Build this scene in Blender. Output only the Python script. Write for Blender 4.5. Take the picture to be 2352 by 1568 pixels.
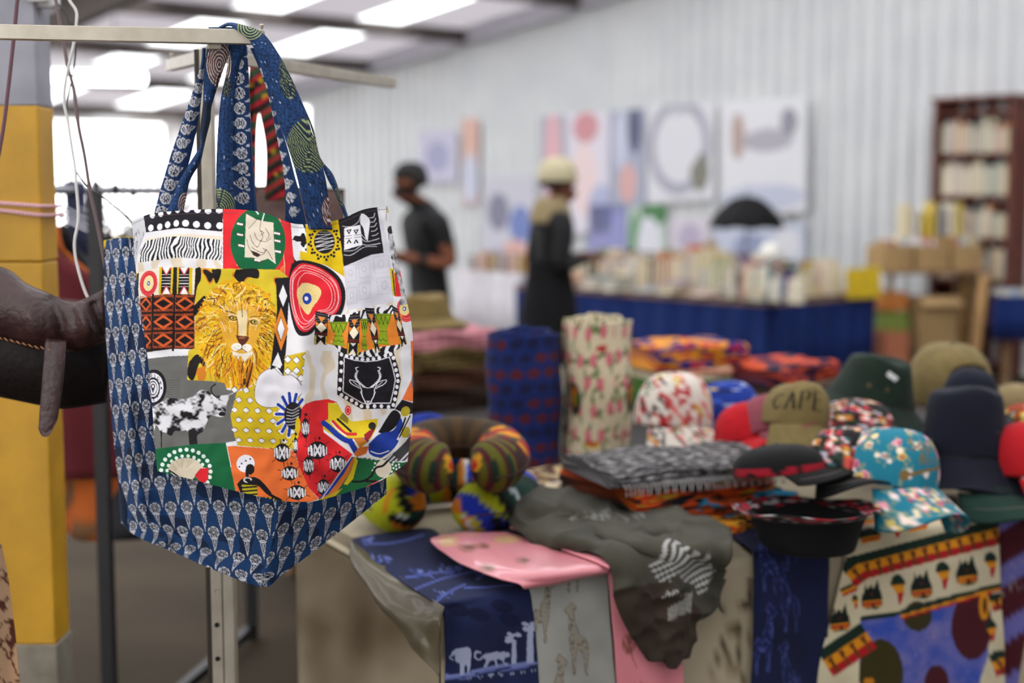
import bpy, math, random
import numpy as np
from mathutils import Vector, Matrix
random.seed(7); rng = np.random.default_rng(7)
scene = bpy.context.scene; col = scene.collection
for o in list(bpy.data.objects): bpy.data.objects.remove(o)
# ------------------------------------------------------------------ camera, sky, exposure
FPX, CX, CY, CAMZ = 3267.0, 1176.0, 784.0, 1.5
PITCH = math.atan(334 / FPX)
cam = bpy.data.objects.new('camera', bpy.data.cameras.new('camera')); col.objects.link(cam)
cam.location = (0, 0, CAMZ); cam.rotation_euler = (math.pi / 2 - PITCH, 0, 0)
cam.data.sensor_width = 36; cam.data.lens = 50; cam.data.clip_start = .05; cam.data.clip_end = 300
cam.data.dof.use_dof = True; cam.data.dof.focus_distance = 2.25; cam.data.dof.aperture_fstop = 2.0
scene.camera = cam
world = bpy.data.worlds.new('sky'); scene.world = world; world.use_nodes = True
bg = world.node_tree.nodes['Background']; bg.inputs[0].default_value = (1, .985, .965, 1); bg.inputs[1].default_value = 3.4
vs = scene.view_settings; vs.view_transform = 'Standard'; vs.look = 'None'; vs.gamma = 1; vs.use_curve_mapping = False
vs.exposure = 0.66
scene.cycles.max_bounces = 6; scene.cycles.diffuse_bounces = 4; scene.cycles.glossy_bounces = 2; scene.cycles.transmission_bounces = 3; scene.cycles.transparent_max_bounces = 4
# ------------------------------------------------------------------ helpers
cp, sp = math.cos(PITCH), math.sin(PITCH)
FW = np.array([0, cp, -sp]); UP = np.array([0, sp, cp]); RT = np.array([1., 0, 0]); CAM = np.array([0, 0, CAMZ])
def ray(px, py):
    px = np.asarray(px, float)[..., None]; py = np.asarray(py, float)[..., None]
    return FW + (px - CX) / FPX * RT + (CY - py) / FPX * UP
DS = 1.
def D(px, py, d):                                   # a point at camera distance d (DS scales the near group)
    return CAM + ray(px, py) * (DS * np.asarray(d, float))[..., None]
def ZP(px, py, z):                                  # a point on a level plane
    r = ray(px, py); return CAM + r * ((z - CAMZ) / r[..., 2])[..., None]
def PL(px, py, p0, n):                              # a point on an upright plane
    r = ray(px, py); n = np.asarray(n, float); return CAM + r * (((np.asarray(p0) - CAM) @ n) / (r @ n))[..., None]
def lin(c):
    if isinstance(c, str): c = [int(c[i:i + 2], 16) / 255 for i in (0, 2, 4)]
    c = np.asarray(c, float)
    return np.where(c <= .04045, c / 12.92, ((c + .055) / 1.055) ** 2.4)
MATS = {}
def nodes_of(name):
    m = bpy.data.materials.new(name); m.use_nodes = True; nt = m.node_tree
    return m, nt, nt.nodes['Principled BSDF']
def mat(name, c, rough=.6, metal=0, spec=.5, c2=None, scale=8, bump=0, bscale=60, trans=0, detail=4):
    if name in MATS: return MATS[name]
    m, nt, b = nodes_of(name); b.inputs['Roughness'].default_value = rough; b.inputs['Metallic'].default_value = metal; b.inputs['Specular IOR Level'].default_value = spec
    tc = nt.nodes.new('ShaderNodeTexCoord')
    c = lin(c); c2 = lin(c2) if c2 is not None else c * .86
    n = nt.nodes.new('ShaderNodeTexNoise'); n.inputs['Scale'].default_value = scale; n.inputs['Detail'].default_value = detail
    r = nt.nodes.new('ShaderNodeValToRGB'); r.color_ramp.elements[0].position = .35; r.color_ramp.elements[1].position = .65
    r.color_ramp.elements[0].color = (*c, 1); r.color_ramp.elements[1].color = (*c2, 1)
    nt.links.new(tc.outputs['Object'], n.inputs['Vector']); nt.links.new(n.outputs['Fac'], r.inputs['Fac'])
    nt.links.new(r.outputs['Color'], b.inputs['Base Color'])
    if bump:
        n2 = nt.nodes.new('ShaderNodeTexNoise'); n2.inputs['Scale'].default_value = bscale
        bp = nt.nodes.new('ShaderNodeBump'); bp.inputs['Strength'].default_value = bump; bp.inputs['Distance'].default_value = .01
        nt.links.new(tc.outputs['Object'], n2.inputs['Vector']); nt.links.new(n2.outputs['Fac'], bp.inputs['Height']); nt.links.new(bp.outputs['Normal'], b.inputs['Normal'])
    if trans: b.inputs['Transmission Weight'].default_value = trans
    MATS[name] = m; return m
def mat_print(name='printed_cotton', rough=.85, weave=700, bump=.12, coat=0, alpha=1, sheen=.02):
    if name in MATS: return MATS[name]
    m, nt, b = nodes_of(name); b.inputs['Roughness'].default_value = rough
    a = nt.nodes.new('ShaderNodeAttribute'); a.attribute_name = 'Col'
    tc = nt.nodes.new('ShaderNodeTexCoord'); n = nt.nodes.new('ShaderNodeTexNoise'); n.inputs['Scale'].default_value = weave
    mx = nt.nodes.new('ShaderNodeMix'); mx.data_type = 'RGBA'; mx.blend_type = 'MULTIPLY'; mx.inputs[0].default_value = .25
    r = nt.nodes.new('ShaderNodeValToRGB'); r.color_ramp.elements[0].color = (.75, .75, .75, 1)
    nt.links.new(tc.outputs['Object'], n.inputs['Vector']); nt.links.new(n.outputs['Fac'], r.inputs['Fac'])
    nt.links.new(a.outputs['Color'], mx.inputs[6]); nt.links.new(r.outputs['Color'], mx.inputs[7]); nt.links.new(mx.outputs[2], b.inputs['Base Color'])
    bp = nt.nodes.new('ShaderNodeBump'); bp.inputs['Strength'].default_value = bump; bp.inputs['Distance'].default_value = .002
    nt.links.new(n.outputs['Fac'], bp.inputs['Height']); nt.links.new(bp.outputs['Normal'], b.inputs['Normal'])
    b.inputs['Sheen Weight'].default_value = sheen; b.inputs['Coat Weight'].default_value = coat; b.inputs['Coat Roughness'].default_value = .12
    b.inputs['Alpha'].default_value = alpha; b.inputs['Specular IOR Level'].default_value = .25
    MATS[name] = m; return m
PRINT = mat_print()
def link(o, parent=None):
    col.objects.link(o)
    if parent is not None: o.parent = parent
    return o
def tag(o, label=None, cat=None, group=None, kind=None):
    for k, v in (('label', label), ('category', cat), ('group', group), ('kind', kind)):
        if v: o[k] = v
    return o
def empty(name, loc=(0, 0, 0), rz=0, label=None, cat=None, group=None, kind=None, rot=None):
    o = bpy.data.objects.new(name, None); o.empty_display_size = .05; o.location = loc
    o.rotation_euler = rot if rot is not None else (0, 0, rz)
    col.objects.link(o); return tag(o, label, cat, group, kind)
GAM = 1.
def np_mesh(name, V, Q, m, parent=None, C=None, smooth=True):
    V = np.ascontiguousarray(V, np.float32); Q = np.ascontiguousarray(Q, np.int32); k = Q.shape[1]
    me = bpy.data.meshes.new(name); me.vertices.add(len(V)); me.vertices.foreach_set('co', V.ravel())
    me.loops.add(Q.size); me.loops.foreach_set('vertex_index', Q.ravel())
    me.polygons.add(len(Q)); me.polygons.foreach_set('loop_start', np.arange(0, Q.size, k, dtype=np.int32))
    me.update(calc_edges=True)
    if smooth: me.polygons.foreach_set('use_smooth', np.ones(len(Q), bool))
    if C is not None:
        at = me.color_attributes.new('Col', 'FLOAT_COLOR', 'POINT')
        c4 = np.ones((len(V), 4), np.float32); c4[:, :3] = np.clip(C, 0, 1) ** GAM; at.data.foreach_set('color', c4.ravel())
    if m: me.materials.append(m)
    return link(bpy.data.objects.new(name, me), parent)
def quads(nv, nu, closed=False):
    i = np.arange(nv - 1)[:, None]; j = np.arange(nu if closed else nu - 1)[None, :]; j2 = (j + 1) % nu
    a = i * nu + j; b = i * nu + j2; c = (i + 1) * nu + j2; d = (i + 1) * nu + j
    return np.stack([a, b, c, d], -1).reshape(-1, 4)
def grid(name, P, m=None, parent=None, C=None, closed=False, smooth=True, flip=False):
    nv, nu = P.shape[:2]; Q = quads(nv, nu, closed)
    if flip: Q = Q[:, ::-1]
    return np_mesh(name, P.reshape(-1, 3), Q, m or PRINT, parent, None if C is None else C.reshape(-1, 3), smooth)
def solid(o, t=.002, off=0):
    s = o.modifiers.new('thickness', 'SOLIDIFY'); s.thickness = t; s.offset = off; return o
def poly_mesh(name, V, F, m, parent=None, smooth=False):
    me = bpy.data.meshes.new(name); me.from_pydata([tuple(map(float, v)) for v in V], [], F); me.update()
    if smooth: me.polygons.foreach_set('use_smooth', np.ones(len(me.polygons), bool))
    if m:
        for x in (m if isinstance(m, list) else [m]): me.materials.append(x)
    return link(bpy.data.objects.new(name, me), parent)
BOXF = [(0, 3, 2, 1), (4, 5, 6, 7), (0, 1, 5, 4), (1, 2, 6, 5), (2, 3, 7, 6), (3, 0, 4, 7)]
def boxv(x0, x1, y0, y1, z0, z1):
    return [(x0, y0, z0), (x1, y0, z0), (x1, y1, z0), (x0, y1, z0), (x0, y0, z1), (x1, y0, z1), (x1, y1, z1), (x0, y1, z1)]
def box(name, b, m, parent=None, bevel=0):
    o = poly_mesh(name, boxv(*b), BOXF, m, parent)
    if bevel:
        bv = o.modifiers.new('bevel', 'BEVEL'); bv.width = bevel; bv.segments = 2
    return o
def boxes(name, bs, m, parent=None):
    V, F = [], []
    for b in bs:
        n = len(V); V += boxv(*b); F += [tuple(i + n for i in f) for f in BOXF]
    return poly_mesh(name, V, F, m, parent)
def bar(name, p, q, w, h, m, parent=None, bevel=.001, roll=0):   # box beam between two points
    p, q = Vector(p), Vector(q); d = q - p; L = d.length
    o = poly_mesh(name, boxv(-w / 2, w / 2, 0, L, -h / 2, h / 2), BOXF, m, parent)
    y = d.normalized(); x = y.cross(Vector((0, 0, 1)))
    if x.length < 1e-4: x = Vector((1, 0, 0))
    x.normalize(); z = x.cross(y)
    M = Matrix((x, y, z)).transposed() @ Matrix.Rotation(roll, 3, 'Y')
    M = M.to_4x4(); M.translation = p
    o.data.transform(M)
    if bevel: bv = o.modifiers.new('bevel', 'BEVEL'); bv.width = bevel; bv.segments = 2
    return o
def spl(pts, n):                                    # Catmull-Rom through the points, n samples
    P = np.asarray(pts, float); k = len(P)
    if k == 2: t = np.linspace(0, 1, n)[:, None]; return P[0].reshape(1, -1) * (1 - t) + P[1].reshape(1, -1) * t
    t = np.linspace(0, k - 1, n); i = np.clip(t.astype(int), 0, k - 2); f = (t - i).reshape(-1, *([1] * (P.ndim - 1)))
    E = np.concatenate([2 * P[:1] - P[1:2], P, 2 * P[-1:] - P[-2:-1]])
    a, b, c, d = E[i], E[i + 1], E[i + 2], E[i + 3]
    return .5 * (2 * b + (c - a) * f + (2 * a - 5 * b + 4 * c - d) * f ** 2 + (3 * b - a - 3 * c + d) * f ** 3)
def tube(name, pts, r, m, parent=None, n=60, k=8, C=None, cap=True):
    P = spl(pts, n); T = np.gradient(P, axis=0); T /= np.linalg.norm(T, axis=1)[:, None] + 1e-9
    up = np.array([.13, .31, .94]); A = np.cross(T, up); A /= np.linalg.norm(A, axis=1)[:, None]; B = np.cross(T, A)
    R = np.broadcast_to(np.asarray(r, float), (n,)) if np.ndim(r) < 1 or len(np.atleast_1d(r)) == n else spl(np.asarray(r, float)[:, None], n)[:, 0]
    th = np.linspace(0, 2 * np.pi, k, endpoint=False)
    G = P[:, None] + (A[:, None] * np.cos(th)[None, :, None] + B[:, None] * np.sin(th)[None, :, None]) * R[:, None, None]
    if cap: G = np.concatenate([np.repeat(P[:1, None], k, 1), G, np.repeat(P[-1:, None], k, 1)])
    CC = None
    if C is not None:
        CC = C(np.linspace(0, 1, len(G))[:, None] * np.ones((1, k)), (th / (2 * np.pi))[None, :] * np.ones((len(G), 1)))
    return grid(name, G, m, parent, CC, closed=True)
def lathe(profile, n=32, sx=1, sy=1):
    pr = np.asarray(profile, float); th = np.linspace(0, 2 * np.pi, n, endpoint=False)
    return np.stack([pr[:, :1] * np.cos(th) * sx, pr[:, :1] * np.sin(th) * sy, pr[:, 1:2] + 0 * th], -1)
def copy_tree(o, parent=None):
    c = o.copy(); col.objects.link(c); c.parent = parent
    for ch in list(o.children):
        if ch is not c: copy_tree(ch, c)
    return c
# ---- a painter for printed cloth: draws flat shapes, read back at the vertices
class Canvas:
    def __init__(s, x0, y0, x1, y1, base, sc=2):
        s.x0, s.y0, s.sc = x0, y0, sc; s.w, s.h = int((x1 - x0) * sc), int((y1 - y0) * sc)
        s.a = np.zeros((s.h, s.w, 3), np.float32)
        yy, xx = np.mgrid[0:s.h, 0:s.w]; s.X = (xx + .5) / sc + x0; s.Y = (yy + .5) / sc + y0
        s.a[:] = lin(base) if not callable(base) else base(s.X, s.Y)
    def box(s, x0, y0, x1, y1):
        i0 = max(0, int((x0 - s.x0) * s.sc) - 1); i1 = min(s.w, int((x1 - s.x0) * s.sc) + 2)
        j0 = max(0, int((y0 - s.y0) * s.sc) - 1); j1 = min(s.h, int((y1 - s.y0) * s.sc) + 2)
        return (slice(j0, j1), slice(i0, i1)) if i1 > i0 and j1 > j0 else None
    def put(s, sl, M, c):
        if callable(c): s.a[sl][M] = c(s.X[sl], s.Y[sl])[M]
        else: s.a[sl][M] = lin(c)
    def inside(s, sl, P):
        X, Y = s.X[sl], s.Y[sl]; M = np.zeros(X.shape, bool); n = len(P)
        for k in range(n):
            (xa, ya), (xb, yb) = P[k], P[(k + 1) % n]
            if ya == yb: continue
            c = ((Y < ya) != (Y < yb)); M ^= c & (X < (xb - xa) * (Y - ya) / (yb - ya) + xa)
        return M
    def poly(s, P, c, rnd=0):
        P = np.asarray(P, float)
        if rnd: P = spl(np.concatenate([P, P[:1]]), rnd)[:-1]
        sl = s.box(*P.min(0), *P.max(0))
        if sl: s.put(sl, s.inside(sl, P), c)
        return s
    def ell(s, x, y, rx, ry, c, rot=0):
        R = max(rx, ry); sl = s.box(x - R, y - R, x + R, y + R)
        if not sl: return s
        dx, dy = s.X[sl] - x, s.Y[sl] - y; ca, sa = math.cos(rot), math.sin(rot)
        s.put(sl, ((dx * ca + dy * sa) / rx) ** 2 + ((dy * ca - dx * sa) / ry) ** 2 < 1, c); return s
    def ring(s, x, y, rx, ry, w, c, a0=None, a1=None):
        sl = s.box(x - rx - w, y - ry - w, x + rx + w, y + ry + w)
        if not sl: return s
        dx, dy = s.X[sl] - x, s.Y[sl] - y; d = np.abs(np.hypot(dx / rx, dy / ry) - 1) * min(rx, ry); M = d < w / 2
        if a0 is not None:
            an = np.degrees(np.arctan2(dy, dx)) % 360; M &= ((an - a0) % 360) < (a1 - a0)
        s.put(sl, M, c); return s
    def line(s, P, w, c, smooth=0):
        P = np.asarray(P, float)
        if smooth: P = spl(P, smooth)
        for (xa, ya), (xb, yb) in zip(P[:-1], P[1:]):
            sl = s.box(min(xa, xb) - w, min(ya, yb) - w, max(xa, xb) + w, max(ya, yb) + w)
            if not sl: continue
            X, Y = s.X[sl] - xa, s.Y[sl] - ya; dx, dy = xb - xa, yb - ya
            t = np.clip((X * dx + Y * dy) / (dx * dx + dy * dy + 1e-9), 0, 1)
            s.put(sl, np.hypot(X - t * dx, Y - t * dy) < w / 2, c)
        return s
    def diamond(s, x, y, rx, ry, c): return s.poly([(x - rx, y), (x, y - ry), (x + rx, y), (x, y + ry)], c)
    def text(s, t, x, y, w, h, lw, c, adv=None, sl=0):
        adv = adv or w * 1.35
        for ch in t:
            for st in GLYPH.get(ch, []): s.line([(x + (u + sl * (1 - v)) * w, y + v * h) for u, v in st], lw, c)
            x += adv
        return s
    def get(s, x, y):
        fx = np.clip((x - s.x0) * s.sc - .5, 0, s.w - 1.001); fy = np.clip((y - s.y0) * s.sc - .5, 0, s.h - 1.001)
        i, j = fx.astype(int), fy.astype(int); u, v = (fx - i)[..., None], (fy - j)[..., None]; a = s.a
        return (a[j, i] * (1 - u) + a[j, i + 1] * u) * (1 - v) + (a[j + 1, i] * (1 - u) + a[j + 1, i + 1] * u) * v
GLYPH = {'A': [[(0, 1), (.5, 0), (1, 1)], [(.2, .62), (.8, .62)]], 'C': [[(1, .15), (.6, 0), (.15, .2), (0, .5), (.15, .8), (.6, 1), (1, .85)]],
         'P': [[(0, 1), (0, 0), (.7, 0), (1, .25), (.7, .52), (0, .52)]], 'E': [[(1, 0), (0, 0), (0, 1), (1, 1)], [(0, .5), (.8, .5)]],
         'T': [[(0, 0), (1, 0)], [(.5, 0), (.5, 1)]], 'O': [[(.5, 0), (.1, .2), (0, .5), (.1, .8), (.5, 1), (.9, .8), (1, .5), (.9, .2), (.5, 0)]],
         'F': [[(1, 0), (0, 0), (0, 1)], [(0, .5), (.8, .5)]], 'R': [[(0, 1), (0, 0), (.7, 0), (1, .25), (.7, .52), (0, .52)], [(.5, .52), (1, 1)]],
         'I': [[(.5, 0), (.5, 1)]], 'f': [[(.9, .1), (.6, 0), (.4, .3), (.4, 1)], [(.1, .45), (.8, .45)]], 'r': [[(.2, 1), (.2, .45)], [(.2, .6), (.5, .45), (.8, .5)]],
         'i': [[(.4, .45), (.4, 1)], [(.4, .2), (.4, .25)]], 'c': [[(.9, .55), (.5, .45), (.15, .7), (.5, 1), (.9, .9)]], 'S': [[(1, .12), (.5, 0), (.05, .22), (.5, .5), (.95, .75), (.5, 1), (0, .88)]],
         'a': [[(.85, .5), (.5, .45), (.15, .7), (.4, 1), (.85, .8)], [(.85, .45), (.9, 1)]], 'o': [[(.5, .45), (.1, .7), (.5, 1), (.9, .7), (.5, .45)]],
         'u': [[(.1, .45), (.15, .9), (.5, 1), (.85, .85)], [(.85, .45), (.9, 1)]], 't': [[(.4, .1), (.4, .9), (.7, 1)], [(.1, .4), (.8, .4)]], 'h': [[(.1, 0), (.1, 1)], [(.1, .6), (.5, .45), (.85, .6), (.85, 1)]]}
def noise2(X, Y, f=1., seed=0, oct=3):
    r = np.random.default_rng(seed); out = 0; amp = 1
    for o in range(oct):
        for k in range(4):
            a, ph = r.uniform(0, 2 * np.pi, 2); g = f * 2 ** o * r.uniform(.7, 1.3)
            out = out + amp * np.sin((X * np.cos(a) + Y * np.sin(a)) * g + ph + 1.3 * np.sin((X * np.sin(a) - Y * np.cos(a)) * g * .8 + ph * 2))
        amp *= .55
    return out / 4
def rgb(M, a, b):
    M = np.asarray(M, float)[..., None]; return lin(a) * (1 - M) + lin(b) * M
def seg_dist(X, Y, P):
    d = np.full(X.shape, 1e9)
    for (xa, ya), (xb, yb) in zip(P[:-1], P[1:]):
        dx, dy = xb - xa, yb - ya; t = np.clip(((X - xa) * dx + (Y - ya) * dy) / (dx * dx + dy * dy), 0, 1)
        d = np.minimum(d, np.hypot(X - xa - t * dx, Y - ya - t * dy))
    return d
def coons(T, B, L, R, nu, nv):                      # fill between four outline curves
    def rs(c, n):
        c = np.asarray(c, float); q = spl(c, 400); s = np.r_[0, np.cumsum(np.linalg.norm(np.diff(q[:, :2], axis=0), axis=1))]; s /= s[-1]
        t = np.linspace(0, 1, n); return np.stack([np.interp(t, s, q[:, k]) for k in range(q.shape[1])], -1)
    T, B, L, R = rs(T, nu), rs(B, nu), rs(L, nv), rs(R, nv); u = np.linspace(0, 1, nu)[None, :, None]; v = np.linspace(0, 1, nv)[:, None, None]
    return ((1 - v) * T[None] + v * B[None] + (1 - u) * L[:, None] + u * R[:, None]
            - (1 - u) * (1 - v) * T[0] - u * (1 - v) * T[-1] - (1 - u) * v * B[0] - u * v * B[-1])
# ------------------------------------------------------------------ the hall
WP = np.array([4.08, 12.3, 0]); WD = np.array([-.657, .754, 0]); WN = np.array([.754, .657, 0])   # gable wall: a point, its run, away from the hall
def H(t, s, z): return WP + WD * t - WN * s + np.array([0, 0, z])          # t along the wall, s metres into the hall
def roof_z(t): return 3.72 - .11 * (t - 5.2)
concrete = mat('concrete_floor', '43392c', .85, spec=.12, c2='382f24', scale=1.5, bump=.15, bscale=20)
tag(grid('floor', np.array([[H(-9, 19, 0), H(20, 19, 0)], [H(-9, 0, 0), H(20, 0, 0)]]), concrete, smooth=False), kind='structure')
tag(grid('ground', np.array([[H(-40, 60, -.06), H(60, 60, -.06)], [H(-40, -30, -.06), H(60, -30, -.06)]]), mat('pale_concrete_yard', 'b9b5ac', .9), smooth=False), kind='structure')
steel = mat('galvanised_sheet', 'd6d8d8', .38, .12, c2='cdd0d2', scale=2)
def corrugated(name, t0, t1, z0f, z1f, step=.019, pitch=.19):
    t = np.arange(t0, t1 + step, step); w = .034 * np.clip(1.6 * np.sin(2 * np.pi * t / pitch), -1, 1)
    lo = np.stack([H(a, b, z0f(a)) for a, b in zip(t, w)]); hi = np.stack([H(a, b, z1f(a)) for a, b in zip(t, w)])
    return np.stack([lo, hi])
wl = empty('wall_right', H(0, 0, 0), kind='structure')
k = 0; t = -8.9
while t < 14:
    P = corrugated('sheet', t, min(t + 1.52, 14), lambda a: 2.75 if a > 10.55 else 0, roof_z); P = P - np.array(H(0, 0, 0)) + (WN * (-.004 * (k % 2)))
    grid('sheet', P, steel, wl, smooth=False); t += 1.5; k += 1
# eave wall far left: piers and a lintel around tall openings to the daylight
white_wall = mat('white_painted_wall', 'd9dade', .8)
def wallbox(name, t0, t1, s0, s1, z0, z1, m, parent=None):
    V = [H(t0, s0, z0), H(t1, s0, z0), H(t1, s1, z0), H(t0, s1, z0), H(t0, s0, z1), H(t1, s0, z1), H(t1, s1, z1), H(t0, s1, z1)]
    return poly_mesh(name, V, [f[::-1] for f in BOXF], m, parent)
tag(wallbox('wall_left', 14, 14.25, 0, 19, 2.62, roof_z(14) + .1, white_wall), kind='structure')
for i, s in enumerate((.0, 4.6, 9.3, 14, 18.6)): tag(wallbox('wall_pier', 14, 14.25, s, s + .35, 0, 2.62, white_wall), kind='structure')
tag(wallbox('wall_light_block', 14, -2.5, 19, 19.2, 0, 5.6, white_wall), kind='structure'); tag(wallbox('wall_light_block_lintel', -2.5, -8.8, 19, 19.2, 3.6, 5.6, white_wall), kind='structure')  # unseen wall behind the camera, added with an opening to limit daylight there
tag(wallbox('wall_far_right', -9, -8.8, 0, 19, 0, 5.4, white_wall), kind='structure')
# roof sheets, translucent skylight strips and timber purlins
roof_m = mat('roof_sheet', 'd2d0d8', .6, c2='c6c4ce', scale=1)
m, nt, b_ = nodes_of('translucent_roof_sheet'); tr = nt.nodes.new('ShaderNodeBsdfTranslucent'); tr.inputs[0].default_value = (.85, .88, .92, 1)
nt.links.new(tr.outputs[0], nt.nodes['Material Output'].inputs[0]); MATS['sky'] = m
mt = nodes_of('brightened_roof_sheet'); nt = mt[1]; t1 = nt.nodes.new('ShaderNodeBsdfTranslucent'); t1.inputs[0].default_value = (.2, .19, .21, 1); t2 = nt.nodes.new('ShaderNodeBsdfDiffuse'); t2.inputs[0].default_value = (.6, .59, .63, 1); mx_ = nt.nodes.new('ShaderNodeMixShader'); mx_.inputs[0].default_value = .5  # translucency added so the sky brightens the ceiling sheets from above
nt.links.new(t1.outputs[0], mx_.inputs[1]); nt.links.new(t2.outputs[0], mx_.inputs[2]); nt.links.new(mx_.outputs[0], nt.nodes['Material Output'].inputs[0]); roof_m = mt[0]
cl = empty('ceiling', (0, 0, 0), kind='structure')
s = 0.; k = 0
while s < 19:
    sky = k % 2 == 1; s1 = min(s + (.62 if sky else 1.), 19)
    V = [H(14.6, s, roof_z(14.6)), H(-9, s, roof_z(-9)), H(-9, s1, roof_z(-9)), H(14.6, s1, roof_z(14.6))]
    poly_mesh('skylight_sheet' if sky else 'roof_sheet', V, [(0, 1, 2, 3)], MATS['sky'] if sky else roof_m, cl)
    s = s1; k += 1
purlin_m = mat('dark_timber', '564e4a', .8, c2='4a4340', scale=6)
for t in (13.2, 11., 9., 7., 5., 2.6, .2, -2.4, -5): bar('purlin', H(t, .05, roof_z(t) - .1), H(t, 18.9, roof_z(t) - .1), .1, .16, purlin_m, cl, 0)
for s in (5.2,): bar('rafter', H(14.1, s, roof_z(14.1) - .34), H(-8.8, s, roof_z(-8.8) - .34), .12, .24, purlin_m, cl, 0)
tr_ = bar('trim_1', H(14, .06, roof_z(14) - .1), H(-8.8, .06, roof_z(-8.8) - .1), .08, .2, mat('pale_flashing', 'c9c8d2', .5), None, 0); tag(tr_, kind='structure')
# fluorescent batten
fl = empty('fluorescent_batten', D(60, 172, 9), label='long white fluorescent batten light glowing below the roof', cat='light')
fm, nt, b_ = nodes_of('lit_tube'); b_.inputs['Emission Color'].default_value = (1, 1, 1, 1); b_.inputs['Emission Strength'].default_value = 9
p0, p1 = D(-90, 172, 9.1) - D(60, 172, 9), D(328, 180, 8.9) - D(60, 172, 9)
tube('tube', [p0, p1], .04, fm, fl, n=4, k=12)
bar('housing', p0 + [0, .02, .06], p1 + [0, .02, .06], .09, .05, mat('white_enamel', 'e8e8ea', .4), fl, .004)
for f in (.15, .85): bar('hanger_wire', p0 * (1 - f) + p1 * f + [0, .02, .08], p0 * (1 - f) + p1 * f + [0, .02, 1.6], .006, .006, purlin_m, fl, 0)
DS = 1.25
# ------------------------------------------------------------------ display rack
alu = mat('brushed_steel', 'b9b1a2', .38, .55, c2='aba393', scale=25, bump=.05)
rack = empty('display_rack', D(510, 1568, 2.1) * [1, 1, 0], label='cream steel display rack with flat arms holding the tote bags', cat='rack')
RO = np.array(rack.location)
def rk(p): return np.asarray(p) - RO
dk = mat('dark_steel', '3a342c', .5, .5)
pt = D(492, 118, 2.1); zt = pt[2]
bx, by = D(492, 784, 2.1)[0], D(492, 784, 2.1)[1]
box('post', (bx - .0165 - RO[0], bx + .0045 - RO[0], by - RO[1], by + .03 - RO[1], 0, zt), alu, rack, .0015)
pm = box('post_sleeve', (bx + .0065 - RO[0], bx + .0265 - RO[0], by - RO[1] - .002, by + .03 - RO[1], 0, D(0, 990, 2.1)[2]), alu, rack, .0015)
box('post_edge', (bx - .027 - RO[0], bx - .0165 - RO[0], by - RO[1] + .006, by + .034 - RO[1], 0, zt), dk, rack, .001)
hole = mat('punched_hole', '0d0b09', .9)
for q in range(9):
    z = D(505, 1455, 2.1)[2] - .0655 * q + .131
    P = lathe([(0, 0), (.0034, 0), (.0034, .002), (.0046, .002), (.0046, 0)], 14)[..., [0, 2, 1]] * [1, -1, 1] + [bx - .006 - RO[0], by - RO[1] - .0002, z]
    grid('hole', P, hole if q != 1 else alu, rack, closed=True)
bar('arm', rk(D(-130, 71, 1.835)), rk(D(606, 86, 1.835)), .02, .0235, alu, rack, .0012)
bar('arm', rk(D(500, 123, 2.1)), rk(D(391, 150, 2.36)), .02, .0235, mat('painted_steel', 'cfc9be', .45, .2), rack, .0012)
bar('arm', rk(D(500, 128, 2.14)), rk(D(903, 191, 2.75)), .02, .0235, alu, rack, .0012)
bar('arm_link', rk(D(492, 96, 1.845)), rk(D(492, 118, 2.1)), .022, .0235, alu, rack, .0012)
arms_ = [o for o in rack.children if o.name.split('.')[0] == 'arm']
for (px, py, d), ar in zip(((601, 62, 1.835), (394, 126, 2.35), (890, 172, 2.74)), arms_):
    grid('end_stud', lathe([(0, .009), (.003, .009), (.004, .006), (.002, .004), (.002, -.002), (0, -.002)], 10) + rk(D(px, py + 6, d)), alu, ar, closed=True)
for sx, sy in ((.3, 0), (-.3, .0), (0, .3), (0, -.3)): bar('foot', (0, 0, .02), (sx, sy, .02), .03, .03, alu, rack)
# ------------------------------------------------------------------ patchwork tote: the print
c3 = lambda P: [(220 + x / 3.5625, 460 + y / 3.5625) for x, y in P]
c4 = lambda P: [(580 + x / 3.5625, 460 + y / 3.5625) for x, y in P]
c5 = lambda P: [(220 + x / 3.7325, 780 + y / 3.7325) for x, y in P]
c6 = lambda P: [(580 + x / 3.7325, 780 + y / 3.7325) for x, y in P]
WH, BK, BE, YE, RE, GR, OR, BL = 'e4e1e2', '1b171c', 'e3d5bf', 'd9b712', 'df2930', '116339', 'ee7436', '1d3a9c'
cv = Canvas(290, 460, 962, 1165, WH, 2)
zeb = lambda sx, sy, f, sd: (lambda X, Y: rgb(np.sin((X * sx + Y * sy) * f + 5.5 * noise2(X, Y, .085, sd, 2)) > .0, 'eceaea', BK))
wavy = lambda f, sd, a=WH, b='dccdb4': (lambda X, Y: rgb(np.clip(2.2 * (np.sin(X * f + 2.2 * noise2(X, Y, .05, sd, 2)) - .05), 0, 1), a, b))
def spots(th, sd, a, b, f=.16): return lambda X, Y: rgb(noise2(X, Y, f, sd, 2) > th, a, b)
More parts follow.
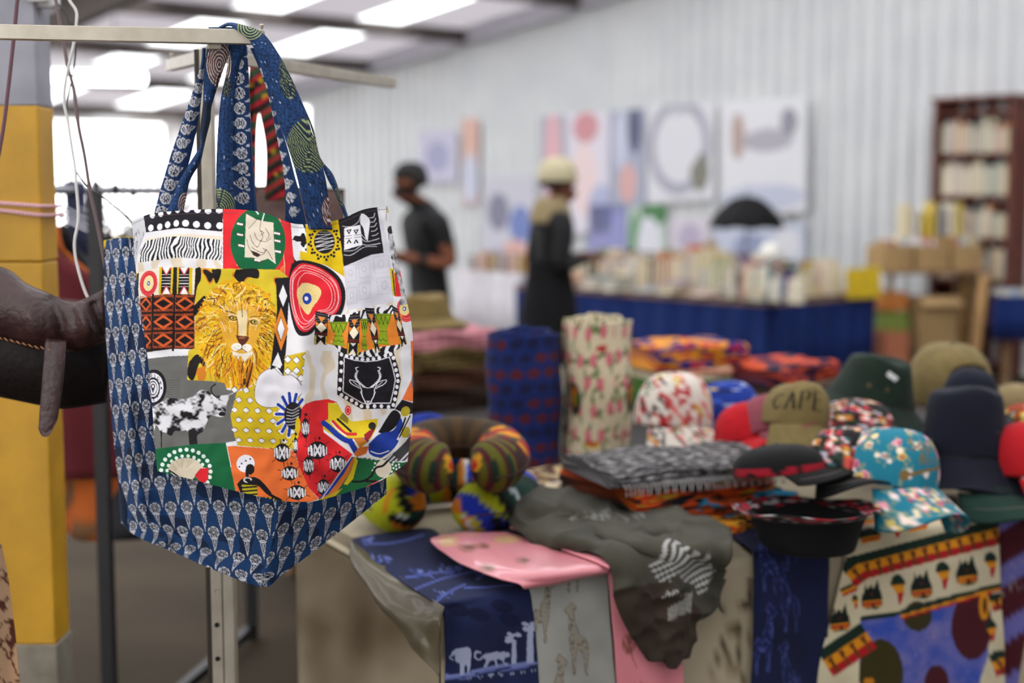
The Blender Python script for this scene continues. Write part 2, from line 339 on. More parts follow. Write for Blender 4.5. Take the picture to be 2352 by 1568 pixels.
# left flap, dotted band, zebra band
cv.poly(c3([(280, 190), (435, 150), (432, 270), (370, 420), (335, 640), (310, 720), (285, 560)]), 'c6c6ca')
for q in range(26):
    x = random.uniform(325, 410); y = random.uniform(230, 560); cv.line(c3([(x, y), (x - random.uniform(-6, 16), y + random.uniform(20, 70))]), .8, random.choice(['55545a', '8c8b90', '3a393e']))
cv.poly(c3([(285, 430), (320, 460), (330, 600), (300, 600)]), RE)
cv.poly(c3([(410, 150), (640, 70), (1050, 60), (1042, 275), (880, 262), (700, 245), (430, 282)]), '1e1a22')
for x, y in ((480, 145), (548, 133), (613, 114), (682, 102), (757, 98), (842, 102), (928, 110), (1018, 106)): cv.ell(*c3([(x, y)])[0], 7.6 if x > 700 else 5.6, 6.8, 'eceaee')
for x, y in ((468, 246), (540, 237), (603, 221), (672, 209), (747, 208), (835, 218), (925, 227), (1022, 228)): cv.ell(*c3([(x, y)])[0], 7.8 if x > 700 else 6, 7.6, 'f0eef0', .3 if x < 700 else 0)
cv.poly(c3([(420, 335), (560, 312), (700, 292), (1040, 312), (1040, 352), (700, 322), (420, 362)]), BE)
cv.poly(c3([(430, 350), (560, 322), (700, 312), (1037, 342), (1035, 506), (900, 496), (700, 482), (560, 498), (365, 524), (395, 420)]), zeb(.9, .16, .95, 3))
cv.poly(c3([(365, 524), (560, 498), (700, 482), (1035, 506), (1035, 580), (850, 566), (550, 560), (345, 608)]), wavy(.14, 5))
# red patch with the green medallion
cv.poly([(514, 470), (640, 486), (668, 505), (675, 612), (666, 642), (514, 622)], RE)
cv.line(c3([(1160, 480), (1160, 545), (1220, 552)]), 1.4, 'f2c9a0'); cv.poly(c3([(1162, 484), (1190, 500), (1220, 540), (1165, 540)]), OR)
cv.line(c4([(222, 165), (236, 300), (262, 560), (262, 615), (200, 608)]), 1.4, 'f2c9a0'); cv.poly(c4([(170, 135), (215, 150), (232, 240), (190, 180)]), OR); cv.poly(c4([(232, 560), (258, 540), (258, 610), (210, 606)]), OR)
cv.ell(593, 561, 62, 78, GR)
for x, y in c3([(1185, 215), (1185, 300), (1195, 388), (1330, 508)]) + c4([(200, 290), (203, 350), (207, 435), (42, 505)]):
    cv.ell(x, y, 10, 3.4, '6b1d1a', .25 if x < 600 else .1)
    for e in (-4.5, 0, 4.5): cv.ell(x + e, y + e * .2, 2.5, 2.5, 'f2f0f0')
for q in range(6): cv.ell(584 + q * 1.8, 484 + q * 2.6, 1.8, 1.8, 'f2f0f0'); cv.ell(607 - q * .8, 497 + q * 3, 1.6, 1.6, 'f2f0f0')
cv.poly([(566, 497), (590, 510), (606, 514), (628, 517), (629, 560), (633, 610), (616, 598), (600, 603), (583, 596), (563, 595)], BE)
for P in ([(572, 530), (582, 520), (594, 507), (600, 515), (597, 530), (604, 548), (600, 560)], [(575, 545), (580, 560), (592, 572), (600, 556)], [(585, 540), (592, 555), (610, 560), (622, 552)], [(578, 572), (590, 580), (605, 585), (612, 576), (606, 588), (590, 590)], [(610, 530), (618, 545), (612, 556)], [(604, 575), (615, 582), (626, 600)], [(568, 555), (572, 572), (580, 585)], [(598, 535), (606, 540), (600, 545)]):
    cv.line(P, 1.1, '3a2a24', 14)
cv.poly([(578, 580), (590, 584), (600, 590), (592, 595), (582, 590)], '3a2a24')
# target disc and woven bands
cv.poly(c3([(340, 608), (550, 560), (830, 566), (830, 778), (660, 776), (480, 786), (375, 812), (330, 820)]), 'eadfcb')
cv.poly(c3([(318, 640), (372, 605), (365, 805), (340, 815)]), BK); cv.line(c3([(352, 610), (350, 810)]), 2.4, YE)
for y in range(640, 800, 24): cv.line(c3([(322, y), (345, y - 8)]), 1, 'eeeeee')
for rx, ry, c in ((70, 102, 'd8353c'), (62, 92, 'e8555a'), (58, 86, 'd8353c'), (40, 63, 'ead9a0'), (12, 18, '2b3f90'), (5, 8, 'ffffff')): cv.ell(*c3([(450, 690)])[0], rx / 3.56, ry / 3.56, c, .15)
for x0, x1 in ((538, 655), (676, 803)):
    cv.poly(c3([(x0, 560), (x1, 566), (x1 - 3, 776), (x0 - 8, 780)]), YE); cv.poly(c3([(x0 + 20, 560), (x1 - 24, 564), (x1 - 30, 776), (x0 + 10, 778)]), BK)
    xm = (x0 + x1) / 2 - 4
    for y in range(620, 735, 24): cv.line(c3([(x0 + 18, y), (x1 - 30, y)]), 1.1, 'e8e6e6')
    for y, s in ((562, 1), (774, -1)):
        cv.poly(c3([(xm - 42, y), (xm + 42, y), (xm, y + 70 * s)]), 'c9413a'); cv.poly(c3([(xm - 30, y), (xm + 30, y), (xm, y + 55 * s)]), 'f0eeee')
cv.poly(c3([(650, 560), (680, 562), (676, 776), (640, 778)]), BK)
# brown diamond cloth
cv.poly(c3([(380, 815), (480, 786), (660, 776), (815, 780), (822, 1218), (640, 1216), (480, 1236), (385, 1252)]), '2a1410')
for xc, hw in ((428, 44), (568, 82), (742, 76)):
    for yc in (852, 1000, 1146):
        yy = yc + (6 if xc < 500 else 0)
        cv.diamond(*c3([(xc, yy)])[0], hw / 3.56, 17, 'd85f2c'); cv.diamond(*c3([(xc, yy)])[0], hw / 3.56 * .68, 9.6, '1a0f10')
        for dy in (-62, -52, 50, 60): cv.line(c3([(xc - hw, yy + dy), (xc + hw, yy + dy - 4)]), 1.4, 'c2552a')
        for e in (-1, 1): cv.line(c3([(xc + e * hw, yy - 62), (xc + e * hw - 3, yy + 62)]), 1.5, 'a8482a')
for x in (480, 652): cv.line(c3([(x + 6, 780), (x - 6, 1232)]), 4.4, '16100f')
cv.poly(c3([(385, 1254), (820, 1220), (780, 1275), (390, 1312)]), 'e9e7ea')
# lion patch
cv.poly([(452, 619), (640, 623), (662, 640), (640, 800), (600, 880), (500, 876), (433, 872), (436, 805), (450, 800)], lambda X, Y: np.where((noise2(X, Y, .07, 21, 2) > .62)[..., None], lin('1c1614'), np.where((noise2(X, Y, .07, 21, 2) > .45)[..., None], lin('d98324'), lin('d8bd2c'))))
for P in ([(826, 570), (868, 566), (870, 660), (840, 720), (815, 860)], [(955, 580), (1030, 580), (1020, 650), (990, 690)], [(1150, 580), (1320, 575), (1330, 650), (1240, 640), (1200, 690), (1140, 640)], [(812, 870), (900, 790), (900, 880), (815, 950)], [(775, 1320), (840, 1260), (920, 1330), (900, 1380), (860, 1330), (810, 1465), (760, 1420)]):
    cv.poly(c3(P), '1c1614', 40)
cv.poly(c3([(840, 1370), (910, 1360), (905, 1460), (850, 1470)]), 'd98324', 30)
LX, LY = 546, 752
mane = []
for q in range(72):
    a = q / 72 * 2 * math.pi; dx, dy = math.cos(a), math.sin(a); r = 1 / math.hypot(dx / 92, dy / (108 if dy < 0 else 138)); mane.append((LX + dx * r * random.uniform(.92, 1.05), LY + dy * r * random.uniform(.92, 1.05)))
cv.poly(mane, 'e0a818')
LC = ['f0c21c', 'e9b214', 'd98a1c', 'c9701a', '2a1a12', '2a1a12', '8a4a16', 'f3d65a', 'e3a012', '2a1a12', 'eebf20', 'f5e2a0']
for q in range(640):
    a = random.uniform(0, 2 * math.pi); dx, dy = math.cos(a), math.sin(a); R = 1 / math.hypot(dx / 92, dy / (108 if dy < 0 else 140))
    r0 = random.uniform(.38, .85); r1 = min(1.02, r0 + random.uniform(.15, .32)); sw = random.uniform(-.16, .16); lk = random.choice(LC)
    P = []
    for t in (0, .5, 1):
        r = (r0 + (r1 - r0) * t) * R; aa = a + sw * t * (1.5 if dy < .2 else .5) + .05 * math.sin(6 * t + q); P.append((LX + math.cos(aa) * r, LY + math.sin(aa) * r + 8 * t * t))
    cv.line(P, random.uniform(1., 3.2) if lk != '2a1a12' else random.uniform(.8, 1.5), lk, 7)
cv.poly([(505, 742), (516, 712), (538, 700), (560, 698), (582, 706), (598, 726), (600, 752), (590, 782), (578, 806), (556, 818), (534, 808), (518, 782)], 'e5ab35', 40)
for q in range(60):
    x = random.uniform(512, 594); y = random.uniform(704, 770); cv.line([(x, y), (x + (x - 556) * .12, y - random.uniform(6, 16))], 1.3, random.choice(['f3d79a', 'c98426', 'f0c65a', 'b0661e', 'efe2c8']))
cv.poly([(546, 716), (568, 718), (566, 772), (572, 782), (548, 782), (550, 765)], 'efd9a8', 30); cv.line([(556, 700), (558, 730)], 1.4, '3a2414'); cv.line([(520, 716), (540, 722), (547, 745), (546, 772)], 1.6, '3a2414', 12); cv.line([(598, 728), (578, 730), (571, 748), (570, 772)], 1.6, '3a2414', 12)
for ex, ey in ((536, 732), (584, 741)):
    cv.ell(ex, ey, 9, 5, '2a1a12', .25); cv.ell(ex + 1, ey, 6.5, 3.4, 'cbb35a', .2); cv.ell(ex + 1.5, ey - .5, 2.2, 2.4, '120c08'); cv.line([(ex - 11, ey - 6), (ex, ey - 9), (ex + 11, ey - 4)], 2, 'f2e6cc', 8); cv.line([(ex - 8, ey + 7), (ex + 8, ey + 8)], 1.3, 'efd9a8')
cv.poly([(543, 771), (572, 774), (566, 788), (558, 793), (550, 787)], '5a2c1c', 24); cv.ell(557, 776, 8, 3, '9a5a3a')
cv.ell(545, 797, 12, 9, 'f3ecdf'); cv.ell(568, 799, 11, 9, 'f3ecdf'); cv.line([(557, 790), (556, 800), (546, 806)], 1.6, '2a1a12', 8); cv.line([(556, 800), (567, 808)], 1.6, '2a1a12')
for q in range(14): cv.ell(random.uniform(538, 576), random.uniform(793, 802), .8, .8, '3a2414')
cv.poly([(534, 806), (556, 812), (580, 808), (574, 824), (556, 828), (540, 822)], 'f0e6d2', 24)
for q in range(120):
    x = random.uniform(-26, 30); y0 = random.uniform(816, 850); f = random.uniform(.3, 1); y1 = y0 + f * (893 - y0); cv.line([(556 + x, y0), (555 + x * .85, (y0 + y1) / 2), (554 + x * .6, y1)], random.uniform(1.2, 3), random.choice(['c9701a', 'e08a1e', '2a1a12', 'f0b21c', 'a8561a', 'e9b214', '5a2e14']), 7)
# grey patch: postmark and bull
cv.poly(c5([(400, 168), (640, 142), (806, 135), (795, 340), (1000, 350), (1110, 365), (1130, 420), (1215, 440), (1160, 640), (1205, 862), (870, 890), (500, 922), (440, 560)]), '6c6b67')
for q in range(9): cv.line(c5([(625, 340 + q * 20), (690, 345 + q * 19), (735, 318 + q * 19)]), .9, '4a4946', 8)
bx5, by5 = c5([(512, 405)])[0]
cv.ell(bx5, by5, 29.5, 41, BK, .06); cv.ell(bx5 - 1, by5, 23.5, 33, 'e9e5ee', .06); cv.ring(bx5 - 1, by5 + 1, 14.5, 22, 3, BK); cv.ring(bx5 - 1, by5 + 1, 9, 15, 1.5, BK); cv.ell(bx5 - 1, by5 - 3, 5, 6, BK); cv.poly([(bx5 - 5, by5), (bx5 + 3, by5), (bx5 - 1, by5 + 13)], BK); cv.ell(bx5 - 1, by5 - 3, 2.4, 3.4, 'e9e5ee')
for q, ch in enumerate('AFRICA'):
    a = math.radians(-158 + q * 27); cv.text(ch, bx5 - 3.4 + 18.5 * math.cos(a), by5 - 3.5 + 27 * math.sin(a), 4.4, 6.5, 1.3, BK)
for q, ch in enumerate('POST'):
    a = math.radians(140 - q * 28); cv.text(ch, bx5 - 3 + 18.5 * math.cos(a), by5 - 3 + 27.5 * math.sin(a), 4, 6, 1.2, BK)
for e in (-1, 1): cv.ell(bx5 - 1 + e * 19, by5 + 1, 2, 2.6, BK)
bull = lambda X, Y: rgb(np.clip(.5 + 1.6 * (noise2(X, Y, .13, 44, 3) + .12 + np.clip((Y - 985) / 60, -.3, .6)), 0, 1), 'e6e4e8', '1f1c1e')
cv.poly(c5([(490, 600), (520, 560), (570, 530), (640, 492), (770, 500), (860, 470), (900, 430), (960, 425), (1020, 470), (1080, 470), (1150, 470), (1130, 540), (1110, 640), (1060, 650), (1000, 640), (960, 700), (930, 770), (880, 810), (880, 885), (820, 890), (800, 770), (740, 770), (690, 770), (660, 810), (590, 780), (585, 900), (575, 905), (570, 780), (530, 720), (515, 860), (503, 860), (500, 780)]), bull, 120)
cv.line(c5([(1050, 490), (1005, 450), (1000, 405), (1035, 375)]), 3, BK, 14); cv.line(c5([(1140, 470), (1200, 440), (1210, 425)]), 1.6, 'd8d4d8', 8)
cv.ell(*c5([(1090, 625)])[0], 8, 5, BK); cv.line(c5([(505, 640), (500, 760), (515, 830)]), 2, 'e6e4e8')
# yellow with white diamonds, white cloud
cv.poly(c5([(1215, 440), (1290, 420), (1500, 330), (1720, 330), (1800, 800), (1700, 920), (1490, 915), (1215, 890), (1205, 860), (1160, 640)]), 'd6b81c')
for r_ in range(8):
    for q in range(8):
        x, y = c5([(1215 + q * 97 + (r_ % 2) * 34 - 20, 425 + r_ * 84 + q * 3)])[0]
        if y < 880 and x < 560: continue
        cv.poly([(x - 9, y - 2), (x + 1, y - 9 + r_ * .4), (x + 9, y + 1), (x - 1, y + 8 - r_ * .3)], '5c3a12'); cv.poly([(x - 7.4, y - 1.7), (x + .8, y - 7.3 + r_ * .4), (x + 7.4, y + .8), (x - .8, y + 6.5 - r_ * .3)], 'efedf0')
cv.poly(c6([(0, 905), (350, 935), (390, 1050), (480, 1250), (560, 1340), (450, 1380), (0, 1330), (-300, 1290), (-80, 900)]), OR)
cv.poly([(523, 1018), (580, 1023), (585, 1150), (545, 1130), (536, 1080)], OR)
cl6 = [(18, 420), (60, 300), (170, 238), (255, 300), (335, 298), (412, 372), (424, 450), (300, 545), (120, 572), (30, 520)]
cv.poly(c6(cl6), '40222a', 60); cv.poly([(620 + (x - 620) * .975, 890 + (y - 890) * .975) for x, y in c6(cl6)], 'e5e2e7', 60)
# black column of diamonds, spotted strip, yellow sun patch
cv.poly(c4([(190, 648), (305, 640), (290, 900), (278, 1150), (265, 1300), (252, 1432), (200, 1360), (145, 1385), (172, 1150), (200, 900)]), BK)
cv.diamond(*c4([(248, 790)])[0], 9.5, 25, 'eceaea'); cv.diamond(*c4([(232, 1056)])[0], 16.5, 49, 'e0832c'); cv.diamond(*c4([(230, 1056)])[0], 9.5, 28, BK); cv.diamond(*c4([(231, 1055)])[0], 8.2, 25, 'eceaea'); cv.poly(c4([(208, 1245), (240, 1340), (225, 1372), (158, 1345)]), 'eceaea')
cv.poly(c4([(262, 1275), (440, 1235), (428, 1500), (330, 1400), (255, 1430)]), 'd6b81c')
for x, y in ((285, 1300), (355, 1306), (285, 1395), (355, 1390), (392, 1450), (428, 1280), (425, 1370)): px_, py_ = c4([(x, y)])[0]; cv.diamond(px_, py_, 9.6, 9.6, '5c3a12'); cv.diamond(px_, py_, 7.8, 7.8, 'efedf0')
cv.poly(c4([(308, 180), (440, 222), (440, 430), (385, 440), (340, 545), (325, 400)]), spots(.25, 9, 'ecebec', BK, .12))
cv.poly(c4([(428, 222), (695, 165), (745, 640), (600, 548), (480, 515), (385, 500), (384, 432), (440, 442)]), 'd9b80f')
sx4, sy4 = c4([(580, 358)])[0]
for q in range(24):
    a = q / 24 * 2 * math.pi
    cv.ell(sx4 + 31 * math.cos(a), sy4 + 34 * math.sin(a), 2.8, 2.9, BK); a += .13
    if q % 1 == 0: cv.ell(sx4 + 36 * math.cos(a) * .98, sy4 + 40.5 * math.sin(a), 3.1, 3.2, BK) if q % 2 else None
cv.ell(sx4, sy4, 23.5, 26.3, BK)
zz = [(-18, -16), (16, -18), (-22, -6), (20, -10), (-21, 1), (22, -2), (-20, 12), (21, 6), (-14, 20), (18, 14)]
cv.line([(sx4 + x, sy4 + y) for x, y in zz], 1.1, 'e5e2e2'); cv.line([(sx4 - 20, sy4 + 10), (sx4 + 20, sy4 - 4)], 1, 'e5e2e2'); cv.line([(sx4 - 10, sy4 - 22), (sx4 + 14, sy4 - 22)], 1, 'e5e2e2')
# black map patch, lilac panel
cv.poly(c4([(690, 168), (780, 140), (880, 70), (1010, 40), (1140, 560), (1156, 835), (900, 884), (768, 905), (735, 555)]), 'd3d0d7')
cv.poly(c4([(690, 168), (780, 148), (880, 84), (1000, 52), (1057, 446), (960, 460), (735, 556)]), BK)
cv.poly(c4([(742, 246), (868, 222), (886, 380), (738, 424)]), 'e8e5e8')
for x in (778, 835):
    for y, s in ((262, 1), (372, -1)):
        cv.poly(c4([(x - 22, y), (x + 22, y - 6), (x, y + 38 * s)]), BK); cv.poly(c4([(x - 8, y + 5 * s), (x + 8, y + 3 * s), (x, y + 20 * s)]), 'e8e5e8')
for y in (306, 326): cv.line(c4([(748, y + 8), (800, y)]), 1, BK); cv.line(c4([(820, y - 2), (872, y - 8)]), 1, BK)
cv.poly(c4([(875, 130), (905, 138), (945, 182), (940, 255), (926, 348), (906, 310), (892, 245), (868, 205)]), 'e8e5e8', 40)
for q in range(7): cv.line(c4([(940 + q * 6, 165 + q * 36), (975 + q * 4, 160 + q * 36), (985 + q * 7, 128 + q * 40)]), 1.7, 'bdbabd', 8)
for P in ([(725, 232), (790, 235), (850, 200), (870, 150)], [(740, 430), (820, 425), (885, 380), (925, 385), (1030, 370)], [(735, 462), (800, 462), (900, 400), (1000, 395)], [(740, 255), (690 + 50, 300)], [(880, 300), (905, 330), (930, 350)], [(880, 330), (900, 350), (935, 355), (1020, 330)]): cv.line(c4(P), 1.6, 'bdbabd', 14)
for x, y in ((790, 605), (900, 575), (1035, 535), (800, 785), (903, 745), (1063, 705)):
    w = 45 if x < 1000 else 62; cv.line(c4([(x - w, y - 55), (x + w, y - 70), (x + w, y + 62), (x - w * .8, y + 75), (x - w, y - 55)]), .9, 'b9b5c0'); cv.ring(*c4([(x, y)])[0], w * .1, w * .125 + 1, .9, 'b4b0bb')
cv.poly(c4([(768, 905), (900, 884), (1156, 832), (1160, 862), (980, 880), (800, 935), (745, 945)]), wavy(.2, 8))
# side: elephant leg, red disc
cv.poly(c4([(1078, 40), (1110, 60), (1130, 240), (1250, 700), (1330, 1000), (1330, 1300), (1140, 880)]), 'e6e2e0')
cv.poly(c4([(1085, 55), (1112, 70), (1116, 135), (1082, 120)]), YE); cv.line(c4([(1015, 50), (1080, 60), (1078, 180)]), 1, BK)
cv.poly(c4([(1140, 610), (1212, 548), (1290, 800), (1145, 795)]), RE); cv.poly(c4([(1104, 568), (1140, 580), (1155, 792), (1130, 790)]), YE); cv.line(c4([(1128, 590), (1148, 785)]), 2.6, BK)
for rx, ry, c in ((20.5, 28, 'dd2a33'), (18.6, 25, 'ee7c80'), (17.6, 24, 'dd2a33'), (15, 20.5, 'f0a0a0'), (14, 19.4, 'dd2a33')): cv.ell(927, 713, rx, ry, c, -.15)
cv.ell(924, 712, 11.5, 14, 'e3cf86'); cv.ell(923.5, 711, 4.2, 5.2, '24409a'); cv.ell(923, 711, 1.8, 2.2, 'ffffff')
leg = c4([(1085, 235), (1145, 232), (1170, 340), (1200, 480), (1185, 600), (1215, 700), (1255, 830), (1230, 860), (1182, 858), (1195, 790), (1170, 660), (1130, 540), (1105, 420)])
cv.poly(leg, lambda X, Y: rgb(np.clip(.35 + .55 * noise2(X, Y, .25, 12, 3), 0, 1), 'd2d0d2', '3a383a'), 60); cv.ell(*c4([(1112, 262)])[0], 7, 9, '2a282a')
for q in range(30):
    i = random.randrange(len(leg)); x = random.uniform(1120, 1190); y = random.uniform(260, 640); cv.line(c4([(x, y), (x + 14, y + 50)]), .8, random.choice(['222022', '5a585a']))
# red organic target
cv.poly(c4([(318, 532), (380, 505), (480, 515), (600, 558), (700, 640), (747, 750), (742, 862), (705, 950), (640, 948), (540, 1012), (480, 1090), (420, 1112), (368, 1100), (330, 1020), (295, 850), (288, 680)]), BK, 90)
redp = [(330, 582), (390, 532), (480, 542), (590, 590), (680, 672), (716, 780), (704, 880), (650, 945), (550, 962), (486, 1040), (430, 1080), (372, 1050), (330, 950), (304, 800), (304, 650)]
cv.poly(c4(redp), 'dc2430', 90)
for f, o in ((.9, 4), (.82, -6), (.66, 8), (.93, -8)):
    P = [(470 + (x - 470) * f + o, 790 + (y - 790) * f * (1 + o / 120)) for x, y in redp]; cv.line(c4(P + P[:1]), 1.2, 'f2c4c4', 90)
cv.poly(c4([(400, 690), (450, 688), (530, 718), (556, 762), (530, 825), (492, 872), (452, 940), (412, 905), (370, 830), (361, 750)]), 'e6cf8e', 60)
for q in range(18): a = q / 18 * 6.283; cv.line([(703.5 + 13 * math.cos(a), 688 + 16 * math.sin(a)), (704 + 21 * math.cos(a), 689 + 26 * math.sin(a))], .9, 'd9b53a')
cv.ell(703.8, 688, 10.4, 13, '20409c'); cv.ell(702.2, 688, 4.2, 4.8, 'f0f0f4')
# drums
cv.poly(c4([(605, 985), (1140, 925), (1200, 945), (1215, 1180), (1030, 1240), (860, 1260), (740, 1212), (600, 1172)]), 'e5852c')
cv.poly(c4([(605, 945), (760, 940), (900, 900), (1140, 862), (1160, 930), (985, 960), (780, 1000), (620, 1000)]), zeb(.8, .5, .42, 7)); cv.poly(c4([(625, 1150), (740, 1210), (860, 1245), (1030, 1200), (1250, 1170), (1262, 1205), (1040, 1270), (860, 1290), (720, 1250)]), zeb(.9, .1, .4, 2))
for P in ([(508, 912), (612, 935), (600, 1184), (498, 1180)], [(784, 940), (868, 928), (856, 1268), (758, 1256)], [(905, 885), (980, 890), (1030, 1240), (988, 1252)], [(1122, 866), (1172, 895), (1252, 1198), (1198, 1208)]):
    P = np.array(P, float); cv.poly(c4(P), BK); bl = lambda u, v: (1 - v) * ((1 - u) * P[0] + u * P[1]) + v * ((1 - u) * P[3] + u * P[2])
    for v in (.06, .13, .2, .27): cv.line(c4([bl(.05, v), bl(.95, v)]), .8, '8a8080')
    cv.poly(c4([bl(.2, .14), bl(.8, .14), bl(.5, .3)]), 'd98434'); cv.poly(c4([bl(.08, .46), bl(.5, .3), bl(.92, .46), bl(.5, .62)]), 'e9dcc0'); cv.poly(c4([bl(.05, .3), bl(.3, .36), bl(.05, .44)]), 'e5852c'); cv.poly(c4([bl(.95, .3), bl(.7, .36), bl(.95, .44)]), 'e5852c')
    cv.poly(c4([bl(0, .62), bl(1, .62), bl(1, .7), bl(0, .7)]), '5a2018')
    for u in (.04, .88): cv.poly(c4([bl(u, .72), bl(u + .1, .72), bl(u + .1, 1), bl(u, 1)]), 'd2b01a')
    cv.poly(c4([bl(.2, 1), bl(.5, .86), bl(.8, 1)]), 'eadccc'); cv.poly(c4([bl(.25, .72), bl(.75, .72), bl(.5, .8)]), 'e8e0e0')
for x0, x1, yt, yb, wq in ((622, 766, 998, 1195, .5), (870, 934, 972, 1228, .55), (986, 1120, 932, 1186, .55)):
    xm = (x0 + x1) / 2; w = (x1 - x0) / 2; ym = yt + (yb - yt) * .52
    D4 = [(x0, yt), (x1, yt), (xm + w * .8, yt + 60), (xm + w * .38, ym), (xm + w * .62, yb - 25), (xm + w * .75, yb), (xm - w * .75, yb - 12), (xm - w * .62, yb - 40), (xm - w * .38, ym), (xm - w * .8, yt + 60)]
    cv.poly(c4(D4), '6a7a10'); cv.poly([(lambda p, c: (c[0] + (p[0] - c[0]) * .93, c[1] + (p[1] - c[1]) * .96))(p, c4([(xm, ym)])[0]) for p in c4(D4)], '8ba31a')
    cv.line(c4([(xm - w * .85, yt + 22), (xm - w * .5, yt + 85), (xm - w * .25, yt + 22), (xm, yt + 88), (xm + w * .25, yt + 22), (xm + w * .5, yt + 85), (xm + w * .85, yt + 22)]), 1.2, '2c3408'); cv.line(c4([(x0, yt + 14), (x1, yt + 14)]), 1.2, '2c3408')
    cv.line(c4([(xm - w * .6, yb - 55), (xm - w * .3, yb - 35), (xm, yb - 52), (xm + w * .3, yb - 32), (xm + w * .6, yb - 45)]), 1.2, '2c3408'); cv.line(c4([(xm - w * .5, ym + 10), (xm + w * .5, ym + 12)]), 1.1, '2c3408')
# wavy cream panel, antelope stamp
cv.poly(c6([(450, 90), (720, 100), (715, 470), (740, 500), (640, 505), (480, 525), (425, 560), (415, 400), (440, 200)]), wavy(.17, 30)); cv.poly(c6([(1190, 105), (1330, 20), (1345, 330), (1190, 580), (1250, 330)]), wavy(.12, 31))
cv.poly(c6([(720, 460), (920, 580), (1200, 575), (1060, 665), (840, 690), (720, 540)]), wavy(.16, 32))
stamp = [(726, 104), (835, 138), (950, 152), (1070, 140), (1190, 104), (1225, 220), (1252, 335), (1230, 460), (1200, 582), (1060, 582), (920, 586), (815, 525), (714, 462), (722, 280)]
cv.poly(c6(stamp), '17141a')
S = spl(np.array(c6(stamp + stamp[:1])), 33)[:-1]; cm = S.mean(0)
for q, p in enumerate(S): p = cm + (p - cm) * .905; cv.ell(p[0], p[1], 4, 4.6, 'efecf0')
inn = [(cm[0] + (x - cm[0]) * .82, cm[1] + (y - cm[1]) * .81) for x, y in c6(stamp + stamp[:1])]; cv.line(inn, 2.2, 'dcd6de')
IV = 'efe9f0'
for sgn in (-1, 1):
    fx = lambda x: 975 + sgn * (x - 975)
    for q in range(15):
        t = q / 14; x = 1008 + 75 * math.sin(t * 2.2) - 8 * t; y = 395 - 135 * t; w = 17 * (1 - t * .75); cv.line(c6([(fx(x - w * (1 - .2 * t)), y + 8), (fx(x + w), y - 5 + 6 * t)]), 1.7, IV)
    cv.line(c6([(fx(1070), 262), (fx(1080), 240), (fx(1058), 232)]), 1.8, IV)
    cv.line(c6([(fx(1035), 410), (fx(1060), 360), (fx(1130), 340), (fx(1110), 375), (fx(1040), 412)]), 1.8, IV, 16); cv.line(c6([(fx(1050), 395), (fx(1100), 355)]), 1.2, IV)
    cv.line(c6([(fx(1030), 415), (fx(1025), 470), (fx(1000), 520), (fx(985), 545)]), 2.2, IV, 12); cv.line(c6([(fx(1040), 440), (fx(1010), 500)]), 1.2, IV)
cv.line(c6([(945, 520), (960, 545), (990, 545), (1005, 520)]), 2, IV); cv.line(c6([(930, 400), (975, 408), (1022, 400)]), 1.2, IV); cv.poly(c6([(958, 515), (992, 515), (975, 535)]), IV)
# black swirl with blue rays
for a in range(100, 345, 27):
    t = math.radians(a); x, y = c6([(330, 630)])[0]; ca, sa = math.cos(t), math.sin(t); cv.line([(x + 19 * ca, y + 26 * sa), (x + 36 * ca, y + 50 * sa)], 10, 'e5e2e7'); cv.line([(x + 17 * ca, y + 24 * sa), (x + 34 * ca, y + 48 * sa)], 7, BL)
cv.ell(*c6([(345, 640)])[0], 20, 31, BK)
for q in range(6): cv.line(c6([(290, 580 + q * 28), (340, 595 + q * 24), (395, 565 + q * 26)]), 1.1, 'dddada', 10)
# red corner with beetles
cv.poly(c6([(420, 570), (450, 540), (520, 515), (640, 500), (722, 528), (640, 540), (640, 670), (590, 690), (602, 780), (720, 870), (845, 965), (735, 1110), (570, 1345), (480, 1250), (390, 1050), (366, 950), (400, 740)]), 'd9262b')
for x, y, rx, ry in ((550, 932, 82, 76), (722, 1045, 72, 72), (600, 1240, 50, 68), (475, 1060, 46, 80), (448, 745, 32, 84), (252, 952, 70, 78), (316, 1124, 72, 60), (376, 1285, 78, 62), (365, 890, 20, 70)):
    X, Y = c6([(x, y)])[0]; rx /= 3.73; ry /= 3.73
    for a in range(20, 380, 60): t = math.radians(a); cv.line([(X, Y), (X + rx * 1.5 * math.cos(t), Y + ry * 1.5 * math.sin(t))], 1.5, BK)
    cv.ell(X + rx * .2, Y - ry * 1.35, 2.6, 3.2, BK); cv.ell(X, Y, rx, ry, BK)
    for e in (-.62, .62): cv.line([(X + e * rx - 1, Y - ry * .45), (X + e * rx + 1, Y + ry * .5)], rx * .24, 'e6e3e6')
    cv.line([(X - rx * .3, Y - ry * .6), (X + rx * .3, Y + ry * .6)], rx * .2, 'e6e3e6'); cv.line([(X + rx * .3, Y - ry * .6), (X - rx * .3, Y + ry * .6)], rx * .2, 'e6e3e6')
    for e in (-.9, -.35, .35, .9): cv.line([(X + e * rx, Y - ry * .35), (X + e * rx, Y + ry * .4)], rx * .12, 'e6e3e6')
cv.ell(*c6([(385, 720)])[0], 6, 18, 'd8b81a')
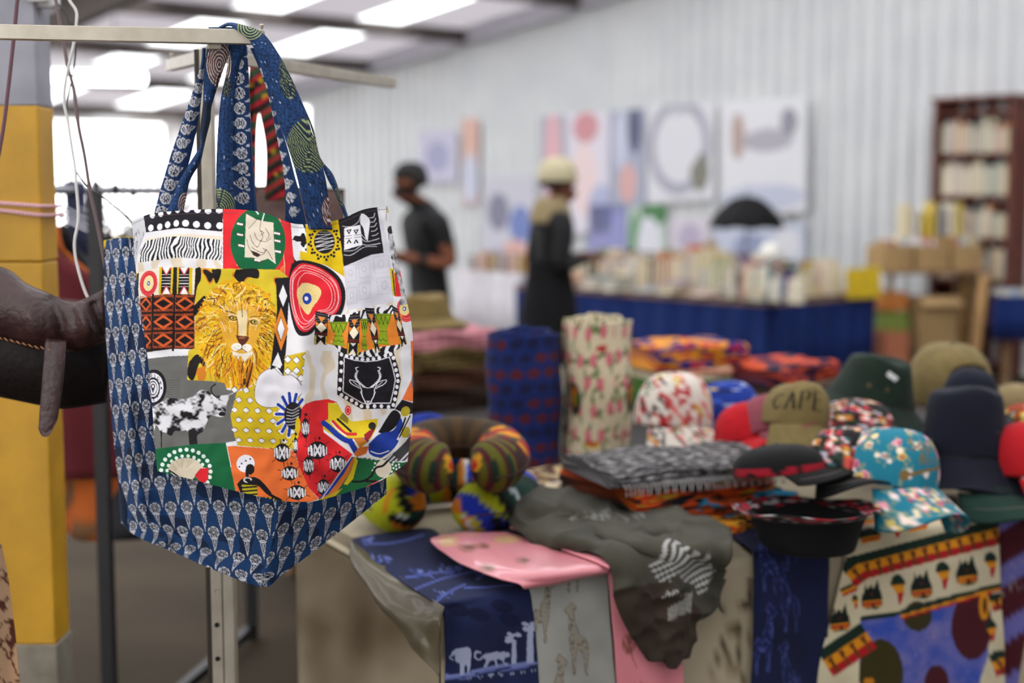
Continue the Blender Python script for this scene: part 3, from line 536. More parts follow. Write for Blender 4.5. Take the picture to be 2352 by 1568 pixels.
# bird panel, blue and black swirls, right edge
cv.poly(c6([(1335, 10), (1390, 20), (1390, 530), (1262, 505), (1345, 330)]), OR); cv.ell(*c6([(1360, 350)])[0], 5, 17, '77706c')
cv.poly(c6([(1262, 505), (1390, 545), (1390, 660), (1330, 640), (1200, 585)]), BK)
cv.poly(c6([(640, 530), (720, 538), (765, 620), (840, 690), (1062, 664), (1045, 750), (990, 850), (870, 950), (800, 870), (600, 760), (590, 690), (640, 670)]), 'dcc122')
cv.poly(c6([(765, 612), (810, 660), (805, 710), (730, 660)]), '8a7c22'); cv.ell(*c6([(806, 596)])[0], 7, 11, RE); cv.ring(*c6([(806, 596)])[0], 4, 7, 1, 'f0b0a0')
cv.line(c6([(600, 700), (650, 740), (730, 810), (800, 850), (870, 850), (960, 845)]), 12, BL, 30); cv.line(c6([(680, 690), (730, 740), (790, 790), (870, 795)]), 7, 'cf2f2c', 20); cv.line(c6([(660, 690), (720, 755), (790, 810)]), 2.4, 'f0eef0', 16); cv.line(c6([(720, 670), (830, 770)]), 5, BK); cv.line(c6([(605, 765), (700, 835), (800, 905)]), 3, 'f0eef0', 12)
cv.poly(c6([(940, 800), (985, 765), (1040, 745), (1000, 820), (960, 860)]), '9a1c2c'); cv.ell(*c6([(1010, 726)])[0], 8.5, 8.5, '2a2a24')
cv.poly(c6([(800, 860), (840, 840), (900, 940), (860, 965)]), BL); cv.poly(c6([(840, 830), (930, 820), (970, 860), (900, 915)]), 'c97a2a'); cv.line(c6([(850, 840), (900, 910)]), 3, 'eeeaea')
cv.poly(c6([(1060, 780), (1180, 600), (1250, 640), (1210, 730), (1120, 790)]), BK, 40); cv.poly(c6([(980, 880), (1070, 795), (1190, 760), (1250, 660), (1290, 700), (1240, 840), (1180, 930), (1080, 990), (990, 960)]), '203c98', 60)
cv.poly(c6([(1250, 640), (1365, 620), (1365, 740), (1260, 860), (1215, 840), (1275, 730)]), 'e4e0e2'); cv.ell(*c6([(1290, 605)])[0], 10, 12, 'b8a42a', .5); cv.ell(*c6([(1292, 780)])[0], 10, 13, 'b8a42a', .3)
cv.line(c6([(1290, 660), (1270, 720), (1240, 780)]), 4, BK); cv.line(c6([(1330, 640), (1240, 820)]), 3, BK); cv.line(c6([(1000, 940), (1070, 960), (1150, 935)]), 2.4, 'f0eef0', 10)
cv.poly(c6([(900, 990), (1040, 1000), (1180, 960), (1280, 850), (1360, 760), (1345, 1010), (1180, 1030), (1000, 1020)]), lambda X, Y: rgb(np.sin((X + Y) * .55) > .3, '4a494a', 'd0ccd0')); cv.line(c6([(960, 985), (1100, 1000), (1220, 900), (1300, 830)]), 4, 'e2dccc', 20); cv.poly(c6([(1180, 960), (1260, 900), (1350, 780), (1345, 900), (1240, 1020)]), '3c3b3d')
cv.poly(c6([(855, 960), (900, 905), (985, 895), (960, 960), (880, 990)]), 'd8702a')
# green corner right
cv.poly(c6([(845, 985), (1000, 1010), (1270, 1035), (1360, 1010), (1360, 1060), (1150, 1140), (970, 1240), (740, 1310), (560, 1380), (560, 1340)]), '1c6438')
cv.poly(c6([(868, 985), (890, 1020), (850, 1170), (800, 1222), (770, 1215), (830, 1110)]), 'dcc122'); cv.poly(c6([(840, 985), (868, 985), (820, 1120), (720, 1270), (640, 1320), (570, 1345), (720, 1130)]), 'de7a30'); cv.poly(c6([(835, 985), (850, 990), (770, 1130), (640, 1300), (560, 1345), (690, 1180)]), BL); cv.line(c6([(835, 985), (740, 1120), (590, 1330)]), 2.4, 'd8d4d8'); cv.poly(c6([(560, 1345), (640, 1310), (760, 1250), (660, 1360), (580, 1380)]), 'cfb21c')
cv.ell(*c6([(1105, 1085)])[0], 18, 20, 'ded0b8', .3)
for x, y in ((1035, 1040), (1030, 1075), (1015, 1100), (1180, 1050), (1210, 1060), (1235, 1050), (1190, 1080), (1215, 1090), (1175, 1110), (990, 1160), (1190, 1030), (1240, 1075)): cv.ell(*c6([(x, y)])[0], 2.3, 2.6, 'e8e6e6')
cv.line(c6([(1140, 1020), (1100, 1060), (1040, 1080), (1000, 1150), (930, 1190), (850, 1195)]), 5, BK, 26); cv.line(c6([(960, 1190), (1040, 1190)]), 5, BK); cv.line(c6([(960, 1240), (1060, 1190)]), 2.4, RE)
# bottom left: guinea fowl, figure
cv.poly(c5([(505, 922), (860, 880), (1122, 868), (1150, 1010), (1215, 1330), (1000, 1290), (640, 1150), (520, 1115)]), GR); cv.poly(c5([(1120, 868), (1215, 850), (1215, 892), (1128, 898)]), 'e9e7ea')
for (R1, R2, n, r0) in ((208, 185, 15, 4.6), (158, 132, 12, 3.9)):
    for q in range(n): a = math.radians(184 + q * (205 / (n - 1))); cv.ell(*c5([(785 + R1 * math.cos(a), 1110 + R2 * math.sin(a))])[0], r0, r0, 'e2f0ea')
cv.poly(c5([(636, 1090), (660, 1040), (720, 1005), (800, 995), (870, 1012), (920, 1060), (935, 1100), (860, 1150), (845, 1200), (760, 1180), (680, 1140)]), 'd9ccb4', 60)
for q in range(26): a = random.uniform(3.3, 6.1); cv.line(c5([(760 + 60 * math.cos(a), 1120 + 50 * math.sin(a)), (775 + 130 * math.cos(a), 1110 + 105 * math.sin(a))]), .8, 'c0ae90')
cv.poly(c5([(860, 1140), (905, 1085), (975, 1075), (975, 1165), (930, 1230)]), 'd8232c'); cv.poly(c5([(845, 1160), (930, 1235), (1000, 1290), (850, 1235)]), BK); cv.line(c5([(645, 1100), (700, 1135), (760, 1185)]), 3.4, BK, 8)
cv.ell(*c5([(1288, 1042)])[0], 20.5, 19.5, 'efeaf0', -.4); cv.ell(*c5([(1326, 1090)])[0], 10, 12, BK)
for x, y in ((1235, 1070), (1255, 1042), (1290, 1020), (1328, 1004)): cv.ell(*c5([(x, y)])[0], 2, 2, '2a1c3a')
cv.line(c5([(1300, 1100), (1303, 1175)]), 7, BK); cv.poly(c5([(1215, 1215), (1270, 1165), (1390, 1165), (1500, 1280), (1490, 1300), (1390, 1230), (1385, 1320), (1270, 1315)]), BK, 40); cv.ring(*c5([(1305, 1180)])[0], 8, 5, 2.4, 'e4dede')
cv.poly(c5([(1255, 1220), (1385, 1225), (1392, 1350), (1270, 1335)]), lambda X, Y: rgb(np.sin(Y * .75 + .06 * X) > .1, 'c4b41c', BK)); cv.poly(c5([(1390, 1320), (1560, 1330), (1560, 1370), (1380, 1350)]), lambda X, Y: rgb(np.sin(X * .6 + .5 * Y) > 0, 'b8a41c', BK))
cv.line(c6([(-30, 1195), (40, 1200), (130, 1290), (240, 1350)]), 6, BK, 20)
# stitched hem under the rim
hem = [(303, 524), (350, 505), (440, 497), (520, 495), (600, 502), (680, 528), (770, 520), (835, 494), (890, 486)]
cv.line(hem, .7, '5a4a4a', 60)
# ------------------------------------------------------------------ tote bags: the bodies
NB = (500, 540)
bagA = empty('tote_bag', D(640, 1140, 1.83), label='patchwork animal print tote bag with a lion face, hanging in front', cat='bag', group='tote bags on the rack')
AO = np.array(bagA.location)
topA = [(303, 508), (350, 490), (440, 482), (520, 480), (600, 487), (680, 514), (770, 506), (835, 481), (890, 473)]
botA = [(361, 1082), (450, 1103), (540, 1127), (640, 1149), (700, 1152), (735, 1148), (800, 1130), (870, 1106), (936, 1062)]
lefA = [(303, 508), (310, 600), (320, 690), (336, 800), (346, 890), (354, 1000), (361, 1082)]
rigA = [(890, 473), (912, 590), (932, 680), (947, 760), (949, 860), (947, 960), (936, 1062)]
def bag_front(T, B, L, R, nu, nv, dep):
    G = coons(T, B, L, R, nu, nv); u = np.linspace(0, 1, nu)[None, :]; v = np.linspace(0, 1, nv)[:, None]
    return G, dep(G[..., 0], G[..., 1], u, v)
creA = [([(705, 760), (690, 860), (694, 960), (712, 1060), (735, 1150)], 34, -.018), ([(735, 790), (775, 900), (840, 1000), (935, 1050)], 30, .012), ([(800, 1000), (860, 1010), (936, 1055)], 22, -.012), ([(690, 1040), (760, 1080), (840, 1010)], 26, -.01), ([(540, 500), (560, 800), (560, 1120)], 130, -.012), ([(345, 520), (360, 800), (372, 1080)], 26, -.006),
        ([(690, 520), (715, 640), (712, 760)], 26, .007), ([(810, 500), (830, 700), (800, 880)], 30, -.008), ([(770, 520), (765, 640)], 18, .005), ([(470, 490), (455, 640), (452, 820)], 24, .004), ([(660, 980), (720, 1150)], 16, -.006)]
def depA(X, Y, u, v):
    b = (np.sin(np.pi * np.clip(u * 1.0, 0, 1)) ** .7) * (.35 + .65 * np.sin(np.pi * np.clip(.08 + .86 * v, 0, 1)))
    d = 1.835 - .062 * b + .012 * noise2(X, Y, .011, 3, 2) * .5
    for P, w, a in creA: d = d + a * np.exp(-(seg_dist(X, Y, P) / w) ** 2)
    return d + .0016 * noise2(X, Y, .06, 8, 2)
GA, dA = bag_front(topA, botA, lefA, rigA, *NB, depA)
grid('front_panel', D(GA[..., 0], GA[..., 1], dA) - AO, PRINT, bagA, cv.get(625 + (GA[..., 0] - 625) * .982, 812 + (GA[..., 1] - 812) * .98))
nb = (60, 60); Gb, _ = bag_front(topA, botA, lefA, rigA, *nb, depA); u = np.linspace(0, 1, 60)[None, :]; v = np.linspace(0, 1, 60)[:, None]
db = 1.838 + .02 * np.sin(np.pi * u) * (1 + 0 * v); db[:, 0] = depA(Gb[:, 0, 0], Gb[:, 0, 1], u[0, 0], v[:, 0]); db[:, -1] = depA(Gb[:, -1, 0], Gb[:, -1, 1], u[0, -1], v[:, 0]); db[-1] = depA(Gb[-1, :, 0], Gb[-1, :, 1], u[0], v[-1, 0])
lining = mat('cotton_lining', '24406f', .9, c2='1f3862', scale=30)
grid('back_panel', D(Gb[..., 0], Gb[..., 1] + np.where(v < .02, 14 * np.sin(np.pi * u), 0), db) - AO, lining, bagA)
# indigo tote with the medallion print
def motif_field(X, Y, sx=37., sy=60., r=13.2):
    """white ringed medallion over a pointed cone, on striped indigo, in staggered rows"""
    row = np.floor(Y / sy); best = rgb(np.clip(.5 + .9 * np.sin(Y * 1.55 + .8 * np.sin(X * .08)), 0, 1) * (noise2(X, Y, .05, 5, 2) > -.3), '0e2140', '1a4678')
    out = best.copy()
    def over(M, c): out[M] = lin(c)
    for k in (-1, 0):
        rr = row + k; ox = (rr % 2) * sx / 2; xc = np.round((X - ox) / sx) * sx + ox; yc = rr * sy + sy / 2; dx, dy = X - xc, Y - yc
        # cone
        t = (dy - r - 1.5) / 44.; w = 7 * (1 - t); M = (t > 0) & (t < 1)
        over(M & (np.abs(dx) < w + 1.2), '0d1626'); over(M & (np.abs(dx) < w), 'b8bac4'); t2 = (dy - r - 5) / 26.; over((t2 > 0) & (t2 < 1) & (np.abs(dx) < 5.2 * (1 - t2)), '0e1830'); t3 = (dy - r - 6.5) / 17.; over((t3 > 0) & (t3 < 1) & (np.abs(dx) < 2.6 * (1 - t3)), 'a8a8b4')
        over(((dx / 9) ** 2 + ((dy - r - .5) / 3) ** 2 < 1), 'cfcfd6')
    for k in (-1, 0, 1):
        rr = row + k; ox = (rr % 2) * sx / 2; xc = np.round((X - ox) / sx) * sx + ox; yc = rr * sy + sy / 2; dx, dy = X - xc, Y - yc; R = np.hypot(dx, dy * .98); an = np.arctan2(dy, dx)
        over(R < r + 1, '0a1120'); over((R < r) & (R > r - 2.8) & (np.abs(np.sin(an * 3)) > .3), 'c4c6ce'); over((R < r - 4.6) & (R > r - 5.7), 'b4b4bc'); over((R < r - 7.4) & (R > r - 8.4) & (np.sin(an * 6) > -.3), 'aeaeb8'); over((R < r - 9.6) & (R > r - 10.6), 'a4a4b0'); over((R < 1.8) & (dy > -1), 'c2c2ca')
    return out
bagB = empty('tote_bag', D(600, 1340, 1.93), label='large indigo tote bag with white medallion and cone print, hanging behind', cat='bag', group='tote bags on the rack')
BO = np.array(bagB.location)
topB = [(238, 552), (270, 546), (302, 546), (420, 552), (560, 556), (700, 560), (868, 566)]
botB = [(277, 1200), (315, 1232), (400, 1268), (500, 1312), (604, 1347), (650, 1318), (760, 1236), (888, 1134)]
lefB = [(238, 552), (240, 700), (248, 850), (260, 1000), (271, 1110), (277, 1200)]; rigB = [(868, 566), (876, 760), (884, 950), (888, 1134)]
def depB(X, Y, u, v):
    ridge = 645 - 45 * np.clip((Y - 1165) / 180, 0, 1)
    d = 1.905 + .00022 * np.abs(X - ridge) * np.clip((Y - 900) / 250, .15, 1) + .09 * np.clip((330 - X) / 90, 0, 1) ** 1.6 - .03 * np.sin(np.pi * np.clip(v, 0, 1))
    for P, w, a in (([(300, 560), (306, 800), (330, 1050)], 12, .012), ([(272, 560), (282, 800), (300, 1000)], 9, -.008), ([(330, 1090), (400, 1190), (500, 1290)], 20, .018), ([(360, 1120), (440, 1220), (560, 1330)], 16, -.01), ([(300, 1120), (330, 1180), (380, 1240)], 12, -.012), ([(540, 1230), (600, 1300)], 14, .006), ([(290, 1060), (420, 1120), (560, 1160)], 30, .008)):
        d = d + a * np.exp(-(seg_dist(X, Y, P) / w) ** 2)
    return d + .002 * noise2(X, Y, .05, 18, 2)
GB, dB = bag_front(topB, botB, lefB, rigB, 460, 560, depB)
X, Y = GB[..., 0], GB[..., 1]
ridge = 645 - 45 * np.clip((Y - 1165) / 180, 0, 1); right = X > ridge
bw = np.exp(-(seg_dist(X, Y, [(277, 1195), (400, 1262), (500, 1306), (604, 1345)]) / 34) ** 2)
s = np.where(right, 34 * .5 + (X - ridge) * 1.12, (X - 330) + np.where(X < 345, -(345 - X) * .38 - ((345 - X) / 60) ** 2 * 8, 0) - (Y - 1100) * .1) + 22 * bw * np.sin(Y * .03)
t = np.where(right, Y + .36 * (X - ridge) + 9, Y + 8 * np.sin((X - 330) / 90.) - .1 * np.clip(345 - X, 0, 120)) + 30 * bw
CB = motif_field(s, t); CB[right] *= .9  # right-facing panel darkened, its shade put into the print colour
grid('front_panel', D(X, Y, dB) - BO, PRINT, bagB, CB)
Gb, _ = bag_front(topB, botB, lefB, rigB, 60, 60, depB); db = 1.995 + .03 * np.sin(np.pi * u) + 0 * v
for sl in ((slice(None), 0), (slice(None), -1), (-1, slice(None))): db[sl] = depB(Gb[sl][:, 0], Gb[sl][:, 1], u[0, sl[1]] if sl[0] == -1 else u[0, 0], v[sl[0], 0] if sl[0] != -1 else v[-1, 0])
Gb[0, :, 1] -= 8 * np.sin(np.pi * np.linspace(0, 1, 60))
CBb = np.ones(Gb.shape[:2] + (3,)) * lin('0f2038'); CBb[:2] = lin('d2b41a'); grid('back_panel', D(Gb[..., 0], Gb[..., 1], db) - BO, PRINT, bagB, CBb)
# ------------------------------------------------------------------ straps
c2 = lambda P: [(300 + x / 2.903, y / 2.903) for x, y in P]
def crackle(X, Y, cell=8.6, seed=4):
    r = np.random.default_rng(seed); n = 128; J = r.uniform(-.42, .42, (n, n, 2)); i0, j0 = np.floor(X / cell).astype(int), np.floor(Y / cell).astype(int)
    d1 = np.full(X.shape, 1e9); d2 = d1.copy(); tone = np.zeros(X.shape)
    for a in (-1, 0, 1):
        for b in (-1, 0, 1):
            i, j = i0 + a, j0 + b; q = J[i % n, j % n]; d = np.hypot(X - (i + .5 + q[..., 0]) * cell, Y - (j + .5 + q[..., 1]) * cell)
            nr = d < d1; d2 = np.where(nr, d1, np.minimum(d2, d)); tone = np.where(nr, q[..., 0], tone); d1 = np.where(nr, d, d1)
    o = rgb(np.clip(.5 + tone, 0, 1), '152f57', '204270'); o[(d2 - d1) < 1.1] = lin('0d1a30'); o[(d1 < .9) & (tone > .33)] = lin('d5d8e2')
    return o
SA = Canvas(330, 45, 820, 525, crackle, 2)
def discs(x, y, R, sx, ca, cb, cc, n):
    for q in range(n, 0, -1): f = q / n; SA.ell(x, y, R * f * sx, R * f, ca if q % 2 else cb); SA.ring(x, y, R * f * sx, R * f, 1, cc)
discs(*c2([(1190, 970)])[0], 62, .8, '1b2436', '93a16a', '1b2436', 22)
discs(*c2([(590, 430)])[0], 52, .55, '6b3a34', 'd8d0cc', '3a2226', 12); discs(*c2([(505, 820)])[0], 48, .28, '1b2436', '93a16a', '1b2436', 14); discs(*c2([(640, 580)])[0], 24, .4, '1b2436', 'a9b06a', '1b2436', 8)
discs(*c2([(590, 1400)])[0], 48, .8, '1b2436', '93a16a', '1b2436', 16); discs(*c2([(1060, 480)])[0], 62, .38, '1b2436', '93a16a', '1b2436', 16); discs(*c2([(800, 180)])[0], 30, 1, '1b2436', '93a16a', '1b2436', 10)
discs(*c2([(1320, 1410)])[0], 34, .5, '6b3a34', 'd8d0cc', '3a2226', 9); discs(*c2([(1390, 1310)])[0], 24, .5, '1b2436', '93a16a', '1b2436', 8); discs(*c2([(360, 1370)])[0], 30, .5, '6b3a34', 'd8d0cc', '3a2226', 8)
SB = Canvas(330, 45, 820, 525, lambda X, Y: rgb(np.clip(.5 + .8 * np.sin(X * 1.9 + Y * .5), 0, 1) * .8, '122a50', '1f4273'), 2)
def medal(x, y, r, ang, sq=1.):
    ca, sa = math.cos(ang), math.sin(ang); T = lambda u, v: (x + u * ca * sq - v * sa, y + u * sa * sq + v * ca)
    SB.poly([T(-r - 11, 0), T(-r + 2, -6.5), T(-r + 2, 6.5)], 'cfcfd6'); SB.poly([T(-r - 6, 0), T(-r, -3.4), T(-r, 3.4)], '0e1a34')
    SB.ell(x, y, r * sq + .8, r + .8, '0b1424'); SB.ring(x, y, (r - 1.6) * sq, r - 1.6, 2.8, 'd4d4da'); SB.ring(x, y, (r - 5.2) * sq, r - 5.2, 1.4, 'c2c2cc'); SB.ring(x, y, (r - 8) * sq, r - 8, 1.3, 'c2c2cc'); SB.ell(x, y, 2.2 * sq, 2.2, 'c8c8d0')
    for a in range(0, 360, 60): t = math.radians(a + 20); SB.line([(x + (r - 3.2) * sq * math.cos(t), y + (r - 3.2) * math.sin(t)), (x + (r + .5) * sq * math.cos(t), y + (r + .5) * math.sin(t))], 1.6, '0b1424')
for q in range(11): x, y = c2([(208 + q * 27, 1415 - q * 92.)])[0]; medal(x, y, 14 - q * .25, 2.8, .95); xx, yy = c2([(175 + q * 27, 1360 - q * 92)])[0]; SB.poly([(xx - 8, yy - 4), (xx + 11, yy + 4), (xx - 8, yy + 2)], 'cfcfd6')
for q in range(10): x, y = c2([(752 - q * 4, 1320 - q * 99.5)])[0]; medal(x, y, 13.5, 0, .95); xx, yy = c2([(770, 1265 - q * 99)])[0]; SB.poly([(xx - 5, yy + 2), (xx + 9, yy - 4), (xx + 9, yy + 3)], 'cfcfd6')
for q in range(11): x, y = c2([(1085 - q * 22, 1410 - q * 92)])[0]; medal(x, y, 12, 2.7, .7)
def ribbon(Lp, Rp, dep, n=110, k=26, canvas=None, curl=.004):
    L, R = spl(np.array(c2(Lp)), n), spl(np.array(c2(Rp)), n); d = spl(np.array(dep, float)[:, None], n)
    w = np.linspace(0, 1, k)[None, :, None]; G = L[:, None] * (1 - w) + R[:, None] * w; dd = d + curl * (1 - np.cos((w[..., 0] - .5) * 4)) + .004 * (w[..., 0] - .5)
    return D(G[..., 0], G[..., 1], dd), canvas.get(G[..., 0], G[..., 1])
def handle(parts, parent, O, name='handle'):
    Vs, Qs, Cs, n = [], [], [], 0
    for P, C in parts:
        Vs.append((P - O).reshape(-1, 3)); Cs.append(C.reshape(-1, 3)); Qs.append(quads(*P.shape[:2]) + n); n += P.shape[0] * P.shape[1]
    return solid(np_mesh(name, np.concatenate(Vs), np.concatenate(Qs), PRINT, parent, np.concatenate(Cs)), .0016)
# bag A: strap over the end of the arm, falling in front to the right; its other leg falls behind the arm
handle([ribbon([(588, 196), (655, 172), (700, 196), (760, 240), (812, 300), (885, 490), (962, 725), (1042, 960), (1110, 1180), (1190, 1530)], [(590, 178), (660, 152), (760, 172), (860, 208), (935, 285), (1030, 440), (1140, 680), (1232, 960), (1300, 1200), (1345, 1530)], [1.85, 1.835, 1.818, 1.806, 1.80, 1.795, 1.79, 1.785, 1.79, 1.80], 200, 40, SA),
        ribbon([(588, 190), (665, 300), (640, 480), (605, 650), (585, 850), (575, 1050), (572, 1250), (570, 1440)], [(700, 180), (770, 300), (715, 480), (690, 650), (680, 850), (680, 1050), (685, 1250), (700, 1440)], [1.853, 1.862, 1.858, 1.85, 1.845, 1.84, 1.835, 1.83], 160, 30, SA)], bagA, AO)
handle([ribbon([(520, 180), (510, 320), (490, 480), (485, 680), (472, 800), (465, 905), (470, 965), (420, 1050), (345, 1170), (290, 1290), (230, 1440)], [(665, 180), (668, 320), (615, 470), (540, 700), (530, 800), (505, 900), (482, 1000), (462, 1080), (395, 1200), (372, 1300), (345, 1440)], [1.855, 1.862, 1.86, 1.858, 1.856, 1.855, 1.853, 1.85, 1.845, 1.84, 1.835], 200, 30, SA),
        ribbon([(700, 180), (850, 320), (1000, 440), (1135, 690), (1205, 850), (1242, 1000), (1310, 1180), (1360, 1280), (1440, 1470)], [(780, 180), (900, 320), (1020, 430), (1142, 685), (1215, 860), (1262, 1050), (1345, 1160), (1395, 1290), (1458, 1470)], [1.86, 1.86, 1.86, 1.86, 1.86, 1.86, 1.86, 1.858, 1.85], 150, 16, SA)], bagA, AO)
# bag B: medallion straps
handle([ribbon([(480, 320), (470, 430), (420, 600), (340, 830), (255, 1080), (190, 1300), (140, 1500)], [(500, 320), (492, 440), (475, 600), (450, 800), (395, 1060), (330, 1290), (255, 1500)], [1.88, 1.88, 1.885, 1.89, 1.895, 1.9, 1.9], 170, 24, SB),
        ribbon([(800, 320), (845, 420), (905, 580), (945, 750), (985, 950), (1018, 1130), (1035, 1300), (1030, 1500)], [(830, 320), (880, 450), (925, 600), (985, 800), (1045, 985), (1090, 1160), (1130, 1310), (1180, 1530)], [1.87, 1.87, 1.87, 1.875, 1.88, 1.88, 1.88, 1.885], 160, 18, SB)], bagB, BO)
handle([ribbon([(690, 310), (690, 450), (672, 650), (662, 850), (658, 1050), (662, 1250), (672, 1460)], [(765, 310), (776, 450), (784, 650), (790, 850), (795, 1050), (802, 1250), (815, 1460)], [1.866, 1.866, 1.862, 1.86, 1.86, 1.865, 1.87], 150, 24, SB),
        ribbon([(760, 310), (778, 500), (788, 800), (792, 1050), (790, 1250), (795, 1460)], [(775, 310), (784, 500), (798, 800), (812, 1050), (828, 1250), (848, 1460)], [1.89, 1.89, 1.89, 1.89, 1.89, 1.89], 100, 10, SB)], bagB, BO)
# ------------------------------------------------------------------ painted steel column with rope, socket and cables
cl_ = D(-22, 784, 2.4); cr_ = D(104, 784, 2.4)
z_up, z_lo = D(60, 246, 2.4)[2], D(60, 1503, 2.4)[2]; z_seam = D(60, 600, 2.4)[2]
colm = empty('column', (cl_[0], cl_[1], 0), kind='structure'); cw = cr_[0] - cl_[0]
grey_c = mat('weathered_grey_paint', '9c9ba3', .7, c2='8a8990', scale=9, bump=.1); yel_c = mat('yellow_column_paint', 'c4931a', .5, c2='ad8012', scale=7, bump=.08, detail=8); base_c = mat('bare_concrete', '8a8272', .85, c2='6f695c', scale=12, bump=.3)
box('upper_shaft', (0, cw, 0, .1, z_up, 5.2), grey_c, colm, .004); box('painted_band', (-.001, cw + .001, -.001, .101, z_seam, z_up), yel_c, colm, .004); box('painted_band', (-.0005, cw + .0005, -.0005, .1005, z_lo, z_seam - .0015), yel_c, colm, .004); box('plinth', (-.003, cw + .004, -.003, .104, 0, z_lo), base_c, colm, .003)
def stripe_rope(u, v, a='c8607a', b='e9d8dc', f=60): return rgb(np.sin(u * f * 6.28 + v * 6.28) > 0, a, b)
for i, (pya, pyb) in enumerate(((463, 473), (478, 494))):
    za, zb = D(0, pya, 2.39)[2], D(0, pyb, 2.39)[2]; x0, x1, y0, y1 = cl_[0] - .005, cr_[0] + .005, cl_[1] - .005, cl_[1] + .105
    r_ = tube('rope_turn', [(x0, y0, za), ((x0 + x1) / 2, y0, (za + zb) / 2), (x1, y0, zb), (x1 + .002, (y0 + y1) / 2, zb), (x1, y1, zb), (x0, y1, za), (x0 - .002, (y0 + y1) / 2, za), (x0, y0, za)], .0036, PRINT, None, 160, 8, stripe_rope)
    r_.name = 'rope'; tag(r_, ('upper' if i == 0 else 'lower') + ' pink and white rope turn tied around the yellow column', 'rope', 'rope turns on the column')
sock = empty('power_socket', D(70, 8, 2.36), label='white electrical socket box at the top of the column', cat='socket'); SO = np.array(sock.location); wpl = mat('white_plastic', 'd9d8d8', .35)
a_, b2_ = D(-40, -40, 2.37) - SO, D(50, 16, 2.37) - SO; box('trunking', (a_[0], b2_[0], 0, .03, b2_[2], a_[2]), wpl, sock, .003)
a_, b2_ = D(44, -40, 2.34) - SO, D(122, 14, 2.34) - SO; box('socket_box', (a_[0], b2_[0], -.01, .03, b2_[2], a_[2]), wpl, sock, .008); box('plug', (a_[0] + .015, b2_[0] - .012, -.03, -.01, b2_[2] + .008, a_[2]), wpl, sock, .006)
def cable(name, label, pts, d, r, m): o = tube(name, [D(x, y, dd) for (x, y), dd in zip(pts, d if np.ndim(d) else [d] * len(pts))], r, m, None, 140, 8); return tag(o, label, 'cable')
cable('cable', 'white power cable twisting down past the column to the satchel', [(150, -30), (159, 0), (175, 26), (175, 57), (169, 102), (156, 160), (148, 207), (148, 242), (156, 280), (165, 340), (172, 383), (175, 424), (180, 500), (171, 560), (178, 612), (200, 680), (225, 702), (248, 712)], 2.02, .0027, mat('white_cable', 'd8d4cf', .4))
cable('cable', 'grey brown cable hanging straight from the ceiling beside the column', [(118, -40), (128, 0), (137, 54), (150, 121), (157, 160), (169, 204), (180, 287), (194, 357), (207, 440), (220, 500), (232, 560), (246, 640)], 2.05, .0034, mat('brown_cable', '6a5656', .5))
cable('cable', 'thin black cable looping down toward the clothes rail', [(118, -10), (134, 10), (150, 29), (160, 57), (173, 105), (170, 153), (160, 204), (153, 242), (158, 287), (166, 340), (171, 383), (185, 408), (210, 436), (240, 455), (290, 497), (310, 520)], 2.07, .0015, mat('black_cable', '1c1c22', .5))
cable('cord', 'thin purple brown cord hanging at the edge of the frame over the grey shaft', [(46, -30), (40, 0), (35, 50), (28, 120), (18, 210), (8, 290), (-6, 370)], 2.0, .0035, mat('maroon_cord', '6d4a52', .8))
# ------------------------------------------------------------------ leather satchel
leather = mat('oxblood_leather', '3c211f', .45, c2='2e1817', scale=14, bump=.25, bscale=90); ldark = mat('black_leather', '191110', .6, spec=.2, c2='130d0c', scale=10, bump=.25, bscale=90)
sat = empty('satchel', D(100, 930, 2.05), label='oxblood leather satchel with stitched flap hanging against the yellow column', cat='bag'); TO = np.array(sat.location)
def pillow(name, T, B, L, R, d0, bulge, back, m, parent, O, n=40, cres=()):
    G = coons(T, B, L, R, n, n); u = np.linspace(0, 1, n)[None, :]; v = np.linspace(0, 1, n)[:, None]
    e = (np.sin(np.pi * u) * np.sin(np.pi * v)) ** .5; d = d0 - bulge * e
    for P, w, a in cres: d = d + a * np.exp(-(seg_dist(G[..., 0], G[..., 1], P) / w) ** 2) * np.minimum(1, 3 * e)
    F = D(G[..., 0], G[..., 1], d) - O; K = D(G[..., 0], G[..., 1], d0 + back * e + .002) - O
    V = np.concatenate([F.reshape(-1, 3), K.reshape(-1, 3)]); q = quads(n, n); rim = []
    for idx in (np.arange(n), np.arange(n) * n + n - 1, n * n - 1 - np.arange(n), (n - 1 - np.arange(n)) * n): rim.append(np.stack([idx[:-1], idx[1:], idx[1:] + n * n, idx[:-1] + n * n], -1))
    return np_mesh(name, V, np.concatenate([q, q[:, ::-1] + n * n] + rim), m, parent)
pillow('body', [(-160, 700), (0, 700), (120, 720), (245, 700)], [(-150, 880), (0, 912), (120, 936), (160, 938), (245, 925)], [(-160, 700), (-150, 880)], [(245, 700), (252, 800), (245, 925)], 2.06, .05, .05, ldark, sat, TO)
pillow('flap', [(-160, 600), (0, 612), (60, 650), (110, 672), (160, 692), (200, 682), (243, 660)], [(-160, 770), (0, 782), (60, 800), (120, 806), (180, 806), (245, 782)], [(-160, 600), (-160, 770)], [(243, 660), (248, 720), (245, 782)], 2.02, .04, .002, leather, sat, TO, 60, [([(120, 690), (140, 740), (150, 800)], 14, .012), ([(180, 700), (205, 760)], 16, -.014), ([(60, 680), (80, 760)], 26, -.008), ([(215, 700), (235, 770)], 10, .01)])
pillow('strap_tongue', [(104, 776), (152, 780)], [(88, 985), (98, 1002), (114, 998), (132, 965)], [(104, 776), (94, 900), (88, 985)], [(152, 780), (146, 870), (132, 965)], 1.985, .004, .002, leather, sat, TO, 20)
lace = mat('pale_lace', '9a6a44', .7)
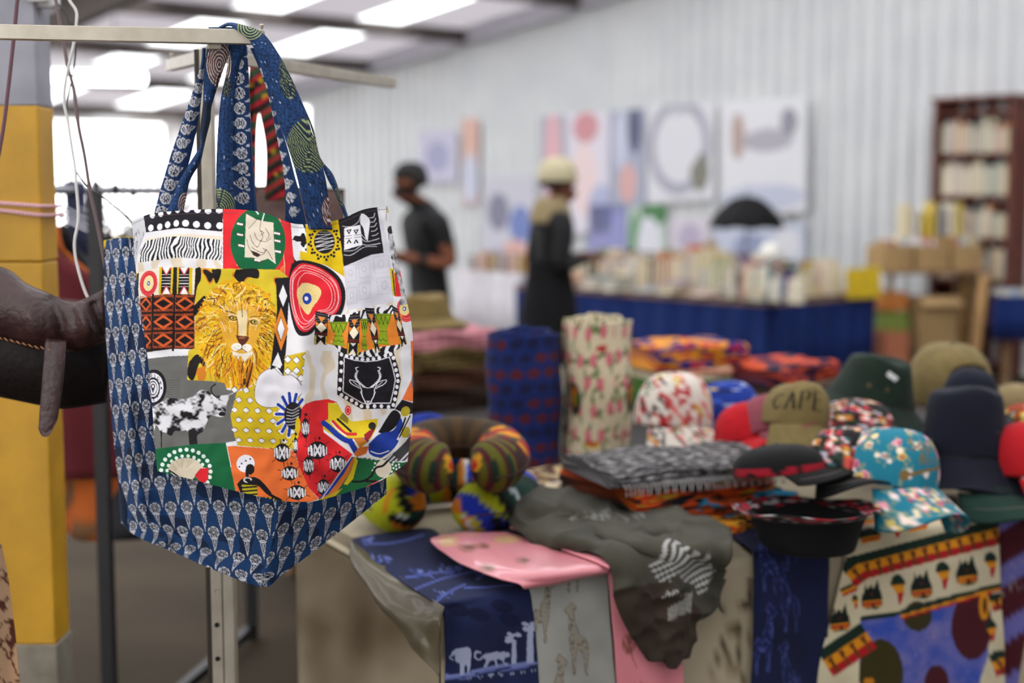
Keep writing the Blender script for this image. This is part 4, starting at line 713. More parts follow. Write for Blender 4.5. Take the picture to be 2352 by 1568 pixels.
for q in range(9):
    x = -4 + q * 14; y = 776 + q * 3.6 - (q > 6) * 2; tube('stitch', [D(x, y - 3, 1.987) - TO, D(x + 5, y + 1, 1.983) - TO, D(x + 10, y + 4, 1.987) - TO], .0013, lace, sat, 8, 6)
tube('carry_strap', [D(-150, 640, 2.07) - TO, D(-120, 300, 2.07) - TO, D(-100, -60, 2.07) - TO], .012, ldark, sat, 20, 8)
# hide print cloth in the corner
hc = Canvas(-140, 1180, 70, 1600, lambda X, Y: rgb(np.abs(noise2(X, Y, .06, 14, 3)) < .14, 'c9a27e', '5a3020'), 1)
G = coons([(-120, 1230), (-40, 1235), (2, 1250)], [(-120, 1620), (0, 1620), (48, 1620)], [(-120, 1230), (-120, 1620)], [(2, 1250), (18, 1330), (34, 1450), (48, 1620)], 40, 60)
tag(solid(grid('printed_hide', D(G[..., 0], G[..., 1], 1.98 + .02 * np.sin(G[..., 0] * .05)), PRINT, None, hc.get(G[..., 0], G[..., 1])), .003), 'tan hide with dark brown vein print hanging in the corner below the satchel', 'hide')
# ------------------------------------------------------------------ clothes rail behind
rail = empty('clothes_rail', D(228, 1400, 2.95) * [1, 1, 0], label='black steel clothes rail standing behind the tote bags', cat='rail'); LO = np.array(rail.location); blk = mat('black_tube', '17161a', .5)
R0, R1 = D(40, 432, 3.0), D(560, 440, 3.75); R1[2] = R0[2] = D(228, 436, 2.95)[2]
tube('top_rail', [R0 - LO, R1 - LO], .013, mat('chrome_tube', '9a9aa0', .3, .8), rail, 6, 10)
for P in (D(228, 784, 2.95), R1): bar('leg', (P[0] - LO[0], P[1] - LO[1], 0), (P[0] - LO[0], P[1] - LO[1], R0[2]), .036, .036, blk, rail, .003)
bar('base_bar', (0, 0, .04), (R1[0] - LO[0], R1[1] - LO[1], .04), .03, .03, blk, rail, .003)
for px, py in ((221, 428), (265, 434), (306, 445)): grid('peg', lathe([(0, .014), (.008, .012), (.011, .004), (.008, -.005), (.003, -.008), (.003, -.03), (0, -.03)], 12) + D(px, py, 3.1) - LO, mat('dark_peg', '4a4446', .4, .5), rail, closed=True)
GC = [('maroon', '5a1c22'), ('rust orange', 'a8541c'), ('charcoal', '2a2a2e'), ('navy', '1e2440'), ('dusty grey', '8a8a92'), ('black', '141416'), ('plum', '48203a'), ('cream knitted', 'c2bcb2'), ('dark green', '1e3a2c'), ('brick red', '7c2a20'), ('slate', '4a5060'), ('tan', '9a7a58'), ('pink', 'c26a92'), ('ink blue', '202a5a'), ('bronze', '5a4630'), ('wine', '42141c'), ('ash', '6a6a6c'), ('ochre', 'a07a24')]
rd = (R1 - R0) / np.linalg.norm(R1 - R0); rp = np.array([-rd[1], rd[0], 0])
hang_m = mat('clear_hanger', 'c9c9d2', .2, .1)
for i, (cn, cc) in enumerate(GC):
    f = .06 + .9 * i / len(GC); B = R0 + (R1 - R0) * f + rd * random.uniform(-.01, .01); hgt = random.uniform(.62, 1.0); wid = random.uniform(.36, .46)
    g = empty('hanging_garment', B, label=f'{cn} garment on a clear hanger on the clothes rail', cat='garment', group='garments on the clothes rail')
    n, k = 26, 22; v = np.linspace(0, 1, n)[:, None]; u = np.linspace(-1, 1, k)[None, :]
    sh = wid / 2 * np.clip(.35 + 4 * v, 0, 1) * (1 + .15 * v); z = -.09 - .1 * np.abs(u) * np.clip(1 - v * 3, 0, 1) - hgt * v
    off = (.018 + .03 * v) * np.sin(u * 5 + i) + .012 * np.sin(v * 9 + u * 3 + i * 2)
    P = rp * (u * sh)[..., None] + rd * (off + 0 * u)[..., None] + np.array([0, 0, 1.]) * (z + 0 * u)[..., None]
    base = lin(cc); C = np.ones((n, k, 3)) * base
    if i % 3 == 0: C = np.where((np.sin(v * 25 + 0 * u) > .95)[..., None], lin('b8b4b0'), C)
    if i % 3 == 1: C = np.where((noise2(v * 60 + 0 * u, u * 30 + 0 * v, .4, i, 2) > .3)[..., None], base * .3 + lin(GC[(i * 5 + 3) % 18][1]) * .8, C)
    solid(grid('cloth', P, PRINT, g, C), .01)
    tube('hanger', [rp * -wid * .45 + [0, 0, -.12], rp * -.02 + [0, 0, -.05], [0, 0, -.03], [0, 0, .012], rp * .015 + [0, 0, .03], rp * .03 + [0, 0, .01]], .003, hang_m, g, 30, 6); tube('hanger_arm', [[0, 0, -.04], rp * wid * .45 + [0, 0, -.12]], .004, hang_m, g, 6, 6)
# navy webbing strap with clip
ws = empty('webbing_strap', D(170, 690, 3.16), label='dark navy webbing strap with a clear clip, hanging beside the column', cat='strap'); O = np.array(ws.location)
G = coons([(147, 418), (170, 415), (195, 420)], [(166, 700), (206, 700)], [(147, 418), (158, 560), (166, 700)], [(195, 420), (203, 560), (206, 700)], 8, 20); solid(grid('webbing', D(G[..., 0], G[..., 1], 3.16) - O, mat('navy_webbing', '262a48', .8), ws), .004)
tube('clip', [D(x, y, 3.16) - O for x, y in ((150, 420), (146, 408), (152, 403), (172, 404), (176, 416))], .004, wpl, ws, 24, 8); tube('clip_bar', [D(114, 432, 3.16) - O, D(150, 426, 3.16) - O], .007, mat('grey_clip', '7a7a88', .4), ws, 6, 8)
# third bag on the far arm
bagC = empty('tote_bag', D(680, 900, 2.6), label='brown bag with red green and black kente strap on the far arm', cat='bag', group='tote bags on the rack'); O = np.array(bagC.location)
kc = Canvas(540, 120, 820, 920, lambda X, Y: np.where((np.sin(Y * .21 + X * .12) > .55)[..., None], lin('b82430'), np.where((np.sin(Y * .105 + X * .09 + 1) > .25)[..., None], lin('2a4a32'), np.where((noise2(X, Y, .12, 3, 2) > .45)[..., None], lin('b89a1c'), lin('1c1618')))), 1)
for Lp, Rp, dp in (([(572, 150), (570, 220), (568, 300), (560, 450)], [(612, 150), (604, 220), (590, 290), (588, 450)], [2.5, 2.5, 2.5, 2.5]), ([(576, 150), (592, 240), (610, 340), (608, 460)], [(614, 150), (640, 250), (662, 350), (668, 460)], [2.49, 2.49, 2.5, 2.52])):
    L, R = spl(np.array(Lp), 60), spl(np.array(Rp), 60); w = np.linspace(0, 1, 14)[None, :, None]; G = L[:, None] * (1 - w) + R[:, None] * w; solid(grid('strap', D(G[..., 0], G[..., 1], spl(np.array(dp)[:, None], 60) + .01 * np.sin(w[..., 0] * 3)) - O, PRINT, bagC, kc.get(G[..., 0], G[..., 1])), .002)
pillow('body', [(555, 428), (640, 426), (720, 430), (792, 434)], [(570, 900), (680, 915), (780, 900)], [(555, 428), (560, 650), (570, 900)], [(792, 434), (790, 650), (780, 900)], 2.57, .04, .05, mat('sequined_brown_cloth', '5a3a30', .5, c2='3c2622', scale=160, bump=.4, bscale=200), bagC, O)
DS = 1.; GAM = 1.28   # colours of the table goods deepened to offset the flat, strong light on them
# ------------------------------------------------------------------ display tables
TZ = .75
TC = ZP(1020, 1393, TZ); TX = np.array([.873, .488, 0]); TY = np.array([-.488, .873, 0]); FN = np.array([.488, -.873, 0]); LN = -TX
def TT(a, b, z=0): return np.array([TC[0], TC[1], 0]) + TX * a + TY * b + np.array([0, 0, z])
ang = math.atan2(TX[1], TX[0])
wood = mat('plain_timber', '8a6a48', .7, c2='775a3c', scale=6)
def trestle(label, a0, b0, L, W, h=TZ - .006):
    t = empty('display_table', TT(a0, b0), ang, label=label, cat='table', group='display tables')
    box('tabletop', (0, L, 0, W, h - .03, h), wood, t, .003)
    for x in (.06, L - .06):
        for y in (.06, W - .06): box('leg', (x - .02, x + .02, y - .02, y + .02, 0, h - .03), wood, t, .003)
    return t
trestle('front display table under the cream floral cloth and scarves', .005, .005, 2.5, .74); trestle('second display table carrying the rolled fabrics', .32, .77, 2.2, .74); trestle('third display table carrying the bright folded stacks', .95, 1.54, 1.7, .74); trestle('rearmost display table carrying brown and pink cloth piles', .75, 2.31, 1.9, .74)
def ab(p): q = np.asarray(p) - np.array([TC[0], TC[1], 0]); return q @ TX, q @ TY
# control points: top of table / front drop / left drop
def kt(x, y, dz=.004): return np.r_[ZP(x, y, TZ + dz), x, y]
def kf(x, y, off=.008): return np.r_[PL(x, y, TC + FN * off, FN), x, y]
def kl(x, y, off=.008): return np.r_[PL(x, y, TC + LN * off, LN), x, y]
def kd(x, y, d): return np.r_[D(x, y, d), x, y]
def sheet(name, rows, paint, label, cat, nu=70, nv=70, m=None, th=.002, wr=0, wf=.03, group=None, parent=None, seed=1, ridge=False):
    G = spl(np.stack([spl(np.array(r), nu) for r in rows]), nv); P = G[..., :3].copy(); X, Y = G[..., 3], G[..., 4]
    if wr:
        dn = np.cross(np.gradient(P, axis=0), np.gradient(P, axis=1)); dn /= np.linalg.norm(dn, axis=-1)[..., None] + 1e-12
        if (dn * (P - CAM)).sum() > 0: dn = -dn
        q_ = noise2(X, Y, wf, seed, 2); P += dn * (wr * (2 - 2 * np.abs(q_) if ridge else 1 + q_))[..., None]
    o = grid(name, P, m or PRINT, parent, paint(X, Y) if paint else None)
    if th: solid(o, th)
    return tag(o, label, cat, group) if label else o
# cream floral tablecloth: top, rounded edge and front drop
fl_c = Canvas(950, 1100, 2400, 1620, lambda X, Y: rgb(np.clip(.3 + .4 * noise2(X, Y, .02, 6, 2), 0, 1), 'b9ae98', 'a89c86'), 1)
def sprig(x, y, s, c='6a5c48'):
    fl_c.line([(x, y), (x + 8 * s, y - 30 * s), (x + 25 * s, y - 60 * s), (x + 40 * s, y - 110 * s)], 2.2, c, 14)
    for q in range(22):
        xx, yy = x + random.uniform(-18, 38) * s, y + random.uniform(-80, 40) * s; fl_c.ell(xx, yy, random.uniform(4, 11) * s, random.uniform(2, 5) * s, random.choice(['7a6c54', '93866e', '5c503e', 'a3957c']), random.uniform(0, 3))
sprig(1672, 1450, .9); sprig(1688, 1530, 1.); sprig(1590, 1420, .7, '93866e'); sprig(1640, 1560, .8)
fl_c.poly([(1680, 1380), (1712, 1374), (1726, 1360), (1730, 1395), (1715, 1392)], '5c4c40', 30); fl_c.line([(1676, 1381), (1700, 1380)], 2, '5c4c40'); fl_c.ell(1722, 1345, 9, 22, '7a6a5a', .3)
fl_c.ell(2330, 1190, 40, 34, '9a8c84'); fl_c.ell(2310, 1215, 20, 18, '84766e')
V, C_ = [], []
na, nb2 = 180, 60; A = np.linspace(-.012, 2.45, na)
prof = [(.76, .004), (.4, .004), (.06, .004), (.02, .003), (.002, -.004), (-.006, -.02), (-.01, -.08), (-.014, -.25), (-.018, -.45), (-.02, -.62)]
pr = spl(np.array(prof), nb2)
P = np.stack([np.stack([TT(a, b - (.012 * math.sin(a * 17) + .006 * math.sin(a * 41)) * min(1, max(0, -z * 2.2)), TZ + z) for a in A]) for b, z in pr])
def project(P): q = P - CAM; d = q @ FW; return CX + FPX * (q @ RT) / d, CY - FPX * (q @ UP) / d
tag(solid(grid('tablecloth', P, PRINT, None, fl_c.get(*project(P))), .002), 'cream tablecloth with sepia flowers and a bird over the front table', 'tablecloth')
# mottled sheet hanging over the left end, with its rolled flap
mo = lambda X, Y: rgb(np.clip(.45 + .55 * noise2(X, Y, .012, 41, 3), 0, 1), 'a89e8a', '66573f')
B = np.linspace(-.01, .735, 60); pr = spl(np.array([(.05, .006), (.015, .006), (-.004, -.004), (-.012, -.03), (-.02, -.2), (-.03, -.45), (-.04, -.68)]), 50)
P = np.stack([np.stack([TT(a - (.02 * math.sin(b * 14) + .01 * math.sin(b * 33)) * min(1, max(0, -z * 2)), b, TZ + z) for b in B]) for a, z in pr])
tag(solid(grid('dust_sheet', P, PRINT, None, mo(*project(P))), .002), 'mottled grey beige sheet hanging over the left end of the table', 'cloth')
sheet('sheet_flap', [[kt(800, 1245, .012), kt(880, 1300, .012), kt(960, 1355, .012), kt(1024, 1396, .012)], [kl(806, 1262, .03), kl(876, 1322, .03), kl(950, 1378, .03), kl(1018, 1418, .03)], [kl(812, 1290, .04), kl(862, 1350, .05), kl(936, 1412, .05), kl(1014, 1450, .035)], [kl(830, 1318, .04), kl(880, 1392, .055), kl(950, 1450, .055), kl(1012, 1500, .03)], [kl(850, 1340, .03), kl(905, 1420, .04), kl(965, 1500, .05), kl(1012, 1552, .03)]],
      lambda X, Y: rgb(np.clip(.5 + .5 * noise2(X, Y, .02, 47, 2), 0, 1), '7c745f', '5c5340'), 'olive grey flap of sheeting folded at the left table corner', 'cloth', 60, 50, mat_print('waxed_cloth', .4, 300, .1, .2), .003, .003, .04)
for (a0, b0, L, W, c, lb) in ((.3, .765, 2.25, .76, ('25211e', '1c1917'), 'dark brown cloth over the second display table'), (.94, 1.535, 1.75, .76, ('2e2822', '241f1b'), 'dull brown cloth over the third display table'), (.74, 2.305, 1.95, .76, ('57503e', '443c30'), 'olive brown cloth over the rearmost display table')):
    o = poly_mesh('tablecloth', [TT(a0, b0, TZ), TT(a0 + L, b0, TZ), TT(a0 + L, b0 + W, TZ), TT(a0, b0 + W, TZ), TT(a0 - .005, b0 - .005, .2), TT(a0 + L + .005, b0 - .005, .2), TT(a0 + L + .005, b0 + W + .005, .2), TT(a0 - .005, b0 + W + .005, .2)], [(0, 1, 2, 3), (4, 5, 1, 0), (5, 6, 2, 1), (6, 7, 3, 2), (7, 4, 0, 3)], mat('cloth_' + c[0], c[0], .9, c2=c[1], scale=5, bump=.2))
    tag(solid(o, .002), lb, 'tablecloth')
# ---- navy scarf with white animals
NV = '1f2b5c'
nc = Canvas(760, 1200, 1300, 1620, lambda X, Y: rgb(np.clip(.4 + .4 * noise2(X, Y, .03, 2, 2), 0, 1), '2c375f', '1f2848'), 2)
Wt = 'a6acc0'
c7 = lambda P: [(780 + x / 2.502, 1080 + y / 2.502) for x, y in P]
for P in ([(600, 1180), (700, 1175), (830, 1140), (1000, 1115), (1130, 1105)],): nc.line(c7(P), 9, '8089b4', 30); nc.line(c7([(600, 1195), (720, 1190), (850, 1155), (1130, 1125)]), 4, '6a74a4', 30)
nc.poly(c7([(640, 1070), (650, 1035), (700, 1020), (750, 1025), (748, 1120), (735, 1165), (728, 1120), (715, 1125), (712, 1168), (690, 1170), (688, 1110), (665, 1095), (660, 1060)]), Wt, 60); nc.line(c7([(640, 1060), (632, 1075), (650, 1085)]), 3, Wt, 8); nc.line(c7([(652, 1045), (665, 1030)]), 3, Wt)
nc.poly(c7([(820, 1055), (860, 1045), (930, 1040), (970, 1045), (975, 1065), (945, 1080), (945, 1100), (970, 1112), (950, 1118), (928, 1090), (900, 1085), (905, 1120), (895, 1125), (885, 1088), (860, 1095), (840, 1130), (825, 1130), (838, 1090), (820, 1075)]), Wt, 80); nc.line(c7([(825, 1065), (800, 1085), (775, 1072), (780, 1042), (805, 1045)]), 4, Wt, 20)
for x, yt, yb, w in ((1000, 945, 1110, 14), (1093, 880, 1105, 20)):
    nc.poly(c7([(x - w * .8, yt + 30), (x + w * .8, yt + 30), (x + w, yb), (x - w * 1.1, yb)]), Wt)
    for q in range(14): nc.ell(*c7([(x + random.uniform(-40, 34), yt + random.uniform(-8, 34))])[0], 6, 4, Wt)
for q in range(9): x, y = c7([(740 + q * 62 - 620 * (q > 8), 1185 - q * 7)])[0]; nc.poly([(x - 8, y), (x + 8, y - 1), (x, y + 7)], Wt); nc.poly([(x - 4, y + 1.4), (x + 4, y + 1), (x, y + 4)], NV)
for P in ([(150, 430), (300, 420), (480, 380)], [(380, 620), (520, 600), (700, 570)], [(420, 700), (560, 640), (760, 590), (960, 600)], [(540, 770), (640, 700), (720, 660)], [(720, 680), (960, 670), (1060, 660)]): nc.line(c7(P), 5, '5e6aa4', 20)
for q in range(70): x, y = random.choice([(180, 410), (470, 600), (600, 720), (640, 570), (860, 600), (230, 520)]); nc.ell(*c7([(x + random.uniform(-60, 60), y + random.uniform(-22, 22))])[0], random.uniform(3, 9), random.uniform(1.5, 4), random.choice(['5e6aa4', '7480b4', '4a5694']), random.uniform(0, 3))
for x, y in ((800, 830), (930, 780), (680, 800), (980, 860)): nc.ell(*c7([(x, y)])[0], 26, 14, '1a2248', .3)
sheet('scarf', [[kt(808, 1238, .016), kt(900, 1222, .018), kt(985, 1216, .022), kt(1010, 1232, .02)], [kt(835, 1275, .014), kt(920, 1255, .014), kt(1010, 1262, .016), kt(1100, 1290, .014)], [kt(905, 1325, .014), kt(980, 1318, .014), kt(1060, 1322, .014), kt(1160, 1332, .014)], [kt(985, 1378, .013), kt(1060, 1366, .013), kt(1130, 1352, .013), kt(1215, 1340, .013)], [kf(1016, 1402, .012), kf(1080, 1392, .014), kf(1150, 1376, .014), kf(1220, 1358, .013)], [kf(1022, 1470, .016), kf(1085, 1460, .026), kf(1150, 1444, .02), kf(1226, 1430, .024)], [kf(1022, 1540, .02), kf(1085, 1530, .03), kf(1155, 1515, .022), kf(1232, 1500, .028)], [kf(1018, 1620, .02), kf(1085, 1620, .034), kf(1155, 1620, .024), kf(1240, 1620, .03)]],
      nc.get, 'navy scarf printed with a white leopard, buffalo and baobab trees', 'scarf', 130, 150, None, .0016, .0015, .05, 'scarves on the front table')
# ---- grey giraffe scarf
gc = Canvas(1000, 1170, 1460, 1620, lambda X, Y: rgb(np.clip(.3 + .4 * noise2(X, Y, .03, 9, 2), 0, 1), 'a9a8a2', '94938d'), 2)
def giraffe(cv_, x, y, s, fl, c, lw=1.6, fill=None):
    f = lambda P: [(x + fl * a * s, y + b * s) for a, b in P]
    out = [(-2, -92), (4, -100), (8, -92), (14, -84), (8, -80), (4, -82), (10, -50), (20, -22), (34, -14), (40, 0), (40, 18), (38, 40), (38, 70), (33, 70), (32, 36), (26, 14), (14, 14), (10, 30), (10, 66), (5, 66), (4, 28), (-2, 6), (-4, -30), (-6, -70), (-14, -76), (-12, -84)]
    if fill: cv_.poly(f(out), fill)
    cv_.line(f(out + out[:1]), lw, c)
    for q in range(26): t = random.random(); xx, yy = (random.uniform(-3, 5), random.uniform(-72, -20)) if t < .5 else (random.uniform(2, 36), random.uniform(-14, 12)); cv_.ell(*f([(xx, yy)])[0], 1.7 * s, 2.2 * s, c)
giraffe(gc, 1258, 1415, .92, -1, '6e6658', 1.4, '9c968a'); giraffe(gc, 1310, 1480, 1.0, 1, '6e6658', 1.4, '9c968a'); giraffe(gc, 1288, 1600, 1., -1, '6e6658', 1.4, '9c968a'); giraffe(gc, 1330, 1310, .7, -1, '6e6658', 1.4, '9c968a')
sheet('scarf', [[kt(1030, 1222, .024), kt(1090, 1204, .032), kt(1140, 1196, .03), kt(1185, 1200, .022)], [kt(1050, 1245, .02), kt(1100, 1240, .02), kt(1160, 1235, .02), kt(1220, 1235, .02)], [kt(1150, 1300, .018), kt(1220, 1290, .018), kt(1290, 1285, .018), kt(1340, 1280, .018)], [kt(1205, 1338, .018), kt(1270, 1330, .018), kt(1330, 1322, .018), kt(1390, 1312, .018)], [kf(1218, 1362, .018), kf(1275, 1350, .018), kf(1335, 1340, .02), kf(1396, 1330, .018)], [kf(1228, 1440, .024), kf(1285, 1430, .03), kf(1345, 1420, .026), kf(1400, 1415, .03)], [kf(1236, 1530, .03), kf(1295, 1520, .034), kf(1355, 1510, .028), kf(1408, 1505, .034)], [kf(1240, 1620, .03), kf(1300, 1620, .036), kf(1365, 1620, .03), kf(1420, 1620, .036)]],
      gc.get, 'pale grey scarf printed with brown giraffes beside the navy scarf', 'scarf', 90, 130, None, .0016, .001, .05, 'scarves on the front table', seed=4)
# ---- pink scarf: folded in film on the table, one end hanging
pk = Canvas(940, 1190, 1660, 1620, lambda X, Y: rgb(np.clip(.3 + .5 * noise2(X, Y, .02, 19, 2), 0, 1), 'dd9aa0', 'cf8890'), 1)
for x, y, r in ((1075, 1262, 22), (1110, 1258, 16), (1120, 1308, 20), (1200, 1290, 16)): pk.ell(x, y, r, r * .5, 'b9857e'); pk.ell(x + 4, y, r * .5, r * .25, '8a5e58')
pk.ell(1030, 1248, 22, 12, 'd8b48a'); pk.ell(1165, 1240, 30, 9, 'd8b48a')
for x, y in ((1448, 1480), (1470, 1590)):
    for q in range(18): a = random.uniform(2.5, 5.6); pk.line([(x, y + 22), (x + 22 * math.cos(a), y + 26 * math.sin(a))], 2, '9a6258')
    pk.line([(x, y + 20), (x + 14, y + 55)], 2.4, '9a6258')
pks = empty('scarf', ZP(1180, 1290, TZ), label='pink scarf folded flat in clear film, one end hanging down', cat='scarf', group='scarves on the front table'); PO = np.array(pks.location)
def sh2(name, rows, *a, **k): o = sheet(name, [[np.r_[p[:3] - PO, p[3:]] for p in r] for r in rows], *a, **k); o.parent = pks; return o
film = mat_print('pink_cloth_in_film', .35, 500, .1, .55)
for dz in (.026, .04): sh2('folded_end', [[kt(1010, 1232, dz), kt(1080, 1226, dz), kt(1160, 1222, dz)], [kt(990, 1246, dz + .006), kt(1120, 1248, dz + .012), kt(1250, 1252, dz + .006)], [kt(1050, 1290, dz + .004), kt(1180, 1285, dz + .014), kt(1330, 1278, dz + .006)], [kt(1130, 1326, dz), kt(1250, 1315, dz + .012), kt(1380, 1296, dz + .004)], [kt(1190, 1343, dz - .006), kt(1290, 1328, dz), kt(1398, 1306, dz - .002)], [kt(1205, 1350, dz - .014), kt(1300, 1334, dz - .012), kt(1400, 1312, dz - .014)]], pk.get, None, None, 60, 60, film, .003, .002, .04)
sh2('hanging_end', [[kt(1170, 1212, .05), kt(1185, 1208, .05), kt(1200, 1206, .05)], [kt(1290, 1262, .054), kt(1320, 1256, .052), kt(1350, 1250, .05)], [kt(1385, 1300, .048), kt(1430, 1284, .046), kt(1490, 1268, .04)], [kf(1396, 1318, .03), kf(1450, 1306, .034), kf(1520, 1290, .03)], [kf(1404, 1400, .036), kf(1470, 1390, .044), kf(1545, 1380, .036)], [kf(1412, 1500, .04), kf(1490, 1495, .05), kf(1562, 1490, .04)], [kf(1420, 1625, .04), kf(1500, 1625, .056), kf(1575, 1625, .045)]], pk.get, None, None, 60, 90, None, .002, .001, .05)
# ---- olive scarf, rumpled on top with a sheer corner hanging
oc = Canvas(1140, 1110, 1720, 1560, lambda X, Y: rgb(np.clip(.4 + .4 * noise2(X, Y, .02, 29, 2), 0, 1), '5e5c50', '4a483e'), 2)
oc.poly([(1400, 1350), (1520, 1330), (1600, 1390), (1600, 1560), (1520, 1560), (1440, 1480)], lambda X, Y: rgb(np.clip(.5 + .4 * noise2(X, Y, .03, 23, 2), 0, 1), '54483c', '463c33'))
oc.poly([(1490, 1300), (1515, 1262), (1560, 1255), (1600, 1262), (1632, 1270), (1634, 1310), (1618, 1335), (1600, 1362), (1588, 1340), (1560, 1330), (1545, 1312), (1530, 1335), (1505, 1330)], lambda X, Y: rgb(np.sin(.42 * Y + .25 * X + 2.2 * noise2(X, Y, .03, 4, 2)) > .0, '56544a', 'b4b2ae'), 50)
for q in range(12): x = 1528 + q * 4.6; oc.line([(x, 1418 - q * 2), (x + 5, 1392 - q * 3.4)], 2.4, 'aeaca6')
oc.text('Africa', 1522, 1352, 7, 14, 1.6, 'b4b2ae', 9, .3); oc.line([(1515, 1366), (1545, 1352)], 1.5, 'b4b2ae')
for q in range(60): x = random.uniform(1300, 1480); oc.ell(x, 1195 + (x - 1300) * .03 + random.uniform(-12, 12), random.uniform(3, 9), 1.6, random.choice(['8d8b84', '77756c']), random.uniform(0, 1))
os_ = sheet('scarf', [[kt(1178, 1168, .05), kt(1230, 1136, .075), kt(1300, 1132, .08), kt(1380, 1160, .06), kt(1460, 1180, .05), kt(1560, 1178, .06), kt(1650, 1205, .04)],
                      [kt(1172, 1200, .055), kt(1230, 1165, .1), kt(1300, 1165, .085), kt(1380, 1195, .06), kt(1460, 1205, .055), kt(1570, 1195, .075), kt(1672, 1225, .05)],
                      [kt(1195, 1228, .055), kt(1260, 1205, .075), kt(1320, 1205, .055), kt(1400, 1222, .06), kt(1480, 1225, .07), kt(1580, 1220, .065), kt(1678, 1242, .055)],
                      [kt(1240, 1248, .05), kt(1300, 1240, .07), kt(1360, 1240, .055), kt(1440, 1248, .07), kt(1520, 1240, .06), kt(1600, 1238, .07), kt(1678, 1258, .05)],
                      [kt(1350, 1270, .055), kt(1390, 1264, .065), kt(1430, 1266, .06), kt(1490, 1265, .066), kt(1550, 1262, .056), kt(1610, 1262, .062), kt(1672, 1276, .045)],
                      [kf(1400, 1305, .05), kf(1430, 1296, .06), kf(1480, 1292, .07), kf(1530, 1290, .06), kf(1570, 1288, .066), kf(1615, 1290, .058), kf(1660, 1300, .045)],
                      [kf(1412, 1370, .056), kf(1440, 1368, .07), kf(1490, 1366, .06), kf(1535, 1362, .07), kf(1572, 1358, .06), kf(1610, 1360, .066), kf(1640, 1372, .05)],
                      [kf(1440, 1440, .056), kf(1465, 1450, .062), kf(1500, 1452, .056), kf(1535, 1448, .064), kf(1568, 1440, .056), kf(1596, 1425, .06), kf(1612, 1410, .05)],
                      [kf(1485, 1500, .056), kf(1500, 1512, .06), kf(1520, 1522, .058), kf(1536, 1530, .06), kf(1552, 1520, .058), kf(1565, 1500, .058), kf(1572, 1470, .05)]],
            oc.get, 'olive grey scarf with white zebra print, rumpled with one corner hanging', 'scarf', 150, 150, mat_print('sheer_olive', .9, 900, .1, 0, .93), .0014, .009, .032, 'scarves on the front table', seed=6, ridge=True)
G = [[kf(1640, 1330, .05), kf(1668, 1330, .045)], [kf(1640, 1370, .05), kf(1655, 1366, .045)], [kf(1650, 1395, .046), kf(1656, 1392, .045)], [kf(1660, 1408, .044), kf(1663, 1406, .044)]]
o = sheet('scarf_tip', G, oc.get, None, None, 10, 20, mat_print('sheer_olive'), .0014); o.parent = os_
# ---- navy giraffe runner
ng = Canvas(1640, 1180, 1950, 1620, lambda X, Y: rgb(np.clip(.3 + .4 * noise2(X, Y, .02, 39, 2), 0, 1), '262f54', '1d2442'), 2)
for x, y, s, f in ((1748, 1300, .9, 1), (1795, 1385, .95, 1), (1770, 1480, .95, -1), (1800, 1560, .9, 1), (1830, 1255, .6, -1)): giraffe(ng, x, y, s, f, '59639a', 1.3, '28325f')
sheet('scarf', [[kt(1672, 1222, .014), kt(1740, 1206, .016), kt(1800, 1200, .016), kt(1860, 1212, .014)], [kt(1690, 1240, .014), kt(1750, 1226, .016), kt(1820, 1220, .016), kt(1890, 1222, .013)], [kf(1724, 1262, .012), kf(1780, 1250, .016), kf(1840, 1240, .014), kf(1900, 1232, .012)], [kf(1730, 1290, .016), kf(1785, 1282, .02), kf(1845, 1270, .018), kf(1904, 1262, .016)], [kf(1730, 1400, .02), kf(1790, 1392, .03), kf(1845, 1382, .02), kf(1902, 1370, .026)], [kf(1728, 1500, .024), kf(1790, 1495, .034), kf(1842, 1488, .024), kf(1900, 1480, .03)], [kf(1722, 1625, .026), kf(1788, 1625, .036), kf(1842, 1625, .026), kf(1898, 1625, .032)]],
      ng.get, 'navy scarf with faint giraffe outlines beside the hut print cloth', 'scarf', 80, 110, None, .002, .001, .05, 'scarves on the front table', seed=12)
# ---- hut print cloth and the maroon and lilac cloth behind it
hcv = Canvas(1840, 1140, 2400, 1620, lambda X, Y: rgb(np.clip(.3 + .4 * noise2(X, Y, .05, 49, 2), 0, 1), 'd6ccb2', 'c2b89e'), 2)
c8 = lambda P: [(1620 + x / 3.213, 1100 + y / 3.213) for x, y in P]
DG, GO, RD = '1d3a2e', 'd99a1c', 'b3202c'
inner = c8([(1145, 1030), (1420, 980), (1680, 905), (2040, 835), (2085, 870), (2080, 1300), (2020, 1480), (2010, 1600), (1130, 1600), (1135, 1300)])
hcv.poly(inner, lambda X, Y: rgb(np.clip(.5 + .6 * noise2(X, Y, .06, 51, 2), 0, 1), '4a63b4', '8a84b4'))
for q in range(420): x, y = random.uniform(1975, 2270), random.uniform(1370, 1600); hcv.ell(x, y, 1.3, 1.3, random.choice(['2c4aa0', 'b09a96', '3a56ac'])) if y > 1440 - (x - 1975) * .22 else None
for x, y, rx, ry, c in ((1290, 1440, 165, 260, '4a4216'), (1560, 1010, 105, 110, '4a4216'), (1960, 1080, 150, 250, '5a1a28'), (1700, 1500, 90, 130, '5a1a28'), (1200, 1490, 40, 30, 'c98a1c')): hcv.ell(*c8([(x, y)])[0], rx / 3.21, ry / 3.21, c)
